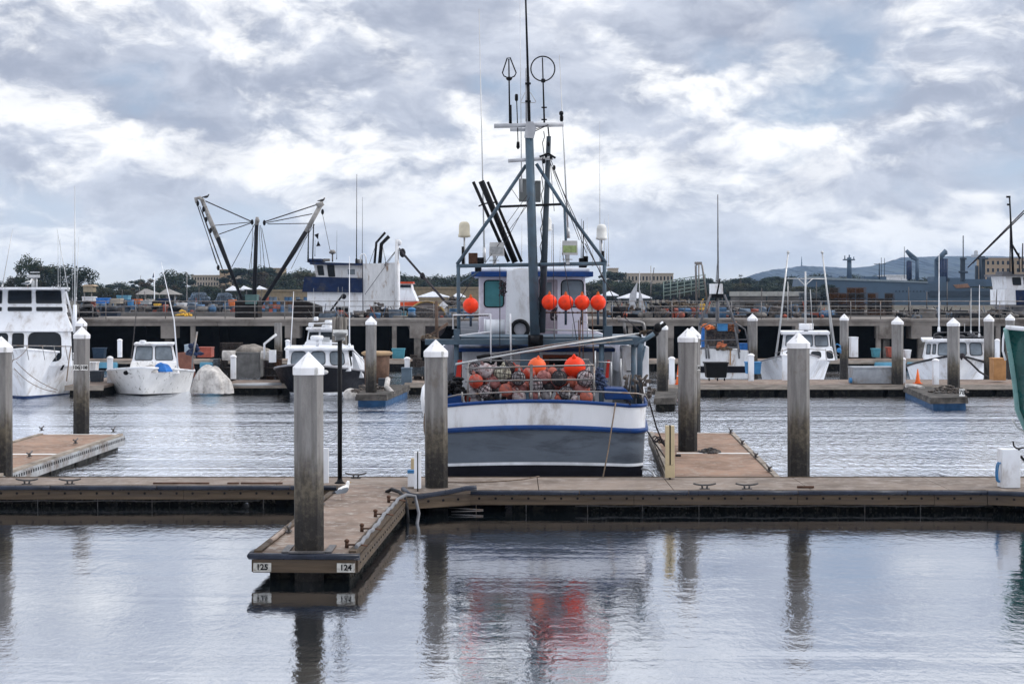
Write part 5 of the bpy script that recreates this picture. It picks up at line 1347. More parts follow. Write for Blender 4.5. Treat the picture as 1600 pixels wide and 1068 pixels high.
# --- green bow at the right edge
y7 = thing('trawler', (X(1660, 54), 52, 0), 'green hulled trawler bow with white rails entering at the right edge', 'fishing boat')
gx = Matrix.Translation((X(1700, 49), 49, 0))
d = 48.0
def grow(z, k):      # section rings of the flared bow, stem to the left
    return None
secs = []
prof = [(1572, 513, 45.5), (1580, 560, 45.8), (1586, 600, 46.2), (1590, 640, 46.6), (1604, 672, 47.0), (1622, 700, 47.4)]
m = MB()
near = []; farr = []
for (x, y, dd) in prof:
    p = at(x, y, dd); row = []
    for k in range(10):
        u = k / 9
        row.append(m._v(p + Vector((u * 5.2, -2.2 * (1 - (1 - u) ** 2.2) * (1 - .35 * (y - 513) / 190), .0 - .45 * u if y < 540 else 0))))
    near.append(row)
for a, b in zip(near[:-1], near[1:]):
    for k in range(9): m.face([a[k], a[k + 1], b[k + 1], b[k]], True)
bmesh.ops.solidify(m.bm, geom=m.bm.faces[:], thickness=.06)
m.build('hull', GREENHULL, y7)
m = MB(); far = []
for (x, y, dd) in prof:
    p = at(x, y, dd); row = []
    for k in range(10):
        u = k / 9
        row.append(m._v(p + Vector((u * 4.2 + .02, 2.6 * (1 - (1 - u) ** 2.2) + .02, .0 - .15 * u if y < 540 else 0))))
    far.append(row)
for a, b in zip(far[:-1], far[1:]):
    for k in range(9): m.face([a[k], a[k + 1], b[k + 1], b[k]], True)
bmesh.ops.solidify(m.bm, geom=m.bm.faces[:], thickness=.06)
m.build('far_side', TEALHULL, y7)
m = MB(); m.tube([at(x - .5, y, dd) for x, y, dd in prof], .07, 8)
m.build('stem', TEALHULL, y7)
m = MB(); p = at(1572, 513, 45.5); m.tube([p + Vector((u * 5.2, -2.2 * (1 - (1 - u) ** 2.2), .03 - .45 * u)) for u in [i / 9 for i in range(10)]], .06, 8); m.build('cap_rail', WHITE, y7)
m = MB(); m.tube([at(1570, 517, 45.7), at(1567.5, 530, 45.6), at(1567, 548, 45.6), at(1571, 562, 45.7)], .03, 8); m.tube([at(1574, 514, 45.7), at(1573, 530, 45.7), at(1576, 550, 45.7)], .025, 8); m.build('bow_rail', WHITE, y7)
m = MB(); m.tube([at(1582, 655, 46.0), at(1590, 668, 46.3), at(1600, 674, 46.6), at(1614, 678, 46.9)], .03, 8); m.build('bow_line', ALU, y7)

# gulls
GW = mat('white_feathers', (.72, .72, .72), .8, var=.06); GGR = mat('grey_feathers', (.12, .135, .16), .8, var=.1); GDK = mat('dark_feathers', (.03, .028, .028), .8)
BEAK = mat('yellow_beak', (.55, .36, .05), .5); LEGM = mat('pink_legs', (.45, .30, .26), .6)
def gull(px, py, d, s, label, ang, wing=GGR, body=GW, legs=True):
    p = at(px, py, d)
    xf = Matrix.Translation(p) @ Matrix.Rotation(ang, 4, 'Z') @ Matrix.Scale(s, 4)
    r = thing('gull', p, label, 'bird', 'gulls perched about the harbour')
    m = MB(xf)    # one continuous skin: breast, neck, head by rings along a curved spine
    sp = [(-.20, .17, .012), (-.16, .185, .03), (-.09, .20, .062), (0, .215, .074), (.07, .235, .07), (.115, .27, .047), (.13, .305, .037), (.14, .335, .042), (.155, .352, .038), (.185, .352, .018)]
    prev = None
    for i, (x, z, rad) in enumerate(sp):
        a = sp[max(0, i - 1)]; b = sp[min(len(sp) - 1, i + 1)]
        w = Vector((b[0] - a[0], 0, b[1] - a[1])).normalized(); v = Vector((0, 1, 0)); u = v.cross(w)
        k = [m._v(Vector((x, 0, z)) + (u * math.cos(q) + v * math.sin(q) * .9) * rad) for q in [j * PI / 6 for j in range(12)]]
        if prev: m.bridge(prev, k)
        else: m.face(k[::-1])
        prev = k
    m.face(prev); m.build('body', body, r)
    for sd in (-1, 1):
        m = MB(xf); rows = []
        for i in range(9):
            t = i / 8; x = .07 - .33 * t; hgt = .055 * math.sin(min(1, t * 1.6 + .25) * PI * .62) * (1 - t * .75) + .006
            z = .235 - .055 * t
            rows.append([m._v((x, sd * (.070 + .024 * math.sin(t * PI) * (1 - .5 * t)), z - hgt * 1.3)), m._v((x, sd * (.088 * math.cos(t * 1.05) + .004), z + .004)), m._v((x, sd * .040 * (1 - t * .7), z + hgt * .95 + .006))])
        for a, b in zip(rows[:-1], rows[1:]):
            for j in range(2): m.face([a[j], b[j], b[j + 1], a[j + 1]], True)
        m.build('wing', wing, r)
    m = MB(xf); m.hexa([(-.27, -.02, .158), (-.17, -.03, .17), (-.17, .03, .17), (-.27, .02, .158)], [(-.27, -.018, .168), (-.17, -.026, .185), (-.17, .026, .185), (-.27, .018, .168)]); m.build('tail', GDK if wing is GGR else wing, r)
    m = MB(xf); m.tube([(.18, 0, .352), (.205, 0, .350), (.228, 0, .340)], .010, 6, r1=.004); m.build('beak', BEAK, r)
    m = MB(xf)
    for sd in (-1, 1): m.ball((.163, sd * .033, .358), .006, 1, 1, 1, 6, 4)
    m.build('eyes', BLACK, r)
    if legs:
        for sd in (-1, 1):
            m = MB(xf); m.tube([(.0, sd * .028, .155), (-.005, sd * .028, .08), (.0, sd * .028, .008)], .006, 6)
            for a in (-.5, 0, .5): m.tube([(0, sd * .028, .006), (.05 * math.cos(a), sd * .028 + .05 * math.sin(a), .004)], .005, 5)
            m.build('leg', LEGM, r)
    return r
gull(536, 781.5, 35.8, 1.05, 'grey and white gull standing on the near finger dock', R(52))
gull(43.5, 450, 80.3, 1.15, 'white gull perched on the hardtop of the flybridge yacht', R(20))
gull(322, 313, 140, 1.35, 'dark gull perched on the left boom tip of the trawl rig', R(10), GDK, GDK, False)
gull(503, 318.5, 140, 1.35, 'dark gull perched on the right boom tip of the trawl rig', R(10), GDK, GDK, False)
# ------------------------------------------------------------------ mid-distance floating docks
def flat_dock(label, x0, x1, d0, d1, mt=PALETIMBER, z=ZD, name='floating_dock', fl=FLOATM):
    r = thing(name, ((x0 + x1) / 2, d0, 0), label, 'dock')
    m = MB(); n_ = max(1, int((x1 - x0) / 4))
    for i in range(n_): a = x0 + (x1 - x0) * i / n_; b = x0 + (x1 - x0) * (i + 1) / n_; m.box(a, b - .02, d0 + .05, d1 - .05, z - .12, z, .01)
    m.build('deck_slab', DECK2, r)
    m = MB(); m.box(x0, x1, d0, d0 + .05, z - .22, z + .01); m.box(x0, x1, d1 - .05, d1, z - .22, z + .01); m.build('edge_board', mt, r)
    m = MB(); k = x0 + .2
    while k < x1 - .3: e = min(k + 2.4, x1 - .1); m.box(k, e, d0 + .15, d1 - .15, -.4, z - .12, .04); k += 2.6
    m.build('float', fl, r)
    return r
flat_dock('long walkway behind the right fingers where the black bin and white boats stand', X(1040, 81.3), X(1640, 81.3), 81.3, 86.3)
flat_dock('dark low dock between the tarp covered heap and the black lobster boat', X(350, 82.5), X(462, 82.5), 82.5, 86)
flat_dock('walkway in front of the dark pier on the left side', X(-60, 108), X(640, 108), 108.5, 111.5, z=.62)
flat_dock('walkway in front of the dark pier on the right side', X(960, 108), X(1680, 108), 108.5, 111.5, z=.62)
flat_dock('short dock between the yacht and the small motor boat with pedestals', X(130, 84), X(188, 84), 80.5, 95)
flat_dock('dock section right of the brown reel leading to the blue cabinet', X(632, 83), X(705, 83), 83, 92)
OLDD = mat('grimy_dock_surface', (.085, .077, .07), .9, var=.4, sc=2, dirt=(.03, .028, .025), dsc=1.5, damt=.45)
def diag_dock(label, pts, z=ZD, side=OLDD, fl=None):
    r = thing('finger_dock', (pts[0][0], pts[0][1], 0), label, 'dock')
    m = MB(); m.prism(pts, z - .12, z); m.build('deck_slab', OLDD, r)
    m = MB(); c = Vector((sum(p[0] for p in pts) / len(pts), sum(p[1] for p in pts) / len(pts)))
    q = [(c.x + (p[0] - c.x) * 1.03, c.y + (p[1] - c.y) * 1.01) for p in pts]; m.prism(q, z - .26, z - .10); m.build('edge_board', side, r)
    m = MB(); q = [(c.x + (p[0] - c.x) * .9, c.y + (p[1] - c.y) * .96) for p in pts]; m.prism(q, -.4, z - .26); m.build('float', fl or FLOATM, r)
    return r
def gp(px, py, z=ZD):
    d = (EYE - z) * FPX / (py - HOR); return (X(px, d), d)
diag_dock('finger end with pile beside the brown reel, numbers on its plates', [gp(556, 616), gp(604, 616), gp(640, 601), gp(585, 600)], fl=mat('blue_float', (.02, .07, .16), .6, var=.3))
fe = diag_dock('finger end with blue floats reaching out from the right walkway', [gp(1455, 621), gp(1512, 620), gp(1500, 609), gp(1420, 601), gp(1412, 603)], fl=mat('blue_float', (.02, .07, .16)))
plate(fe, '78', 1503, 613, gp(1503, 621)[1] - .05, .22, .30)
diag_dock('cluttered small float left of the orange cone beyond the right finger', [gp(1022, 622), gp(1055, 621), gp(1060, 607), gp(1025, 606)])
heap('clutter_heap', 'tangle of lines and fittings on the small float beyond the right finger', 'gear', 1035, 618, 76, 1.6, 2, .35, mat('grimy_metal', (.10, .085, .075)), 90, .08, 31)
heap('clutter_heap', 'gear heaped around the foot of the pile at the blue-floated finger end', 'gear', 1490, 614, 74, 1.6, 2, .30, mat('grimy_metal', (.10, .085, .075)), 90, .07, 32)
heap('clutter_heap', 'gear heaped at the end of the finger beside the black lobster boat', 'gear', 577, 613, 76, 1.9, 2, .35, mat('grimy_metal', (.10, .085, .075)), 120, .07, 33)
m = MB(); m.tube([at(606, 592, 78), at(604, 604, 77), at(613, 614, 76)], .12, 8); m.build('pipe_fender', TARPWHITE, label='bent white pipe fender at the finger end beside the brown reel', cat='fender')
m = MB(); m.tube([at(1415, 602, 79), at(1430, 603, 79), at(1442, 606, 78)], .10, 8); m.build('pipe_fender', TARPWHITE, label='white pipe fender on the blue-floated finger end', cat='fender')
m = MB(); m.tube([at(364, 601, 82.3), at(440, 599.5, 82.3)], .07, 6); m.build('loose_pipe', ALU, label='pale pipe lying along the low dark dock', cat='pipe')

# white capped utility pedestals
def pedestal(px, y0, y1, w, d, label):
    r = thing('utility_pedestal', (X(px, d), d, Z(y1, d)), label, 'pedestal', 'white capped utility pedestals')
    m = MB(); m.pb(px - w / 2, y0 + 3.5, px + w / 2, y1, d, w * d / FPX, .02); m.build('housing', WHITE, r)
    m = MB(); c = at(px, y0 + 3.6, d); c.y += w * d / FPX / 2; k = w * d / FPX * .62
    m.lathe(c, [(k * 1.05, 0), (k * 1.1, .05), (k * .85, .10), (k * .3, .14)], 10); m.build('cap', CAPW, r)
    return r
for a in ((186.5, 529, 558, 6.5, 108, 'pedestal on the pier walkway above the short dock near the yacht'), (171, 557, 598, 8, 83, 'pedestal between the numbered pile and the small motor boat'),
          (364, 555, 592, 8, 84, 'pedestal beside the grey box on the low dark dock'), (449, 530, 560, 6, 108, 'pedestal on the pier walkway left of the lobster boat'),
          (636, 558, 592, 8, 86, 'pedestal above the blue-grey cabinet right of the brown reel'), (1050, 558, 601, 8.5, 81.5, 'pedestal beside the orange cone left of the finger pile'),
          (1174, 553, 595, 8.5, 82, 'pedestal standing right of the black bin'), (1227, 553, 594, 8.5, 82, 'pedestal hidden partly by the outrigger boat bow'),
          (1411, 559, 598, 8.5, 82, 'pedestal right of the grey dock box'), (1463, 561, 601, 9, 81.5, 'pedestal in front of the white lobster boat'),
          (1559, 529, 562, 6.5, 106, 'pedestal high at right above the tan cabinet'), (1006, 520, 545, 6, 95, 'pedestal close to the davit of the fishing boat')):
    pedestal(*a)
# black bin
bn = thing('rubbish_bin', (X(1120, 82), 82, ZD), 'big black wheeled bin on the far walkway', 'bin')
m = MB(); d = 82.2; D = Vector((0, .9, 0)); m.hexa([at(1105, 590, d), at(1135, 590, d), at(1135, 590, d) + D, at(1105, 590, d) + D], [at(1102.5, 567, d), at(1138, 567, d), at(1138, 567, d) + D, at(1102.5, 567, d) + D], .02); m.build('tub', BLACK, bn)
m = MB(); m.pb(1101.5, 566, 1139, 568.2, d - .04, 1.0); m.build('rim', RUBBER, bn)
for x in (1107, 1120, 1131):
    m = MB(); m.cyl(at(x, 592.5, d + .1), at(x + 2, 592.5, d + .1), .07, .07, 10); m.build('wheel', RUBBER, bn)
def simple_tub(x0, y0, x1, y1, d, mt, label, name='plastic_tub', cat='tub', dep=.7, taper=1.5):
    r = thing(name, (X((x0 + x1) / 2, d), d, Z(y1, d)), label, cat)
    D = Vector((0, dep, 0)); m = MB()
    m.hexa([at(x0 + taper, y1, d), at(x1 - taper, y1, d), at(x1 - taper, y1, d) + D, at(x0 + taper, y1, d) + D], [at(x0, y0, d), at(x1, y0, d), at(x1, y0, d) + D, at(x0, y0, d) + D], .02); m.build('body', mt, r)
    m = MB(); m.pb(x0 - .4, y0 - .8, x1 + .4, y0 + 1.4, d - .03, dep + .06, .01); m.build('rim', mt, r); return r
simple_tub(1166, 566, 1190, 584, 87, BLUEPL, 'blue tub behind the pile right of the black bin')
simple_tub(1330, 527, 1341, 558, 109.5, WHITE, 'tall white cabinet standing under the pier', 'white_cabinet', 'cabinet', .7, 0)
simple_tub(1364, 545, 1376, 558, 109.5, TEAL, 'grey-green drum under the pier', 'drum', 'drum')
simple_tub(1387, 543, 1398, 558, 109.5, REDPL, 'red-brown crate under the pier left of the far pile', 'crate', 'crate')
simple_tub(1414, 547, 1424, 560, 109.5, WHITE, 'small white box on the pier walkway', 'box', 'box')
simple_tub(1367, 575, 1396, 577, 81.6, WHITE, 'x', 'box', 'box') if False else None
simple_tub(1333, 574, 1398, 599, 82.0, mat('grey_dock_box', (.30, .32, .35), .6, dirt=(.2, .18, .16), damt=.35), 'long grey dock box on the far walkway left of a pile', 'dock_box', 'dock box', 1.2, 0)
simple_tub(1304, 588, 1331, 600, 81.7, ALU, 'x', 'tub', 'tub') if False else None
simple_tub(1553, 560, 1572, 594, 83.5, mat('tan_wood_cabinet', (.42, .22, .09), .6), 'tan wooden cabinet behind the green bow', 'wooden_cabinet', 'cabinet', .8, 0)
simple_tub(627, 575, 643, 600, 83.5, mat('blue_grey_box', (.10, .14, .18), .6), 'blue-grey cabinet right of the brown reel', 'dock_cabinet', 'cabinet', .6, 0)
simple_tub(591, 592, 605, 612, 78, mat('dark_grey_box', (.05, .06, .075), .6), 'dark grey box at the finger end beside the white pipe fender', 'dock_box', 'box', .5, 0)
simple_tub(367, 551, 405, 590, 86.5, mat('old_grey_box', (.13, .13, .13), .8, var=.3), 'big old grey box under the canvas roll on the low dock', 'dock_box', 'dock box', 2.0, 0)
simple_tub(612, 545, 632, 560, 109.5, TEAL, 'pale drum under the pier right of the brown reel', 'drum', 'drum')
simple_tub(140, 580, 158, 600, 84, mat('dark_grey_box', (.05, .06, .075)), 'dark tub beside the pedestal near the yacht', 'tub', 'tub')
simple_tub(130, 566, 150, 583, 86, WHITE_OLD, 'white machine beside the numbered pile', 'machine', 'machine')
simple_tub(144, 544, 163, 560, 109.5, mat('dark_blue_tarp', (.02, .04, .07), .7), 'dark tarp covered box under the pier near the yacht', 'covered_box', 'box')
simple_tub(308, 543, 330, 558, 100, REDPL, 'red-brown crate stack top behind the small motor boat', 'crate', 'crate', 1.0, 0)
simple_tub(288, 539, 303, 551, 99.5, mat('pale_blue_box', (.30, .36, .42), .6), 'pale blue-grey box beside the red-brown crate', 'box', 'box', 1.0, 0)
for (x0, x1, lb) in ((150, 182, 'pale blue float pontoon under the left pier walkway near the yacht'), (312, 340, 'pale blue float pontoon behind the canvas heap'), (1368, 1394, 'pale blue float pontoon left of the far pile at right'), (1419, 1444, 'pale blue float pontoon left of the white lobster boat')):
    m = MB(); m.pb(x0, 566, x1, 575, 108.2, 2, .05); m.build('pontoon', mat('pontoon_blue', (.10, .27, .38), .6, var=.2), label=lb, cat='pontoon', group='blue pontoons')
# traffic cones
def cone(px, yb, d, h, label):
    p = at(px, yb, d); r = thing('traffic_cone', p, label, 'cone', 'orange traffic cones')
    m = MB(); m.lathe(p, [(.15, .03), (.12, .1), (.02, h)], 12); m.box(p.x - .2, p.x + .2, p.y - .2, p.y + .2, p.z, p.z + .03); m.build('body', mat('cone_orange', (.75, .15, .03), .5), r)
    m = MB(); k = h * .5; m.lathe(p, [(.15 * (1 - k / h) + .012, k - .07), (.15 * (1 - k / h) - .01, k + .06)], 12); m.build('reflective_band', WHITE, r)
cone(1060, 601, 81.6, .95, 'orange cone between the pedestal and the finger pile')
cone(1434, 599, 82, .70, 'orange cone with white bands left of the pedestal by the white lobster boat')
# reel
rl = thing('cable_reel', (X(589, 80), 80, ZD), 'big brown drum reel standing behind the stained pile', 'reel')
m = MB(); c = at(589, 604, 80); m.cyl((c.x, c.y, ZD), (c.x, c.y, Z(552, 80)), .56, .60, 24); m.build('drum', mat('brown_drum', (.11, .065, .045), .8, var=.3, sc=3), rl)
m = MB(); m.lathe((c.x, c.y, Z(555, 80)), [(.62, 0), (.72, .06), (.74, .14), (.60, .2)], 24); m.build('rim', mat('buff_rim', (.32, .22, .13), .8, var=.3), rl)
# covered heaps
drape('covered_heap', 'pale tarpaulin draped over a heap right of the small motor boat', 'covered heap', 328, 615, 81.2, 1.95, 1.6, 1.25, TARPWHITE, 34)
m = MB(); m.hexa([at(283, 590, 88), at(306, 590, 88), at(306, 590, 92), at(283, 590, 92)], [at(275, 551, 88), at(300, 549, 88), at(300, 549, 92), at(275, 551, 92)], .05); m.build('rust_tarp_box', mat('rust_tarp', (.22, .10, .075), .8, var=.25), label='rust-brown covered box behind the small motor boat', cat='covered box')
heap('blue_bundle', 'dark blue bundle hung on the pot hauler behind the small motor boat', 'bundle', 301, 553, 86, .7, .6, .55, NAVY, 60, .12, 22)
m = MB(); m.tube([at(300, 590, 86), at(301, 560, 86), at(308, 518, 86)], .05, 6); m.build('pot_hauler_arm', GALV, label='thin steel arm with a white lamp end behind the small motor boat', cat='davit')
drape('canvas_roll', 'grey net and canvas heap on top of the old grey box', 'net', 392, 551.5, 86.8, 1.75, 1.4, .42, mat('grey_canvas', (.20, .18, .16), .9, var=.4, bump=.06, bsc=8), 23)
m = MB(); m.cyl(at(348, 555, 86.5), at(368, 555, 86.5), .26, .26, 12); m.build('white_fender', TARPWHITE, label='fat white fender left of the old grey box', cat='fender')
m = MB(); m.cyl(at(408, 555, 86.5), at(426, 556, 86.5), .24, .24, 12); m.build('white_fender', TARPWHITE, label='fat white fender right of the old grey box', cat='fender')
m = MB(); m.tube([at(413, 560, 86), at(413, 537, 86), at(432, 522, 86)], .06, 6); m.pb(420, 547, 430, 566, 86, .4); m.build('white_davit', WHITE, label='white bent davit on the low dock left of the lobster boat', cat='davit')

# lobster traps: a wire box with frame, built once and copied
TRAPM = mat('weathered_trap_wire', (.055, .045, .04), .8, .2, var=.5, sc=3)
TRAPB = mat('faded_trap_wire_blue', (.10, .12, .14), .8, var=.4, sc=3)
TRAPO = mat('rusty_trap_wire', (.085, .042, .022), .8, var=.5, sc=3)
def make_trap(mt, sx=1.15, sy=.9, sz=.42, mesh=6, load=None):
    m = MB(); r = .022
    for y in (-sy / 2, sy / 2):
        m.tube([(-sx / 2, y, 0), (sx / 2, y, 0), (sx / 2, y, sz), (-sx / 2, y, sz)], r, 4, closed=True)
        for i in range(1, mesh): x = -sx / 2 + sx * i / mesh; m.cyl((x, y, 0), (x, y, sz), .011, .011, 4)
        for j in range(1, 3): m.cyl((-sx / 2, y, sz * j / 3), (sx / 2, y, sz * j / 3), .011, .011, 4)
    for x in (-sx / 2, sx / 2):
        for z in (0, sz): m.cyl((x, -sy / 2, z), (x, sy / 2, z), r, r, 4)
        for j in range(1, 4): m.cyl((x, -sy / 2 + sy * j / 4, 0), (x, -sy / 2 + sy * j / 4, sz), .011, .011, 4)
    for i in range(1, mesh): x = -sx / 2 + sx * i / mesh; m.cyl((x, -sy / 2, sz), (x, sy / 2, sz), .011, .011, 4)
    m.box(-sx * .30, -sx * .05, -.12, .12, .02, sz * .5); m.tube([(sx * .05, -.1, sz * .2), (sx * .2, .1, sz * .7), (sx * .35, -.1, sz * .3), (sx * .4, .1, sz * .6), (-sx * .3, .2, sz * .8), (-sx * .45, 0, sz * .5)], .03, 4); m.box(-sx * .48, sx * .48, sy * .3, sy * .32, sz * .1, sz * .9)
    me_o = m.build('lobster_trap', mt, None, 'x', 'trap', 'g')
    return me_o
protos = [make_trap(TRAPM), make_trap(TRAPB), make_trap(TRAPO)]
trap_n = [0]
def place_trap(k, x, y, z, rz, label, group):
    i = trap_n[0]
    src = protos[k]
    if not src.get('used'): pass
    o = src.copy(); COL.objects.link(o); o.location = (x, y, z); o.rotation_euler = (0, 0, rz); o['label'] = label; o['group'] = group
    trap_n[0] += 1
    return o

# ------------------------------------------------------------------ the pier
PD = 116.0
pier = thing('pier', (0, PD, 0), 'long grey concrete pier with a dark open space beneath it', 'pier')
zt, zb = Z(498, PD), Z(509, PD)
m = MB()
for i in range(12):
    a = -50 + i * 10; m.box(a, a + 9.97, PD, PD + .5, zb, zt - .16)
m.build('edge_beam', CONC, pier)
m = MB(); m.box(-50, 70, PD - .12, PD + 13, zt - .16, zt); m.build('deck_slab', CONC, pier)
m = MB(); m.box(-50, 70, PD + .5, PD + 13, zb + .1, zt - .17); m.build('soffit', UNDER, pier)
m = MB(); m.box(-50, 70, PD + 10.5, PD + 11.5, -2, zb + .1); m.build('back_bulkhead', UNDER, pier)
for (x0, x1, y1) in ((251, 274, 528.5), (445, 468, 528), (640, 664, 528), (1042, 1053, 528), (1243, 1262, 528), (1374, 1396, 529), (1424, 1456, 529), (-10, 8, 528)):
    m = MB(); m.pb(x0, 508.6, x1, y1, PD - .03, 1.6, .02); m.build('pile_cap_block', CONC, pier)
    m = MB(); xm = (x0 + x1) / 2; m.pb(xm - 5, y1 - .2, xm + 5, 580, PD + .3, .45); m.build('support_column', CONC_DARK, pier)
for x in (301, 616, 1373, 1560, 1150, 1590, 742, 985):
    m = MB(); m.pb(x - 3.5, 508.6, x + 3.5, 575, PD + .1, .35, .02); m.build('support_column', CONC, pier)
for dd in (4, 8):
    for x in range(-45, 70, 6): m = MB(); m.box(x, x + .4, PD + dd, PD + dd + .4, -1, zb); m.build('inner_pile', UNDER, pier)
# railing
rail = thing('pier_railing', (0, PD, zt), 'grey three-bar railing along the pier edge', 'railing')
m = MB(); ys = (470.5, 478.5, 488)
for y in ys: m.cyl((-50, PD + .3, Z(y, PD)), (70, PD + .3, Z(y, PD)), .026, .026, 6)
m.build('rail_bars', GALV, rail)
m = MB(); 
for i in range(60):
    x = -50 + i * 2.03; m.cyl((x, PD + .3, zt), (x, PD + .3, Z(470, PD)), .03, .03, 6)
o = m.build('posts', GALV, rail); o['kind'] = 'stuff'
# old square pile with no white cap + wooden dolphin
for (px, d, y0, w, lb) in ((434, 104, 495, .46, 'bare grey concrete post in front of the pier left of the lobster boat'),):
    r = pile(px, d, Z(y0, d), w, lb, cap=False)
wd = thing('timber_pile', (X(530, 91.6), 91.6, 0), 'cluster of old grey timber piles behind the lamp post', 'pile')
m = MB()
for i in range(4): m.cyl((X(522 + i * 5.6, 91.6), 91.6 + (i % 2) * .15, -1), (X(522 + i * 5.6, 91.6), 91.6 + (i % 2) * .15, Z(495 + (i % 2) * 1.2, 91.6)), .12, .11, 8)
m.build('timbers', mat('old_grey_wood', (.17, .155, .14), .9, var=.4, sc=6, stretch=(3, 3, .3)), wd)
m = MB(); m.pb(520, 515, 543, 524, 91.35, .1); m.build('white_board', PLATE, wd)

# pot clutter under and on the pier: grimy crates behind the fingers
clut = [(330 + i * 12.5, 600, 87.5) for i in range(0)]
rr = random.Random(12)
Gd = 'wire traps stacked on the low docks'
def stack(x0, x1, yb, d, cols, rows, kinds, group, lab, dy=0.43, dep=1):
    w = (X(x1, d) - X(x0, d)) / cols; z0 = Z(yb, d)
    for c in range(cols):
        for q in range(rows):
            if q == rows - 1 and rr.random() < .35: continue
            o = place_trap(rr.choice(kinds), X(x0, d) + w * (c + .5) + rr.uniform(-.04, .04), d + rr.uniform(-.1, .1), z0 + q * dy, rr.uniform(-.06, .06), '', group)
            colw = ['leftmost', 'second', 'third', 'fourth', 'fifth', 'sixth', 'seventh', 'eighth', 'ninth', 'tenth', 'eleventh', 'twelfth'][c]
            roww = ['bottom', 'second', 'third', 'fourth', 'fifth', 'sixth'][q]
            o['label'] = '%s trap of the %s column, %s' % (roww, colw, lab)
            o.scale = (w * .96 / 1.15, 1, dy * .97 / .42)
stack(330, 366, 600, 87.5, 3, 3, [0, 0, 1], Gd, 'beside the covered heap on the low dock')
stack(405, 440, 600, 88.5, 3, 4, [0, 0, 2], Gd, 'right of the old grey box')
stack(645, 700, 600, 86, 4, 3, [0, 1], Gd, 'right of the blue-grey cabinet')
stack(475, 500, 600, 99, 2, 1, [0], Gd, 'behind the lobster boat') if False else None
stack(1305, 1332, 600, 82.2, 1, 1, [1], Gd, 'grey wire trap beside the long dock box')
m = MB(); m.cyl(at(1327, 594, 82), at(1331, 594, 82), .13, .13, 12); m.build('blue_float', BLUEPL, label='blue float in the wire trap beside the long dock box', cat='float')
stack(345, 378, 556, 112, 3, 2, [0], 'wire traps in the dark under the pier', 'in the dark under the pier at left')
stack(640, 664, 575, 112, 2, 2, [0], 'wire traps in the dark under the pier', 'in the dark under the pier right of the drum')
# on the pier and quay
Gq = 'traps stacked on the quay'
stack(1297, 1352, 492, 126, 4, 5, [0, 2, 0], Gq, 'in the tall stack before the naval ship', dy=.40)
stack(1356, 1396, 492, 126, 3, 4, [0, 2, 0], Gq, 'in the shorter stack before the naval ship', dy=.40)
stack(1150, 1250, 492, 127, 7, 2, [0, 1, 0], Gq, 'in the low stack behind the outrigger boat', dy=.42)
stack(1045, 1105, 492, 128, 4, 2, [0, 0, 1], Gq, 'in the low stack left of the trawler stern mast', dy=.42)
stack(1250, 1280, 492, 128, 2, 4, [0, 1], Gq, 'beside the mast of the outrigger boat', dy=.42)

# --- things standing on the pier deck
PZ = zt
def onp(x0, y0, x1, y1, mt, label, name, cat, d=122, dep=1.2, taper=0):
    return simple_tub(x0, y0, x1, y1, d, mt, label, name, cat, dep, taper)
onp(367, 470, 403, 497.5, mat('dark_machine', (.012, .010, .009), .7, var=.4, spec=.15), 'dark machine block at the foot of the trawl booms', 'winch_block', 'machinery', 123, 2)
onp(383, 461, 401, 475, mat('dull_teal_box', (.09, .16, .16), .7), 'dull teal box on top of the dark machine block', 'teal_box', 'box', 122.8, 1)
m = MB(); m.slab([(458, 497), (459, 470), (466, 467), (500, 478), (501, 497)], 122, 1.6); m.build('dark_skip', mat('dark_brown_steel', (.012, .009, .008), .7, var=.4, spec=.15), label='dark slanted skip in front of the blue and white trawler', cat='skip')
onp(608, 487, 633, 497.5, TEAL, 'flat teal crate on the pier left of the net reel', 'crate', 'crate')
onp(586, 490, 604, 497.5, REDPL, 'red-brown crate on the pier below the trawler', 'crate', 'crate')
heap('rope_heap', 'dark rope and gear heap in front of the rusty white casing', 'gear', 590, 492, 121, 1.8, 1, .95, NET, 120, .12, 41)
m = MB(); m.lathe(at(643.5, 497, 121), [(.22, 0), (.26, .3), (.25, .62)], 14); m.lathe(at(643.5, 484.5, 121), [(.29, 0), (.30, .06), (.2, .16), (.02, .2)], 14); m.build('blue_drum', BLUEPL, label='bright blue lidded drum in front of the net reel', cat='drum')
heap('yellow_net', 'yellow and orange net heap on the pier edge at left', 'net', 285, 493, 119, 1.1, .8, .35, YELLOW, 60, .09, 42)
heap('net_bundle', 'tall black net bundle on the pier right of the yacht', 'net', 134, 494, 121, 1.35, 1, 1.1, BLACK, 160, .14, 43)
m = MB(); m.tube([at(124, 496, 120), at(124, 476, 120), at(145, 476, 120), at(145, 496, 120)], .04, 6); m.tube([at(124, 487, 120), at(145, 487, 120)], .03, 6); m.pb(120, 495.5, 150, 497.5, 119.8, 2.5); m.build('pallet_frame', GALV, label='steel frame holding the tall black net bundle', cat='frame')
onp(157, 488, 183, 494, mat('dark_blue_hull', (.02, .03, .05), .6), 'upturned dark skiff on the pier left of the railing gap', 'skiff', 'skiff', 121, 1.2)
heap('net_bundle', 'dark gear heap on the pier right of the fishing boat', 'gear', 1030, 492, 124, 2.2, 1.5, 1.0, BLACK, 160, .15, 44)
heap('net_bundle', 'brown gear heap on the pier behind the gangway', 'gear', 1060, 480, 126, 3.0, 1.5, .6, NETBROWN, 160, .14, 45)
heap('yellow_gear', 'yellow oilskins hanging above the gangway foot', 'oilskins', 1098, 483, 119, .35, .3, .75, YELLOW, 50, .08, 46)
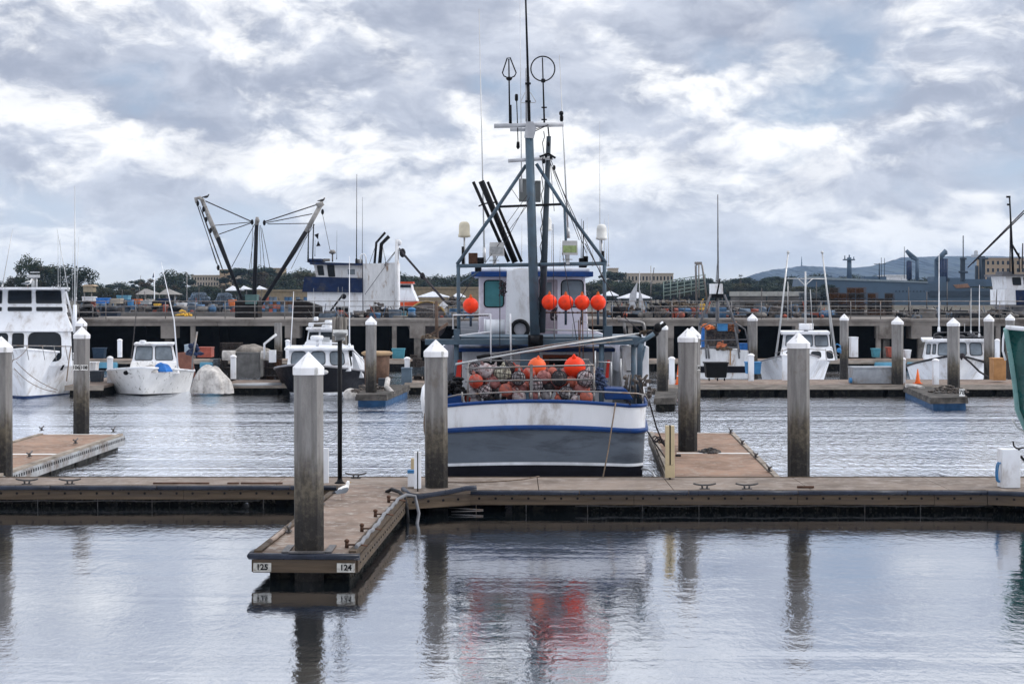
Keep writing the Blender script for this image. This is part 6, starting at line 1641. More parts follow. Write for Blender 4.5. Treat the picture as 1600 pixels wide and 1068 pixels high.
for i, (x, w, h, mt_) in enumerate(((1450, 40, 8, 'k'), (1520, 60, 12, 'k'), (1470, 30, 17, 'k'), (1560, 40, 15, 'k'))):
    heap('gear_heap', ['long dark gear heap on the pier in front of the naval ship bow', 'dark covered gear heap on the pier below the tan building', 'dark gear mound left of the covered heap', 'dark gear heap on the pier before the work boat cabin'][i], 'gear', x, 497, 123, w * .0457, 1.5, h * .0457, NET, 170, .13, 50 + i)
# net reel
nr = thing('net_reel', (X(666, 122), 122, PZ), 'huge grey net reel rimmed with yellow rope on the pier', 'reel')
m = MB(); c = at(667, 502, 122); rad = 31 * .0457
m.cyl(c + Vector((0, 0, 0)), c + Vector((0, .12, 0)), rad, rad, 32); m.cyl(c + Vector((0, .9, 0)), c + Vector((0, 1.0, 0)), rad, rad, 32); m.cyl(c + Vector((0, .12, 0)), c + Vector((0, .9, 0)), rad * .8, rad * .8, 24); m.build('drum', mat('grey_drum', (.14, .12, .12), .8, var=.2), nr)
m = MB()
m.tube([c + Vector((math.cos(a) * rad, -.02, math.sin(a) * rad)) for a in [i * PI / 20 for i in range(21)]], .08, 6); m.build('rope_rim', mat('yellow_rope', (.32, .22, .08), .9, var=.4, sc=8), nr)
m = MB(); m.cyl(c + Vector((-rad * .7, -.05, rad * .7)), c + Vector((0, -.05, 0)), .06, .06, 6); m.cyl(c + Vector((rad * .7, -.05, rad * .7)), c + Vector((0, -.05, 0)), .06, .06, 6); m.build('spokes', RUST, nr)
m = MB(); m.slab([(686, 477), (692, 470), (700, 477), (694, 482)], 120, .1); m.build('signboard', WHITE, label='tilted white panel at the right rim of the net reel', cat='board')
heap('net_bundle', 'dark net mound right of the net reel', 'net', 708, 478, 124, 1.2, 1, .75, NET, 120, .13, 47)
# davit ropes at the reel: rusty pole with lashings
m = MB(); m.tube([at(682.5, 536, 100), at(682, 470, 100)], .10, 8); m.tube([at(660, 528, 100), at(672, 524, 100), at(700, 505, 100)], .09, 6); m.build('rusty_davit', mat('rusty_pole', (.09, .06, .045), .9, var=.4), label='rusty pole wrapped with rope in front of the pier, left of the fishing boat', cat='davit')
for i in range(1): heap('rope_heap', 'brown rope bunch at the foot of the rusty pole', 'rope', 671, 529, 99.5, 1.1, .6, .35, NETBROWN, 60, .07, 48)

# gangway with steel frame (right of the fishing boat)
gw = thing('gangway', (X(1065, 118), 118, PZ), 'pale green-grey steel gangway with hooped frame leading up behind the pier', 'gangway')
m = MB()
for k in range(5):
    m.cyl(at(1036, 462 - k * 5.5, 119), at(1102, 451 - k * 5.5, 119), .03, .03, 6)
for k in range(7):
    x = 1037 + k * 10.8; m.cyl(at(x, 468 - k * 1.8, 119), at(x, 439 - k * 1.8, 119), .035, .035, 6)
m.build('railing', mat('pale_green_steel', (.20, .26, .24), .6), gw)
m = MB(); m.tube([at(1089, 497, 118.5), at(1087, 415, 118.5), at(1092, 411, 118.5), at(1097, 414, 118.5), at(1105, 470, 118.5)], .07, 6); m.tube([at(1092, 412, 119), at(1092, 465, 119)], .05, 6); m.pb(1086, 409, 1097, 413, 118.4, .4); m.build('hoop_frame', GALV, gw)
wire(gw, [at(1022, 418, 125), at(1018, 445, 125), at(1016, 480, 125)], .03, GALV_DARK)

# --- trawl rig (twin booms and mast)
TR = 141
rig = thing('trawl_rig', (X(400, TR), TR, 0), 'tall mast with two long spread booms and rigging behind the pier', 'trawl rig')
tw = mat('pale_boom_paint', (.30, .29, .28), .7, dirt=(.1, .09, .08), damt=.4); tdk = mat('black_boom', (.008, .008, .011), .6, spec=.12)
m = MB(); m.cyl(at(396, 500, TR), at(401, 350, TR), .20, .15, 12); m.build('mast', tdk, rig)
m = MB(); m.cyl(at(401, 352, TR), at(402, 339, TR), .17, .13, 12); m.ball(at(402, 345, TR - .1), .2, 1, 1, 1.2, 8, 6); m.build('mast_cap', tw, rig)
m = MB(); m.cyl(at(340, 372, TR), at(316, 313, TR), .20, .16, 10); m.tube([at(318, 314, TR), at(312, 309, TR), at(306, 310, TR), at(308, 317, TR)], .16, 8); m.build('boom_tip', tw, rig)
m = MB(); m.cyl(at(378, 468, TR), at(340, 371, TR), .11, .20, 10); m.build('boom', tdk, rig)
m = MB(); m.cyl(at(405, 480, TR), at(478, 362, TR), .15, .19, 10); m.build('boom', tdk, rig)
m = MB(); m.cyl(at(478, 362, TR), at(500, 322, TR), .19, .19, 10); m.tube([at(497, 324, TR), at(504, 317, TR)], .22, 8); m.tube([at(494, 320, TR), at(505, 317, TR)], .14, 6); m.build('boom_tip', tw, rig)
for (a, b, r_) in (((321, 314), (393, 346), .05), ((336, 352), (393, 347), .035), ((342, 366), (396, 347), .04), ((412, 347), (494, 320), .05), ((416, 348), (488, 334), .04), ((418, 350), (484, 349), .035),
                  ((308, 320), (342, 420), .035), ((312, 322), (347, 420), .035), ((316, 330), (352, 432), .03), ((309, 320), (338, 412), .02), ((398, 350), (362, 417), .03), ((399, 352), (388, 430), .02), ((395, 352), (392, 430), .02),
                  ((405, 352), (408, 424), .02), ((407, 352), (414, 424), .025), ((409, 356), (422, 420), .025), ((486, 352), (450, 410), .02), ((488, 352), (455, 420), .02), ((504, 335), (516, 392), .02), ((492, 350), (442, 425), .02)):
    wire(rig, [at(*a, TR), at(*b, TR)], r_, name='stay_wire')
for (x, y) in ((309, 318), (318, 327), (322, 343), (329, 360), (341, 418), (504, 331), (413, 348), (394, 347)): m = MB(); m.ball(at(x, y, TR - .3), .16, .8, .8, 1.5, 8, 6); m.build('pulley_block', BLACK, rig)
for k, (x, y0) in enumerate(((490, 350), (482.5, 350))): m = MB(); m.cyl(at(x, y0, TR), at(x - 1.5, 405, TR), .05, .05, 6); m.build('hanging_pole', tdk, rig)
m = MB(); m.slab([(491, 367), (498, 364), (497, 374)], TR, .03); m.slab([(494, 385), (501, 384), (497, 376)], TR, .03); m.build('radar_reflector', tdk, rig)

# --- blue and white trawler behind the pier
TD = 137
tr = thing('trawler', (X(560, TD), TD + 4, 0), 'big rusty white trawler with a dark blue band and black bent exhausts behind the pier', 'trawler')
m = MB(); m.box(X(478, TD), X(622, TD), TD + .4, TD + 8, .0, Z(497, TD)); m.box(X(478, TD), X(622, TD), TD + .3, TD + 8.1, .2, Z(495, TD)); m.build('hull', NAVY, tr)
m = MB(); fc = hx(m, 480, 455, 566, 497, TD, 5, 480, 566, TD, .03); o = m.build('deckhouse', WHITE, tr)
m = MB(); m.slab([(472, 456), (476, 432), (566, 434), (566, 457)], TD - .25, 5.3); m.build('blue_band', NAVY, tr)
m = MB(); fb = hx(m, 494, 412, 566, 435, TD + .3, 4.3, 490, 566, TD + .3, .03); bh = m.build('bridge', WHITE_OLD, tr)
windows(bh, fb, [(.06, .22, .19, .88), (.27, .12, .42, .92)], GLASS, BLACK, .05, .02, rad=.1)
windows(bh, fb, [(.68, .22, .86, .68)], GLASS_GREY, WHITE, .05, .02, rad=.1)
m = MB(); m.slab([(477, 408), (484, 411), (484, 413), (566, 414.5), (566, 411.5), (484, 409)], TD - .1, 5); m.pb(480, 404, 502, 408.5, TD, 3); m.build('bridge_roof', NAVY, tr)
m = MB(); m.pb(491, 404, 502, 408, TD + 1, 1); m.pb(505, 404, 514, 408, TD + 1, 1); m.lathe(at(519.5, 397, TD + 1), [(.1, 0), (.2, .05), (.22, .25), (.15, .35)], 10); m.cyl(at(519.5, 409, TD + 1), at(519.5, 397, TD + 1), .06, .06, 6); m.pb(514, 393, 524, 396, TD + 1, .3); m.pb(555, 405, 565, 411, TD + 1, 1); m.build('roof_gear', mat('weathered_roof_gear', (.22, .21, .20), .7, var=.5), tr)
m = MB(); m.slab([(568, 497), (567, 412), (620, 410), (620, 497)], TD + .2, 4); m.build('casing', WHITE_OLD, tr)
m = MB(); m.tube([at(563, 412, TD), at(563, 400, TD), at(566, 396.5, TD), at(570, 397, TD), at(572, 402, TD), at(572, 412, TD)], .06, 8); m.build('vent_hoop', WHITE, tr)
for pts, r_ in ((((585, 415), (588, 379), (602, 363)), .10), (((593, 415), (596, 381), (608, 369)), .15)):
    m = MB(); m.tube([at(x, y, TD + .5) for x, y in pts], r_, 10); m.build('exhaust_pipe', BLACK, tr)
m = MB(); m.cyl(at(619.5, 497, TD), at(620.5, 374, TD), .22, .16, 10); m.ball(at(624, 379, TD), .2, 1, 1, 1.2, 8, 6); m.build('mast', WHITE_OLD, tr)
for (a, b, r_) in (((624, 388), (660, 430), .06), ((624, 391), (665, 438), .04), ((660, 430), (700, 476), .10), ((618, 392), (600, 415), .03), ((617, 395), (570, 460), .02), ((590, 375), (577, 412), .02), ((598, 385), (603, 412), .02)): wire(tr, [at(*a, TD), at(*b, TD - 4 if b[0] > 650 else TD)], r_)
m = MB(); m.ball(at(629, 395, TD), .25, 1, 1, 1.5, 8, 6); m.build('pulley_block', BLACK, tr); m = MB(); m.ball(at(660, 431, TD - 2), .2, 1, 1, 1.4, 8, 6); m.build('pulley_block', BLACK, tr)
m = MB(); m.cyl(at(513, 490, TD - 1), at(536, 460, TD - 1), .08, .08, 6); m.ball(at(537, 463, TD - 1), .22, 1, 1, 1, 8, 6); m.build('crane_arm', tdk, tr)
for x, y0, y1, r_ in ((557, 412, 272, .05), (566, 412, 308, .03), (482, 408, 350, .035), (489, 408, 345, .035), (492, 400, 375, .02), (526, 405, 360, .02), (602, 415, 400, .02)): antenna(tr, at(x, y0, TD), at(x + .5, y1, TD), r_, tdk)
# red and white patrol-like boat behind
rb = thing('pilot_boat', (X(640, 160), 160, 0), 'white boat with an orange-red hull stripe half hidden behind the net reel', 'boat')
m = MB(); m.slab([(618, 497), (622, 478), (654, 478), (656, 497)], 160, 5); m.build('hull', NAVY, rb)
m = MB(); m.slab([(620, 478), (621, 472), (652, 471), (654, 478)], 159.8, 5); m.build('sheer_band', mat('red_paint', (.45, .06, .02), .5), rb)
m = MB(); m.slab([(621, 472), (624, 453), (644, 453), (652, 472)], 160, 4); m.build('cabin', WHITE, rb)
m = MB(); m.slab([(622, 453), (623, 443), (642, 443), (644, 453)], 160, 3); wh_ = m.build('wheelhouse', WHITE_OLD, rb)
m = MB(); m.pb(624, 445, 642, 449, 159.9, .2); m.build('window_band', GLASS, wh_)
m = MB(); m.pb(621, 440, 645, 443, 159.8, 3); m.build('roof', mat('red_paint', (.45, .06, .02)), rb)

# --- work boat cabin at far right
wb_ = thing('work_boat', (X(1595, 130), 130, 0), 'distant white work boat cabin with a tall black mast at the right edge', 'work boat')
d = 131
m = MB(); m.slab([(1570, 476), (1570, 452), (1640, 452), (1640, 476)], d, 4); m.build('deckhouse', WHITE, wb_)
m = MB(); m.slab([(1588, 476), (1587, 453), (1640, 453), (1640, 476)], d - .05, .3); m.build('side_panel', NAVY, wb_)
m = MB(); fc = hx(m, 1574, 430, 1640, 452, d, 4, 1571, 1640, d, .03); o = m.build('wheelhouse', WHITE, wb_)
windows(o, fc, [(.14, .3, .34, .85), (.4, .3, .6, .85)], GLASS, BLACK, .04, .02, rad=.1)
m = MB(); m.pb(1566, 428, 1640, 431.5, d - .3, 5); m.pb(1567, 424, 1585, 428, d, 2); m.pb(1570, 476, 1640, 497, d + .3, 3); m.build('roof', mat('dull_steel', (.13, .13, .14)), wb_)
m = MB(); m.tube([at(1583, 430, d), at(1580, 360, d), at(1577.5, 308, d)], .10, 8, r1=.06); m.pb(1573, 306, 1579, 309, d, .15); m.pb(1574, 318, 1578, 321, d, .15); m.cyl(at(1580, 380, d), at(1594, 404, d), .08, .08, 6); m.build('mast', BLACK, wb_)
for (a, b) in (((1600, 329), (1512, 418)), ((1600, 333), (1520, 411)), ((1579, 330), (1578, 425)), ((1597, 420), (1598, 380)), ((1593, 425), (1592, 395))): wire(wb_, [at(*a, d), at(*b, d)], .05)

# --- stuff in the yard behind (quay)
quay = thing('quay', (-20, 176, 0), 'low concrete quay behind the pier carrying the gear yard', 'quay')
m = MB(); m.box(-90, 30, 176, 230, -1, 2.9); m.build('wall', CONC_OLD, quay)
quay2 = thing('quay', (70, 200, 0), 'concrete quay at the right behind the pier below the naval ship', 'quay')
m = MB(); m.box(31, 130, 180, 215, -1, 2.9); m.build('wall', CONC_OLD, quay2)
MN = {'dull_blue_grey_gear': 'blue-grey', 'dull_grey_gear': 'grey', 'bundled_net': 'black-brown', 'dull_tan_gear': 'tan', 'dull_blue_gear': 'dull blue', 'dull_brown_gear': 'brown', 'black_paint': 'black', 'rusty_trap_wire': 'rust-brown', 'red_brown_plastic': 'red-brown'}
ORD = ['first', 'second', 'third', 'fourth', 'fifth', 'sixth', 'seventh', 'eighth', 'ninth', 'tenth', 'eleventh', 'twelfth', 'thirteenth', 'fourteenth', 'fifteenth', 'sixteenth', 'seventeenth', 'eighteenth', 'nineteenth'] + ['twenty-%s' % q for q in ('zero', 'first', 'second', 'third', 'fourth', 'fifth', 'sixth', 'seventh', 'eighth', 'ninth')] + ['thirty-%s' % q for q in ('zero', 'first', 'second', 'third', 'fourth', 'fifth')]
yard = [(150, 466, 168, 474, TARPBLUE, 'blue tarpaulin stack left of the tan container', 'tarpaulin'), (167, 467, 188, 474, BEIGE, 'tan container in the yard behind the pier', 'container'),
        (199, 469, 206, 479, BLUEPL, 'bright blue barrel left of the orange crates', 'barrel'), (207, 468, 218, 475, ORANGEPL, 'orange crate pile right of the blue barrel', 'crate'),
        (246, 467, 263, 477, NAVY, 'dark blue container in the middle of the yard', 'container'), (240, 475, 247, 478, YELLOW, 'small yellow crate in front of the dark blue container', 'crate'),
        (219, 470, 233, 475, mat('pale_skiff', (.4, .42, .44), .6), 'pale skiff in the yard right of the orange crates', 'skiff'), (276, 474, 288, 478, WHITE, 'small white boat in the yard', 'boat'),
        (357, 469, 366, 478, ORANGEPL, 'orange-brown crate left of the trawl rig foot', 'crate'), (182, 462, 200, 468, PALEBLUE, 'pale blue shed roof behind the tan container', 'shed'),
        (415, 484, 438, 492, REDPL, 'reddish crate heap right of the trawl rig foot', 'crate'), (418, 473, 430, 479, ORANGEPL, 'orange tub in the blue gear right of the trawl rig', 'tub'),
        (430, 478, 457, 488, NAVY, 'dark blue gear pile right of the trawl rig', 'gear'), (128, 464, 146, 470, WHITE_OLD, 'white container behind the black net bundle', 'container')]
for i, (x0, y0, x1, y1, mt_, lb, ct) in enumerate(yard):
    simple_tub(x0, y0, x1, y1, 178 + (i % 5), mt_, lb, ct.replace(' ', '_'), ct, 1.5, .3)
rr = random.Random(77)
gc = 0
for i in range(34):
    x = 128 + i * 9.2 + rr.uniform(-3, 3)
    if 365 < x < 405: continue
    c = rr.choice([mat('dull_blue_grey_gear', (.10, .13, .17), .8, var=.5), mat('dull_grey_gear', (.15, .15, .15), .8, var=.5), NET, mat('dull_tan_gear', (.20, .17, .13), .8, var=.5), mat('dull_blue_gear', (.05, .11, .20), .7, var=.5)])
    words_ = ['blue-grey', 'grey', 'dark', 'tan', 'blue']
    m = MB(); d = 181 + rr.uniform(0, 8); w = rr.uniform(5, 10); h = rr.uniform(5, 11); yb = HOR + 1.9 * FPX / d
    for q in range(rr.randint(3, 6)):
        xx = x + rr.uniform(-w, w) * .4; hh = h * rr.uniform(.4, 1); m.pb(xx - w * .25, yb - hh, xx + w * .25, yb, d + rr.uniform(0, 1), rr.uniform(.5, 1.2), .04)
    m.build('gear_pile', c, label='%s %s gear pile, %s rightwards in the yard behind the pier' % (['low', 'squat', 'ragged'][i % 3], MN[c.name], TW(gc)), cat='gear', group='gear piles in the yard behind the pier'); gc += 1
gc = 0
for i in range(26):
    x = 945 + i * 13.5 + rr.uniform(-4, 4)
    if 1290 < x < 1400: continue
    c = rr.choice([MATS['dull_blue_grey_gear'], MATS['dull_grey_gear'] if 'dull_grey_gear' in MATS else NET, NET, mat('dull_brown_gear', (.10, .07, .05), .8, var=.5), BLACK])
    m = MB(); d = 124 + rr.uniform(0, 4); w = rr.uniform(7, 14); h = rr.uniform(8, 22); yb = 495
    for q in range(rr.randint(3, 7)):
        xx = x + rr.uniform(-w, w) * .45; hh = h * rr.uniform(.4, 1); m.pb(xx - w * .2, yb - hh, xx + w * .2, yb, d + rr.uniform(0, 1), rr.uniform(.3, .8), .04)
    m.build('gear_pile', c, label='%s gear pile, %s rightwards along the pier deck right of the fishing boat' % (MN[c.name], TW(gc)), cat='gear', group='gear piles on the pier at right'); gc += 1
# trapezoid net racks
for i, (x0, x1, y0) in enumerate(((293, 332, 457), (334, 368, 458))):
    m = MB(); d = 186
    w_ = x1 - x0
    for k in range(9):
        u = k / 8; xb = x0 + w_ * u; xt = x0 + w_ * (.22 + .5 * u)
        m.cyl(at(xb, 479, d), at(xt, y0, d), .05, .05, 4)
    for k in range(6):
        v = k / 5; m.cyl(at(x0 + w_ * .22 * v, 479 - (479 - y0) * v, d), at(x1 - w_ * .28 * v, 479 - (479 - y0) * v, d), .05, .05, 4)
    for k in range(40):
        u = rr.random(); v = rr.random() * .9
        p = at(x0 + w_ * (.22 * v + u * (1 - .5 * v)), 479 - (479 - y0) * v, d + .3); m.ball(p, .35, 1, 1, .7, 6, 4)
    m.build('net_rack', MATS['dull_blue_grey_gear'], label=['heaped grey net rack left of the trawl rig, the wider one', 'heaped grey net rack just left of the dark machine block'][i], cat='net rack', group='grey net racks')
# rack of orange and blue crates behind the trawl rig
Gc = 'fish crates stacked behind the trawl rig'
d = 150
for c in range(13):
    for q in range(4):
        if rr.random() < .12: continue
        x = 402 + c * 6.0; y = 488 - q * 6.2
        k = rr.choice([MATS['dull_blue_grey_gear'], TRAPO, REDPL, NET, MATS['dull_blue_gear']])
        m = MB(); m.pb(x + .3, y - 5.6, x + 5.7, y, d + rr.uniform(0, .15), .5); m.build('fish_crate', k, label='%s fish crate, %s column, %s row of the wall behind the trawl rig' % (MN[k.name], ORD[c], ORD[q]), cat='crate', group=Gc)

# dense small gear nobody could count, on the quay and along the back of the pier
rr = random.Random(99)
def clutter(label, x0, x1, d0, d1, z, n, hmax, mts, seed):
    q = random.Random(seed); m = MB()
    for i in range(n):
        m.mi = q.randrange(len(mts)); d = q.uniform(d0, d1); x = X(q.uniform(x0, x1), d); w, h, e = q.uniform(.2, 1.1), q.uniform(.15, hmax) * q.uniform(.3, 1), q.uniform(.2, .9)
        if q.random() < .35:
            m.cyl((x, d, z), (x + q.uniform(-.5, .5), d, z + h * 1.5), .035, .03, 5)
        elif q.random() < .5: m.ball((x, d, z + h * .35), h * .45, q.uniform(.8, 1.8), 1, q.uniform(.5, 1), 7, 5)
        else:
            s_ = q.uniform(-.12, .12); m.hexa([(x, d, z), (x + w, d, z), (x + w, d + e, z), (x, d + e, z)], [(x + s_, d, z + h), (x + w + s_, d, z + h * q.uniform(.6, 1)), (x + w, d + e, z + h), (x, d + e, z + h)])
    o = m.build('gear_clutter', mts, label=label, cat='gear', clean=True); o['kind'] = 'stuff'
    return o
DGM = [MATS['dull_blue_grey_gear'], NET, mat('dark_gear', (.03, .032, .038), .9, var=.5), MATS['dull_blue_gear'], mat('faded_gear', (.17, .16, .15), .8, var=.4), BLACK, REDPL]
clutter('dense low clutter of gear filling the yard behind the left pier', 125, 480, 177, 196, 2.9, 620, 1.5, DGM, 1)
clutter('dense low clutter of gear along the pier at right', 950, 1300, 120, 128, zt, 420, 1.0, DGM, 2)
clutter('dense clutter of gear on the pier below the naval ship', 1400, 1600, 119, 127, zt, 260, .7, [NET, MATS['dark_gear'], BLACK, MATS['dull_blue_grey_gear'], MATS['faded_gear']], 3)
clutter('scattered boats gear and poles around the trawl rig', 480, 760, 119, 128, zt, 160, .8, DGM, 4)
for i, (x, y0, d) in enumerate(((190, 452, 180), (226, 455, 183), (262, 450, 186), (310, 448, 185), (345, 452, 190), (1062, 452, 126), (1128, 455, 125), (1190, 450, 127), (1232, 446, 125), (1275, 440, 127), (1420, 448, 125), (1448, 455, 126), (1480, 440, 124), (1556, 452, 125))):
    m = MB(); m.cyl(at(x, 488, d), at(x + random.uniform(-2, 2), y0, d), .05, .03, 6); m.build('light_pole', GALV_DARK, label='thin upright pole, %s from the left above the gear behind the pier' % TW(i), cat='pole', group='thin poles above the gear')
for o in protos: bpy.data.objects.remove(o)
# ------------------------------------------------------------------ trees
def make_tree(seed, h, w, kind, mt, n=4200, leaf=.44):
    rr = random.Random(seed)
    r = thing('tree', (0, 0, 0), 'x', 'tree', 'trees on the shore')
    m = MB()
    th = h * (.45 if kind != 'pine' else .9)
    m.tube([(0, 0, -.3), (.1, 0, th * .5), (rr.uniform(-.3, .3), rr.uniform(-.2, .2), th)], h * .028, 7, r1=h * .012)
    blobs = []
    if kind == 'round':
        for i in range(20):
            a = rr.uniform(0, 2 * PI); q = rr.uniform(.1, .40) * w; z = h * rr.uniform(.24, .88)
            q *= math.sin(min(1, (z / h - .15) / .5) * PI / 2) * (1.15 - .6 * max(0, z / h - .6) / .4)
            blobs.append((Vector((math.cos(a) * q, math.sin(a) * q, z)), rr.uniform(.14, .22) * w))
    elif kind == 'tall':
        for i in range(17):
            a = rr.uniform(0, 2 * PI); z = h * rr.uniform(.28, .92); q = rr.uniform(.05, .34) * w
            blobs.append((Vector((math.cos(a) * q, math.sin(a) * q, z)), rr.uniform(.10, .18) * w))
    else:
        for i in range(20):
            z = h * (.18 + .8 * i / 19); q = (1.02 - z / h) * w * .30; a = i * 2.4
            blobs.append((Vector((math.cos(a) * q, math.sin(a) * q, z)), max(.25, (1.08 - z / h) * w * .24)))
    for c, rad in blobs[:7]: m.tube([(0, 0, th * .55), c * .55 + Vector((0, 0, th * .2)), c], h * .011, 5, r1=h * .004)
    m.build('trunk', BARK, r)
    m = MB(); m.mi = 0
    tot = sum(b[1] ** 2 for b in blobs)
    for c, rad in blobs:
        for k in range(int(n * rad * rad / tot)):
            v = Vector((rr.gauss(0, 1), rr.gauss(0, 1), rr.gauss(0, 1))).normalized() * rad * (rr.random() ** .35) * rr.uniform(.8, 1.18)
            v.z *= .75
            p = c + v; s = leaf * rr.uniform(.5, 1.25)
            nrm = (v.normalized() + Vector((rr.gauss(0, .6), rr.gauss(0, .6), rr.gauss(0, .6)))).normalized()
            u = nrm.orthogonal().normalized(); u = (u * math.cos(rr.random() * 6) + nrm.cross(u) * math.sin(rr.random() * 6)).normalized(); t = nrm.cross(u)
            m.mi = 0 if rr.random() < .8 else 1
            m.poly([p - u * s * .5, p + t * s * .32, p + u * s * .5, p - t * s * .32])
    m.build('crown', mt, r, clean=False)
    return r
TP = [make_tree(1, 10, 9, 'round', [LEAF[0], LEAF[1]]), make_tree(2, 10, 8, 'round', [LEAF[1], LEAF[3]]), make_tree(3, 10, 6.5, 'tall', [LEAF[2], LEAF[0]]),
      make_tree(4, 10, 5.5, 'pine', [LEAF[2], LEAF[0]]), make_tree(5, 10, 9, 'round', [LEAF[2], LEAF[1]]), make_tree(6, 10, 7.5, 'tall', [LEAF[3], LEAF[1]])]
KN = ['dense rounded dark green tree', 'olive-green rounded tree', 'tall narrow dark tree', 'conical dark pine', 'broad deep green tree', 'brownish loose tree']
TREES = []
used_first = set()
def tree(px, top, d, k, label=None, wsc=1.0):
    h = (HOR + 2.9 * FPX / d - top) * d / FPX; s = h / 10
    ds = {350: 'nearest', 380: 'near'}.get(d, 'far')
    place = ('left of the two pavilion roofs' if px < 200 else 'behind the pavilion roofs' if px < 300 else 'behind the trawl rig' if px < 480 else 'behind the blue and white trawler' if px < 620
             else 'between trawler and fishing boat' if px < 745 else 'right of the fishing boat' if px < 1010 else 'behind the gangway' if px < 1120 else 'behind the outrigger boat' if px < 1300 else 'before the blue hill')
    s *= 1.06
    o = dup(TP[k], (X(px, d), d, 1.8), random.uniform(0, 6.28), (s * wsc, s * wsc, s), label or 'x', 'trees on the shore')
    if not label: TREES.append((px, o, KN[k], place))
    return o
rr = random.Random(21)
tree(43, 402, 350, 0, 'tallest dark tree at far left above the yacht', .75)
tree(28, 431, 352, 1, 'brown-green tree left of the tallest dark tree above the yacht', .9)
tree(76, 414, 352, 1, 'olive tree between the tallest dark tree and the broad one', 1.0)
tree(104, 413, 350, 4, 'broad dark tree right of the olive one above the yacht', 1.35)
tree(125, 425, 352, 0, 'dark tree at the right end of the clump above the yacht', .8)
tree(5, 441, 355, 0, 'low dark tree at the left edge behind the yacht', 1.2)
sky_l = [(140, 442), (165, 445), (185, 441), (205, 446), (215, 437), (232, 438), (246, 440), (262, 432), (272, 424), (284, 428), (296, 438), (306, 447), (318, 447), (330, 446), (345, 443), (356, 446), (365, 421), (377, 440), (388, 446), (405, 417),
         (412, 425), (423, 419), (440, 431), (452, 430), (466, 421), (478, 424), (492, 442), (506, 446), (520, 445), (540, 446), (560, 447), (600, 446), (628, 429), (642, 430), (655, 436), (672, 439), (684, 430), (700, 436), (714, 430), (728, 427), (740, 432), (750, 440), (770, 436)]
for i, (x, y) in enumerate(sky_l):
    d = 440 + (i * 37) % 90; k = rr.choice([0, 0, 4, 2, 1, 4, 5, 3 if x < 400 else 0])
    tree(x + rr.uniform(-3, 3), y + rr.uniform(-1.5, 1.5), d, k, wsc=rr.uniform(1.3, 1.9))
for i in range(40):
    x = 130 + i * 16 + rr.uniform(-6, 6)
    tree(x, 447 + rr.uniform(-3, 4), 400 + rr.uniform(0, 20), rr.choice([0, 4, 1, 5]), wsc=rr.uniform(1.3, 1.9))
sky_r = [(930, 438), (950, 424), (962, 428), (975, 437), (992, 441), (1010, 440), (1030, 444), (1048, 440), (1062, 436), (1078, 438), (1094, 433), (1110, 436), (1135, 440), (1146, 436), (1170, 436), (1184, 434), (1200, 437), (1216, 434), (1230, 436), (1243, 433), (1262, 428), (1276, 430), (1288, 436), (1318, 436), (1326, 431), (1352, 434), (1366, 433), (1380, 436), (1400, 437), (1412, 432), (1424, 436), (1446, 436), (1466, 437), (1490, 438), (1510, 437), (1530, 438)]
for i, (x, y) in enumerate(sky_r):
    d = 520 + (i * 41) % 90; k = rr.choice([0, 0, 4, 2, 4, 1])
    tree(x + rr.uniform(-3, 3), y + rr.uniform(-1, 1.5), d, k, wsc=rr.uniform(1.6, 2.4))
for i in range(26):
    x = 935 + i * 14 + rr.uniform(-6, 6)
    tree(x, 444 + rr.uniform(-3, 4), 450 + rr.uniform(0, 20), rr.choice([0, 4, 1, 2]), wsc=rr.uniform(1.5, 2.2))
TREES.sort(key=lambda q: q[0])
for i, (px, o, kn, place) in enumerate(TREES): o['label'] = '%s, %s from the left, %s' % (kn, TW(i), place)
for o in TP:
    for c in list(o.children): bpy.data.objects.remove(c)
    bpy.data.objects.remove(o)
# small palm
pm = thing('palm_tree', (X(1157, 540), 540, 1.8), 'small palm with a round tuft above the trees behind the stern boat', 'palm tree')
m = MB(); p = at(1157, 434, 500); m.tube([(p.x, p.y, 1), p], .25, 6); m.build('trunk', BARK, pm)
m = MB()
for i in range(60):
    a = rr.uniform(0, 6.28); e = rr.uniform(-.9, 1.3); v = Vector((math.cos(a) * math.cos(e), math.sin(a) * math.cos(e), math.sin(e))); q = p + v * .5; s = v.cross(Vector((0, 0, 1))).normalized() * .10
    m.poly([q - s, q + s, p + v * 1.6 + Vector((0, 0, -.35))])
m.build('crown', LEAF[0], pm, clean=False)

# ------------------------------------------------------------------ buildings, tents, flagpole
def building(label, x0, y0, x1, y1, d, mt, dep=14, win=None, roof=None, name='building', rt=.35):
    r = thing(name, (X((x0 + x1) / 2, d), d, 1.9), label, 'building')
    m = MB(); p = at(x0, y0, d); q = at(x1, y1, d); m.box(p.x, q.x, d, d + dep, min(1.0, q.z), p.z); m.build('wall', mt, r)
    m = MB(); m.box(p.x - .2, q.x + .2, d - .2, d + dep + .2, p.z - rt + .35, p.z + .35); m.build('parapet', roof or mt, r)
    if win:
        nx, ny = win
        for i in range(nx):
            for j in range(ny):
                m = MB(); w = (x1 - x0) / nx; h = (y1 - y0) / (ny + .4)
                m.pb(x0 + w * (i + .28), y0 + h * (j + .3), x0 + w * (i + .72), y0 + h * (j + .8), d - .08, .1); m.build('window', GLASS, r)
    return r
building('long beige block above the trees left of the trawl rig', 299, 431, 350, 450, 640, BEIGE, win=(12, 2))
building('taller tan block beside the left boom of the trawl rig', 343, 422, 358, 450, 636, mat('tan_wall', (.36, .27, .18), .8))
building('beige block between the left boom and the rig mast', 366, 430, 408, 462, 620, BEIGE, win=None)
building('tan rooftop rising behind trees right of the rig mast', 419, 420, 440, 440, 660, mat('ochre_wall', (.27, .215, .14), .8))
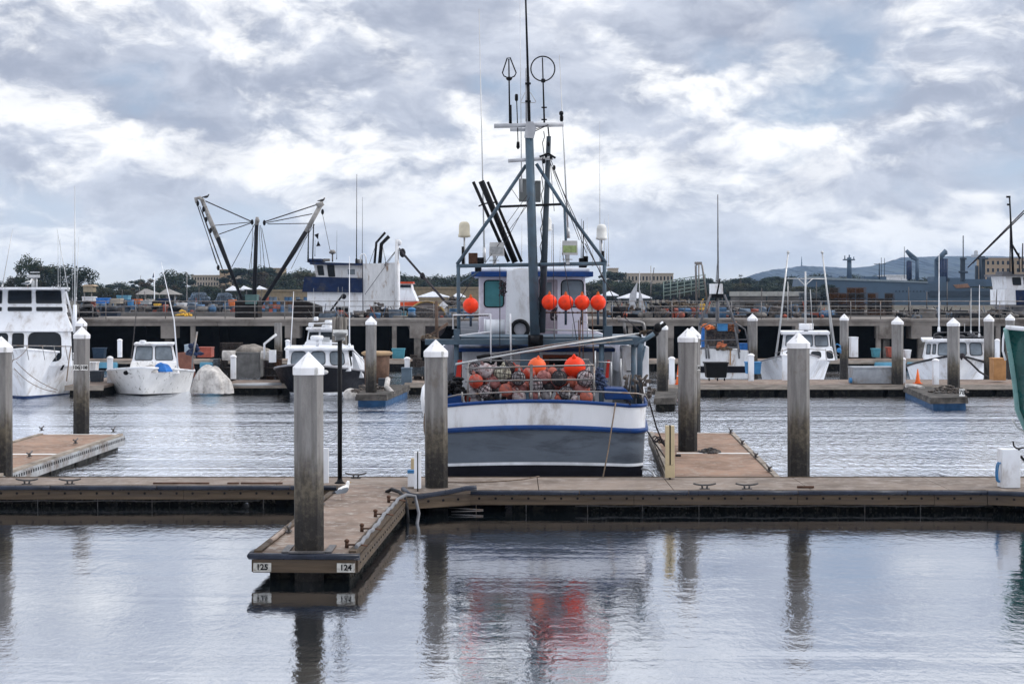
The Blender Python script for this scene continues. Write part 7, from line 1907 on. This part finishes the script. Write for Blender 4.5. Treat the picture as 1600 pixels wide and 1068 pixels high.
building('low tan terminal with a flat roof behind the trawler bow', 640, 451, 770, 470, 330, mat('ochre_wall', (.38, .29, .15)), 20)
building('long low tan building behind the trawl rig', 400, 455, 480, 470, 360, mat('ochre_wall', (.38, .29, .15)), 20)
building('beige block above the trees right of the fishing boat', 975, 428, 1052, 445, 640, BEIGE, win=(14, 1))
building('little rooftop plant block on the beige building at right', 952, 420, 966, 430, 650, BEIGE)
building('tan block with rows of windows behind the naval ship', 1540, 404, 1610, 455, 720, mat('tan_wall', (.36, .27, .18)), win=(9, 4))
building('low grey-white shed roof behind the left gear on the right pier', 1156, 458, 1197, 464, 330, CONC_OLD, roof=mat('pale_shed', (.36, .36, .34), .7), rt=.9)
building('second low white shed left of the naval ship', 1216, 458, 1254, 464, 330, CONC_OLD, roof=mat('pale_shed', (.36, .36, .34)), rt=.9)
building('small white shed on the naval quay behind the ship bow', 1388, 431, 1417, 443, 520, WHITE)
lk = thing('lookout_hut', (X(137, 300), 301, 1.9), 'tan roofed lookout hut above the black net bundle', 'hut')
m = MB(); m.slab([(127, 447), (132, 444.5), (143, 444.5), (148, 447)], 300, 3); m.build('roof', mat('tan_wall', (.36, .27, .18)), lk)
m = MB(); m.pb(130, 447, 145, 456, 300.3, 2.4); m.build('cabin', mat('dull_tan_wall', (.25, .21, .15), .8), lk)
m = MB(); [m.cyl(at(x, 456, 301), at(x, 480, 301), .12, .12, 5) for x in (132, 143)]; m.build('legs', GALV, lk)
for (x0, x1, yt, lb) in ((211, 244, 451, 'grey hipped pavilion roof left of the flagpole'), (246, 276, 451, 'grey hipped pavilion roof right of the flagpole')):
    pv = thing('pavilion', (X((x0 + x1) / 2, 290), 292, 1.9), lb, 'pavilion')
    m = MB(); a = at(x0, 460, 290); b = at(x1, 460, 290); ap0 = at((x0 + x1) / 2 - 2, yt, 293); ap1 = at((x0 + x1) / 2 + 2, yt, 293)
    m.hexa([a, b, b + Vector((0, 6, 0)), a + Vector((0, 6, 0))], [ap0, ap1, ap1 + Vector((0, .3, 0)), ap0 + Vector((0, .3, 0))]); m.build('roof', mat('grey_roof', (.20, .19, .18), .8), pv)
    m = MB(); [m.cyl(at(x, 460, 291), at(x, 478, 291), .12, .12, 5) for x in (x0 + 3, x1 - 3, (x0 + x1) / 2)]; m.build('posts', mat('grey_roof', (.20, .19, .18)), pv)
fp = thing('flagpole', (X(241.5, 280), 280, 1.9), 'white flagpole with a limp dark flag above the pavilions', 'flagpole')
m = MB(); m.cyl(at(241.5, 480, 280), at(241, 424, 280), .09, .06, 6); m.build('pole', WHITE, fp)
m = MB(); m.slab([(240.8, 424), (240.8, 433), (238, 434), (239, 429)], 280, .06); m.build('flag', NAVY, fp)
TENT = mat('white_canopy', (.52, .54, .58), .7)
for i, (x0, x1, yt, yb, d, lb) in enumerate(((352, 374, 446, 453, 300, 'white peaked canopy behind the left boom'), (375, 386, 446, 451, 300, 'small white peaked canopy between boom and rig mast'),
                              (400, 410, 446, 451, 300, 'small white peaked canopy right of the rig mast'),
                              (652, 700, 455, 463, 250, 'wide white canopy behind the net reel'), (706, 726, 456, 463, 250, 'white canopy just left of the fishing boat frame'),
                              (940, 967, 454, 461, 250, 'white canopy right of the fishing boat frame'), (968, 1019, 455, 465, 240, 'wide white canopy behind the two triangular sails'))):
    r = thing('canopy', (X((x0 + x1) / 2, d), d + 2, 1.9), lb, 'canopy', 'white peaked canopies')
    m = MB(); a, b = at(x0, yb, d), at(x1, yb, d); c = at((x0 + x1) / 2, yt, d + 3); w = Vector((0, 6, 0))
    q = [m._v(v) for v in (a, b, b + w, a + w)]; q2 = [m._v(v - Vector((0, 0, .12))) for v in (a, b, b + w, a + w)]; t = m._v(c)
    for k in range(4): m.face([q[k], q[(k + 1) % 4], t])
    m.bridge(q2, q, False); m.face(q2[::-1]); m.build('roof', TENT, r)
    m = MB(); [m.cyl(at(x, yb, d + .5), at(x, 485, d + .5), .06, .06, 5) for x in (x0 + 1, x1 - 1)]; m.build('posts', GALV_DARK, r)
sl = thing('sailing_boat', (X(995, 225), 225, 0), 'two small white triangular sails above the pier right of the fishing boat', 'sailing boat')
m = MB(); m.slab([(981, 488), (984, 460), (996, 440), (993, 486)], 225, .05); m.build('sail', TENT, sl)
m = MB(); m.slab([(999, 488), (998.5, 447), (1003, 463), (1009, 485)], 225, .05); m.build('sail', TENT, sl)
m = MB(); m.cyl(at(998, 492, 225), at(999.5, 424, 225), .06, .04, 6); m.build('mast', ALU, sl)
for (x, y0, y1, lb) in ((612 * 0 + 292, 425, 470, 'thin light pole in the trees left of the beige block'), (1017, 415, 480, 'thin tall mast left of the gangway')):
    m = MB(); m.cyl(at(x, y1, 250), at(x, y0, 250), .07, .05, 6); m.build('light_pole', GALV, label=lb, cat='pole')

# ------------------------------------------------------------------ naval ship
sd = 470
ship = thing('naval_ship', (X(1420, sd), sd + 12, 0), 'long blue-grey naval supply ship with cargo booms lying across the right background', 'ship')
m = MB(); m.slab([(1252, 500), (1264, 434), (1300, 437), (1450, 440), (1452, 443), (1560, 452), (1562, 500)], sd, 26); m.build('hull', SHIP, ship)
m = MB(); m.slab([(1450, 456), (1455, 454), (1565, 455), (1565, 462), (1453, 463)], sd - .4, .6); m.build('boat_deck_recess', SHIPD, ship)
m = MB(); m.slab([(1258, 434), (1262, 431), (1310, 434), (1390, 437), (1450, 440), (1450, 442), (1262, 436)], sd - .3, .4); m.build('bulwark_line', mat('pale_naval_grey', (.22, .27, .31), .6), ship)
m = MB()
for i in range(9): m.cyl(at(1400 + i * 5.5, 455, sd - .1), at(1400 + i * 5.5, 455, sd + .2), .22, .22, 8)
m.build('porthole_row', SHIPD, ship)
for (x0, y0, x1, y1, dd, dp) in ((1450, 440, 1566, 447, 4, 14), (1460, 432, 1478, 441, 5, 8), (1510, 436, 1548, 446, 5, 8), (1280, 431, 1300, 438, 6, 5), (1350, 432, 1385, 440, 6, 5), (1484, 434, 1500, 441, 6, 6), (1552, 430, 1568, 446, 6, 6)):
    m = MB(); m.pb(x0, y0, x1, y1, sd + dd, dp); m.build('deckhouse_block', SHIP, ship)
m = MB(); m.slab([(1490, 445), (1512, 443), (1516, 449), (1494, 450)], sd - .3, 1); m.build('launch_boat', mat('brown_launch', (.24, .13, .08), .7), ship)
def kingpost(x, yt, arms, w=5, mt=SHIP):
    m = MB(); m.pb(x - w / 2, yt, x + w / 2, 442, sd + 8, 1.2)
    for (a, b, q) in arms: m.cyl(at(*a, sd + 7.5), at(*b, sd + 7.5), q, q, 6)
    m.build('cargo_boom', mt, ship)
kingpost(1420.5, 407, [((1424, 402), (1416, 391), .5), ((1432, 404), (1417, 392), .45), ((1424, 402), (1434, 406), .5), ((1433, 404), (1433, 438), .5)], 4)
kingpost(1420.5, 410, [((1419, 408), (1419, 436), .5), ((1422, 408), (1422, 436), .5)], 3, NAVY)
kingpost(1464, 407, [((1462, 408), (1478, 391), .6), ((1464, 412), (1479, 393), .4), ((1476, 392), (1478, 398), .5)], 5)
kingpost(1474, 405, [((1470, 405), (1470, 450), .5), ((1478, 404), (1477, 450), .6), ((1474, 404), (1473, 450), .6)], 4, NAVY)
kingpost(1505, 402, [((1505, 402), (1505, 368), .15), ((1500, 404), (1510, 404), .3), ((1498, 425), (1512, 425), .3)], 6, SHIPD)
kingpost(1536, 400, [((1532, 402), (1532, 440), .4), ((1528, 404), (1544, 404), .3)], 7, SHIPD)
kingpost(1527, 415, [], 4, SHIPD)
for x, yt in ((1413, 385), (1377, 402), (1382, 403)):
    m = MB(); m.cyl(at(x, 435, sd + 20), at(x, yt, sd + 20), .1, .08, 5); m.build('antenna', SHIPD, ship)
m = MB(); m.cyl(at(1327, 438, sd + 5), at(1327, 402, sd + 5), .75, .6, 8); m.pb(1319, 404.5, 1336, 406.5, sd + 4, 2); m.cyl(at(1327, 404, sd + 5), at(1327, 398, sd + 5), .2, .2, 6); m.cyl(at(1320, 405, sd + 5), at(1320, 399, sd + 5), .15, .15, 6); m.cyl(at(1334, 405, sd + 5), at(1334, 401, sd + 5), .15, .15, 6); m.build('bow_mast', SHIP, ship)
m = MB(); m.cyl(at(1374, 438, sd + 5), at(1374, 411, sd + 5), .2, .15, 6); m.pb(1366, 412, 1384, 413, sd + 5, .4); m.build('signal_mast', SHIPD, ship)

# ------------------------------------------------------------------ hills
def hill(name, pts, d, dep, mt, label=None):
    m = MB(); top = []; bot = []
    rr = random.Random(4); rows = []
    ext = []
    for (a, b) in zip(pts[:-1], pts[1:]):
        for k in range(8): t = k / 8; ext.append((a[0] + (b[0] - a[0]) * t, a[1] + (b[1] - a[1]) * t + rr.uniform(-.35, .35)))
    ext.append(pts[-1])
    N_ = 14
    for (x, y) in ext:
        crest = at(x, y, d); h = crest.z - 1
        row = []
        for j in range(N_ + 1):
            v = j / N_; yy = d - dep * (1 - v); prof = v ** 1.25
            row.append(m._v((crest.x + rr.uniform(-8, 8), yy, 1 + h * prof * (1 if j == N_ else rr.uniform(.96, 1.02)))))
        row.append(m._v((crest.x, d + dep, 0)))
        rows.append(row)
    for a, b in zip(rows[:-1], rows[1:]):
        for j in range(N_ + 1): m.face([a[j], b[j], b[j + 1], a[j + 1]], True)
    o = m.build(name, mt, kind='structure', clean=False); return o
HILLM = mat('haze_tinted_scrub_hillside', (.014, .028, .048), .9, var=.3, sc=.006, dirt=(.025, .036, .034), dsc=.012, damt=.5, spec=.1)  # part of the distance haze's blue is put into this base colour
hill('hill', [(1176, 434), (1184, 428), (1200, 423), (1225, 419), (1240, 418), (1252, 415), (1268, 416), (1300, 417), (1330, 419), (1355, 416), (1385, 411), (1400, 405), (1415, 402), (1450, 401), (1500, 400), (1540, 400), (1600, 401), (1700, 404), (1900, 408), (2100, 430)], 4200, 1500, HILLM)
for (x, y0, y1, lb) in ((1252.5, 401, 416, 'tiny lattice mast on the left shoulder of the blue hill'),):
    m = MB(); m.cyl(at(x, y1, 4000), at(x, y0, 4000), 1.8, .6, 5); m.build('radio_mast', SHIPD, label=lb, cat='mast')
m = MB(); m.cyl(at(1525, 401, 4150), at(1525, 395, 4150), 5, 5, 10); m.ball(at(1525, 394, 4150), 5, 1, 1, 1, 10, 6); m.box(X(1519, 4150), X(1531, 4150), 4145, 4160, Z(402, 4150), Z(398, 4150)); m.build('domed_building', BEIGE, label='small domed building on the crest of the blue hill', cat='building')
# ------------------------------------------------------------------ haze
hz = MB(); hz.box(-3500, 3500, -70, 6000, -3.6, 117)
hm = bpy.data.materials.new('thin_haze'); hm.use_nodes = True; ht = hm.node_tree; ht.nodes.clear()
pv_ = ht.nodes.new('ShaderNodeVolumePrincipled'); pv_.inputs['Color'].default_value = (.50, .70, 1.0, 1); pv_.inputs['Density'].default_value = .00010; pv_.inputs['Anisotropy'].default_value = .2
mo = ht.nodes.new('ShaderNodeOutputMaterial'); ht.links.new(pv_.outputs[0], mo.inputs['Volume'])
o = hz.build('haze', hm, kind='stuff')
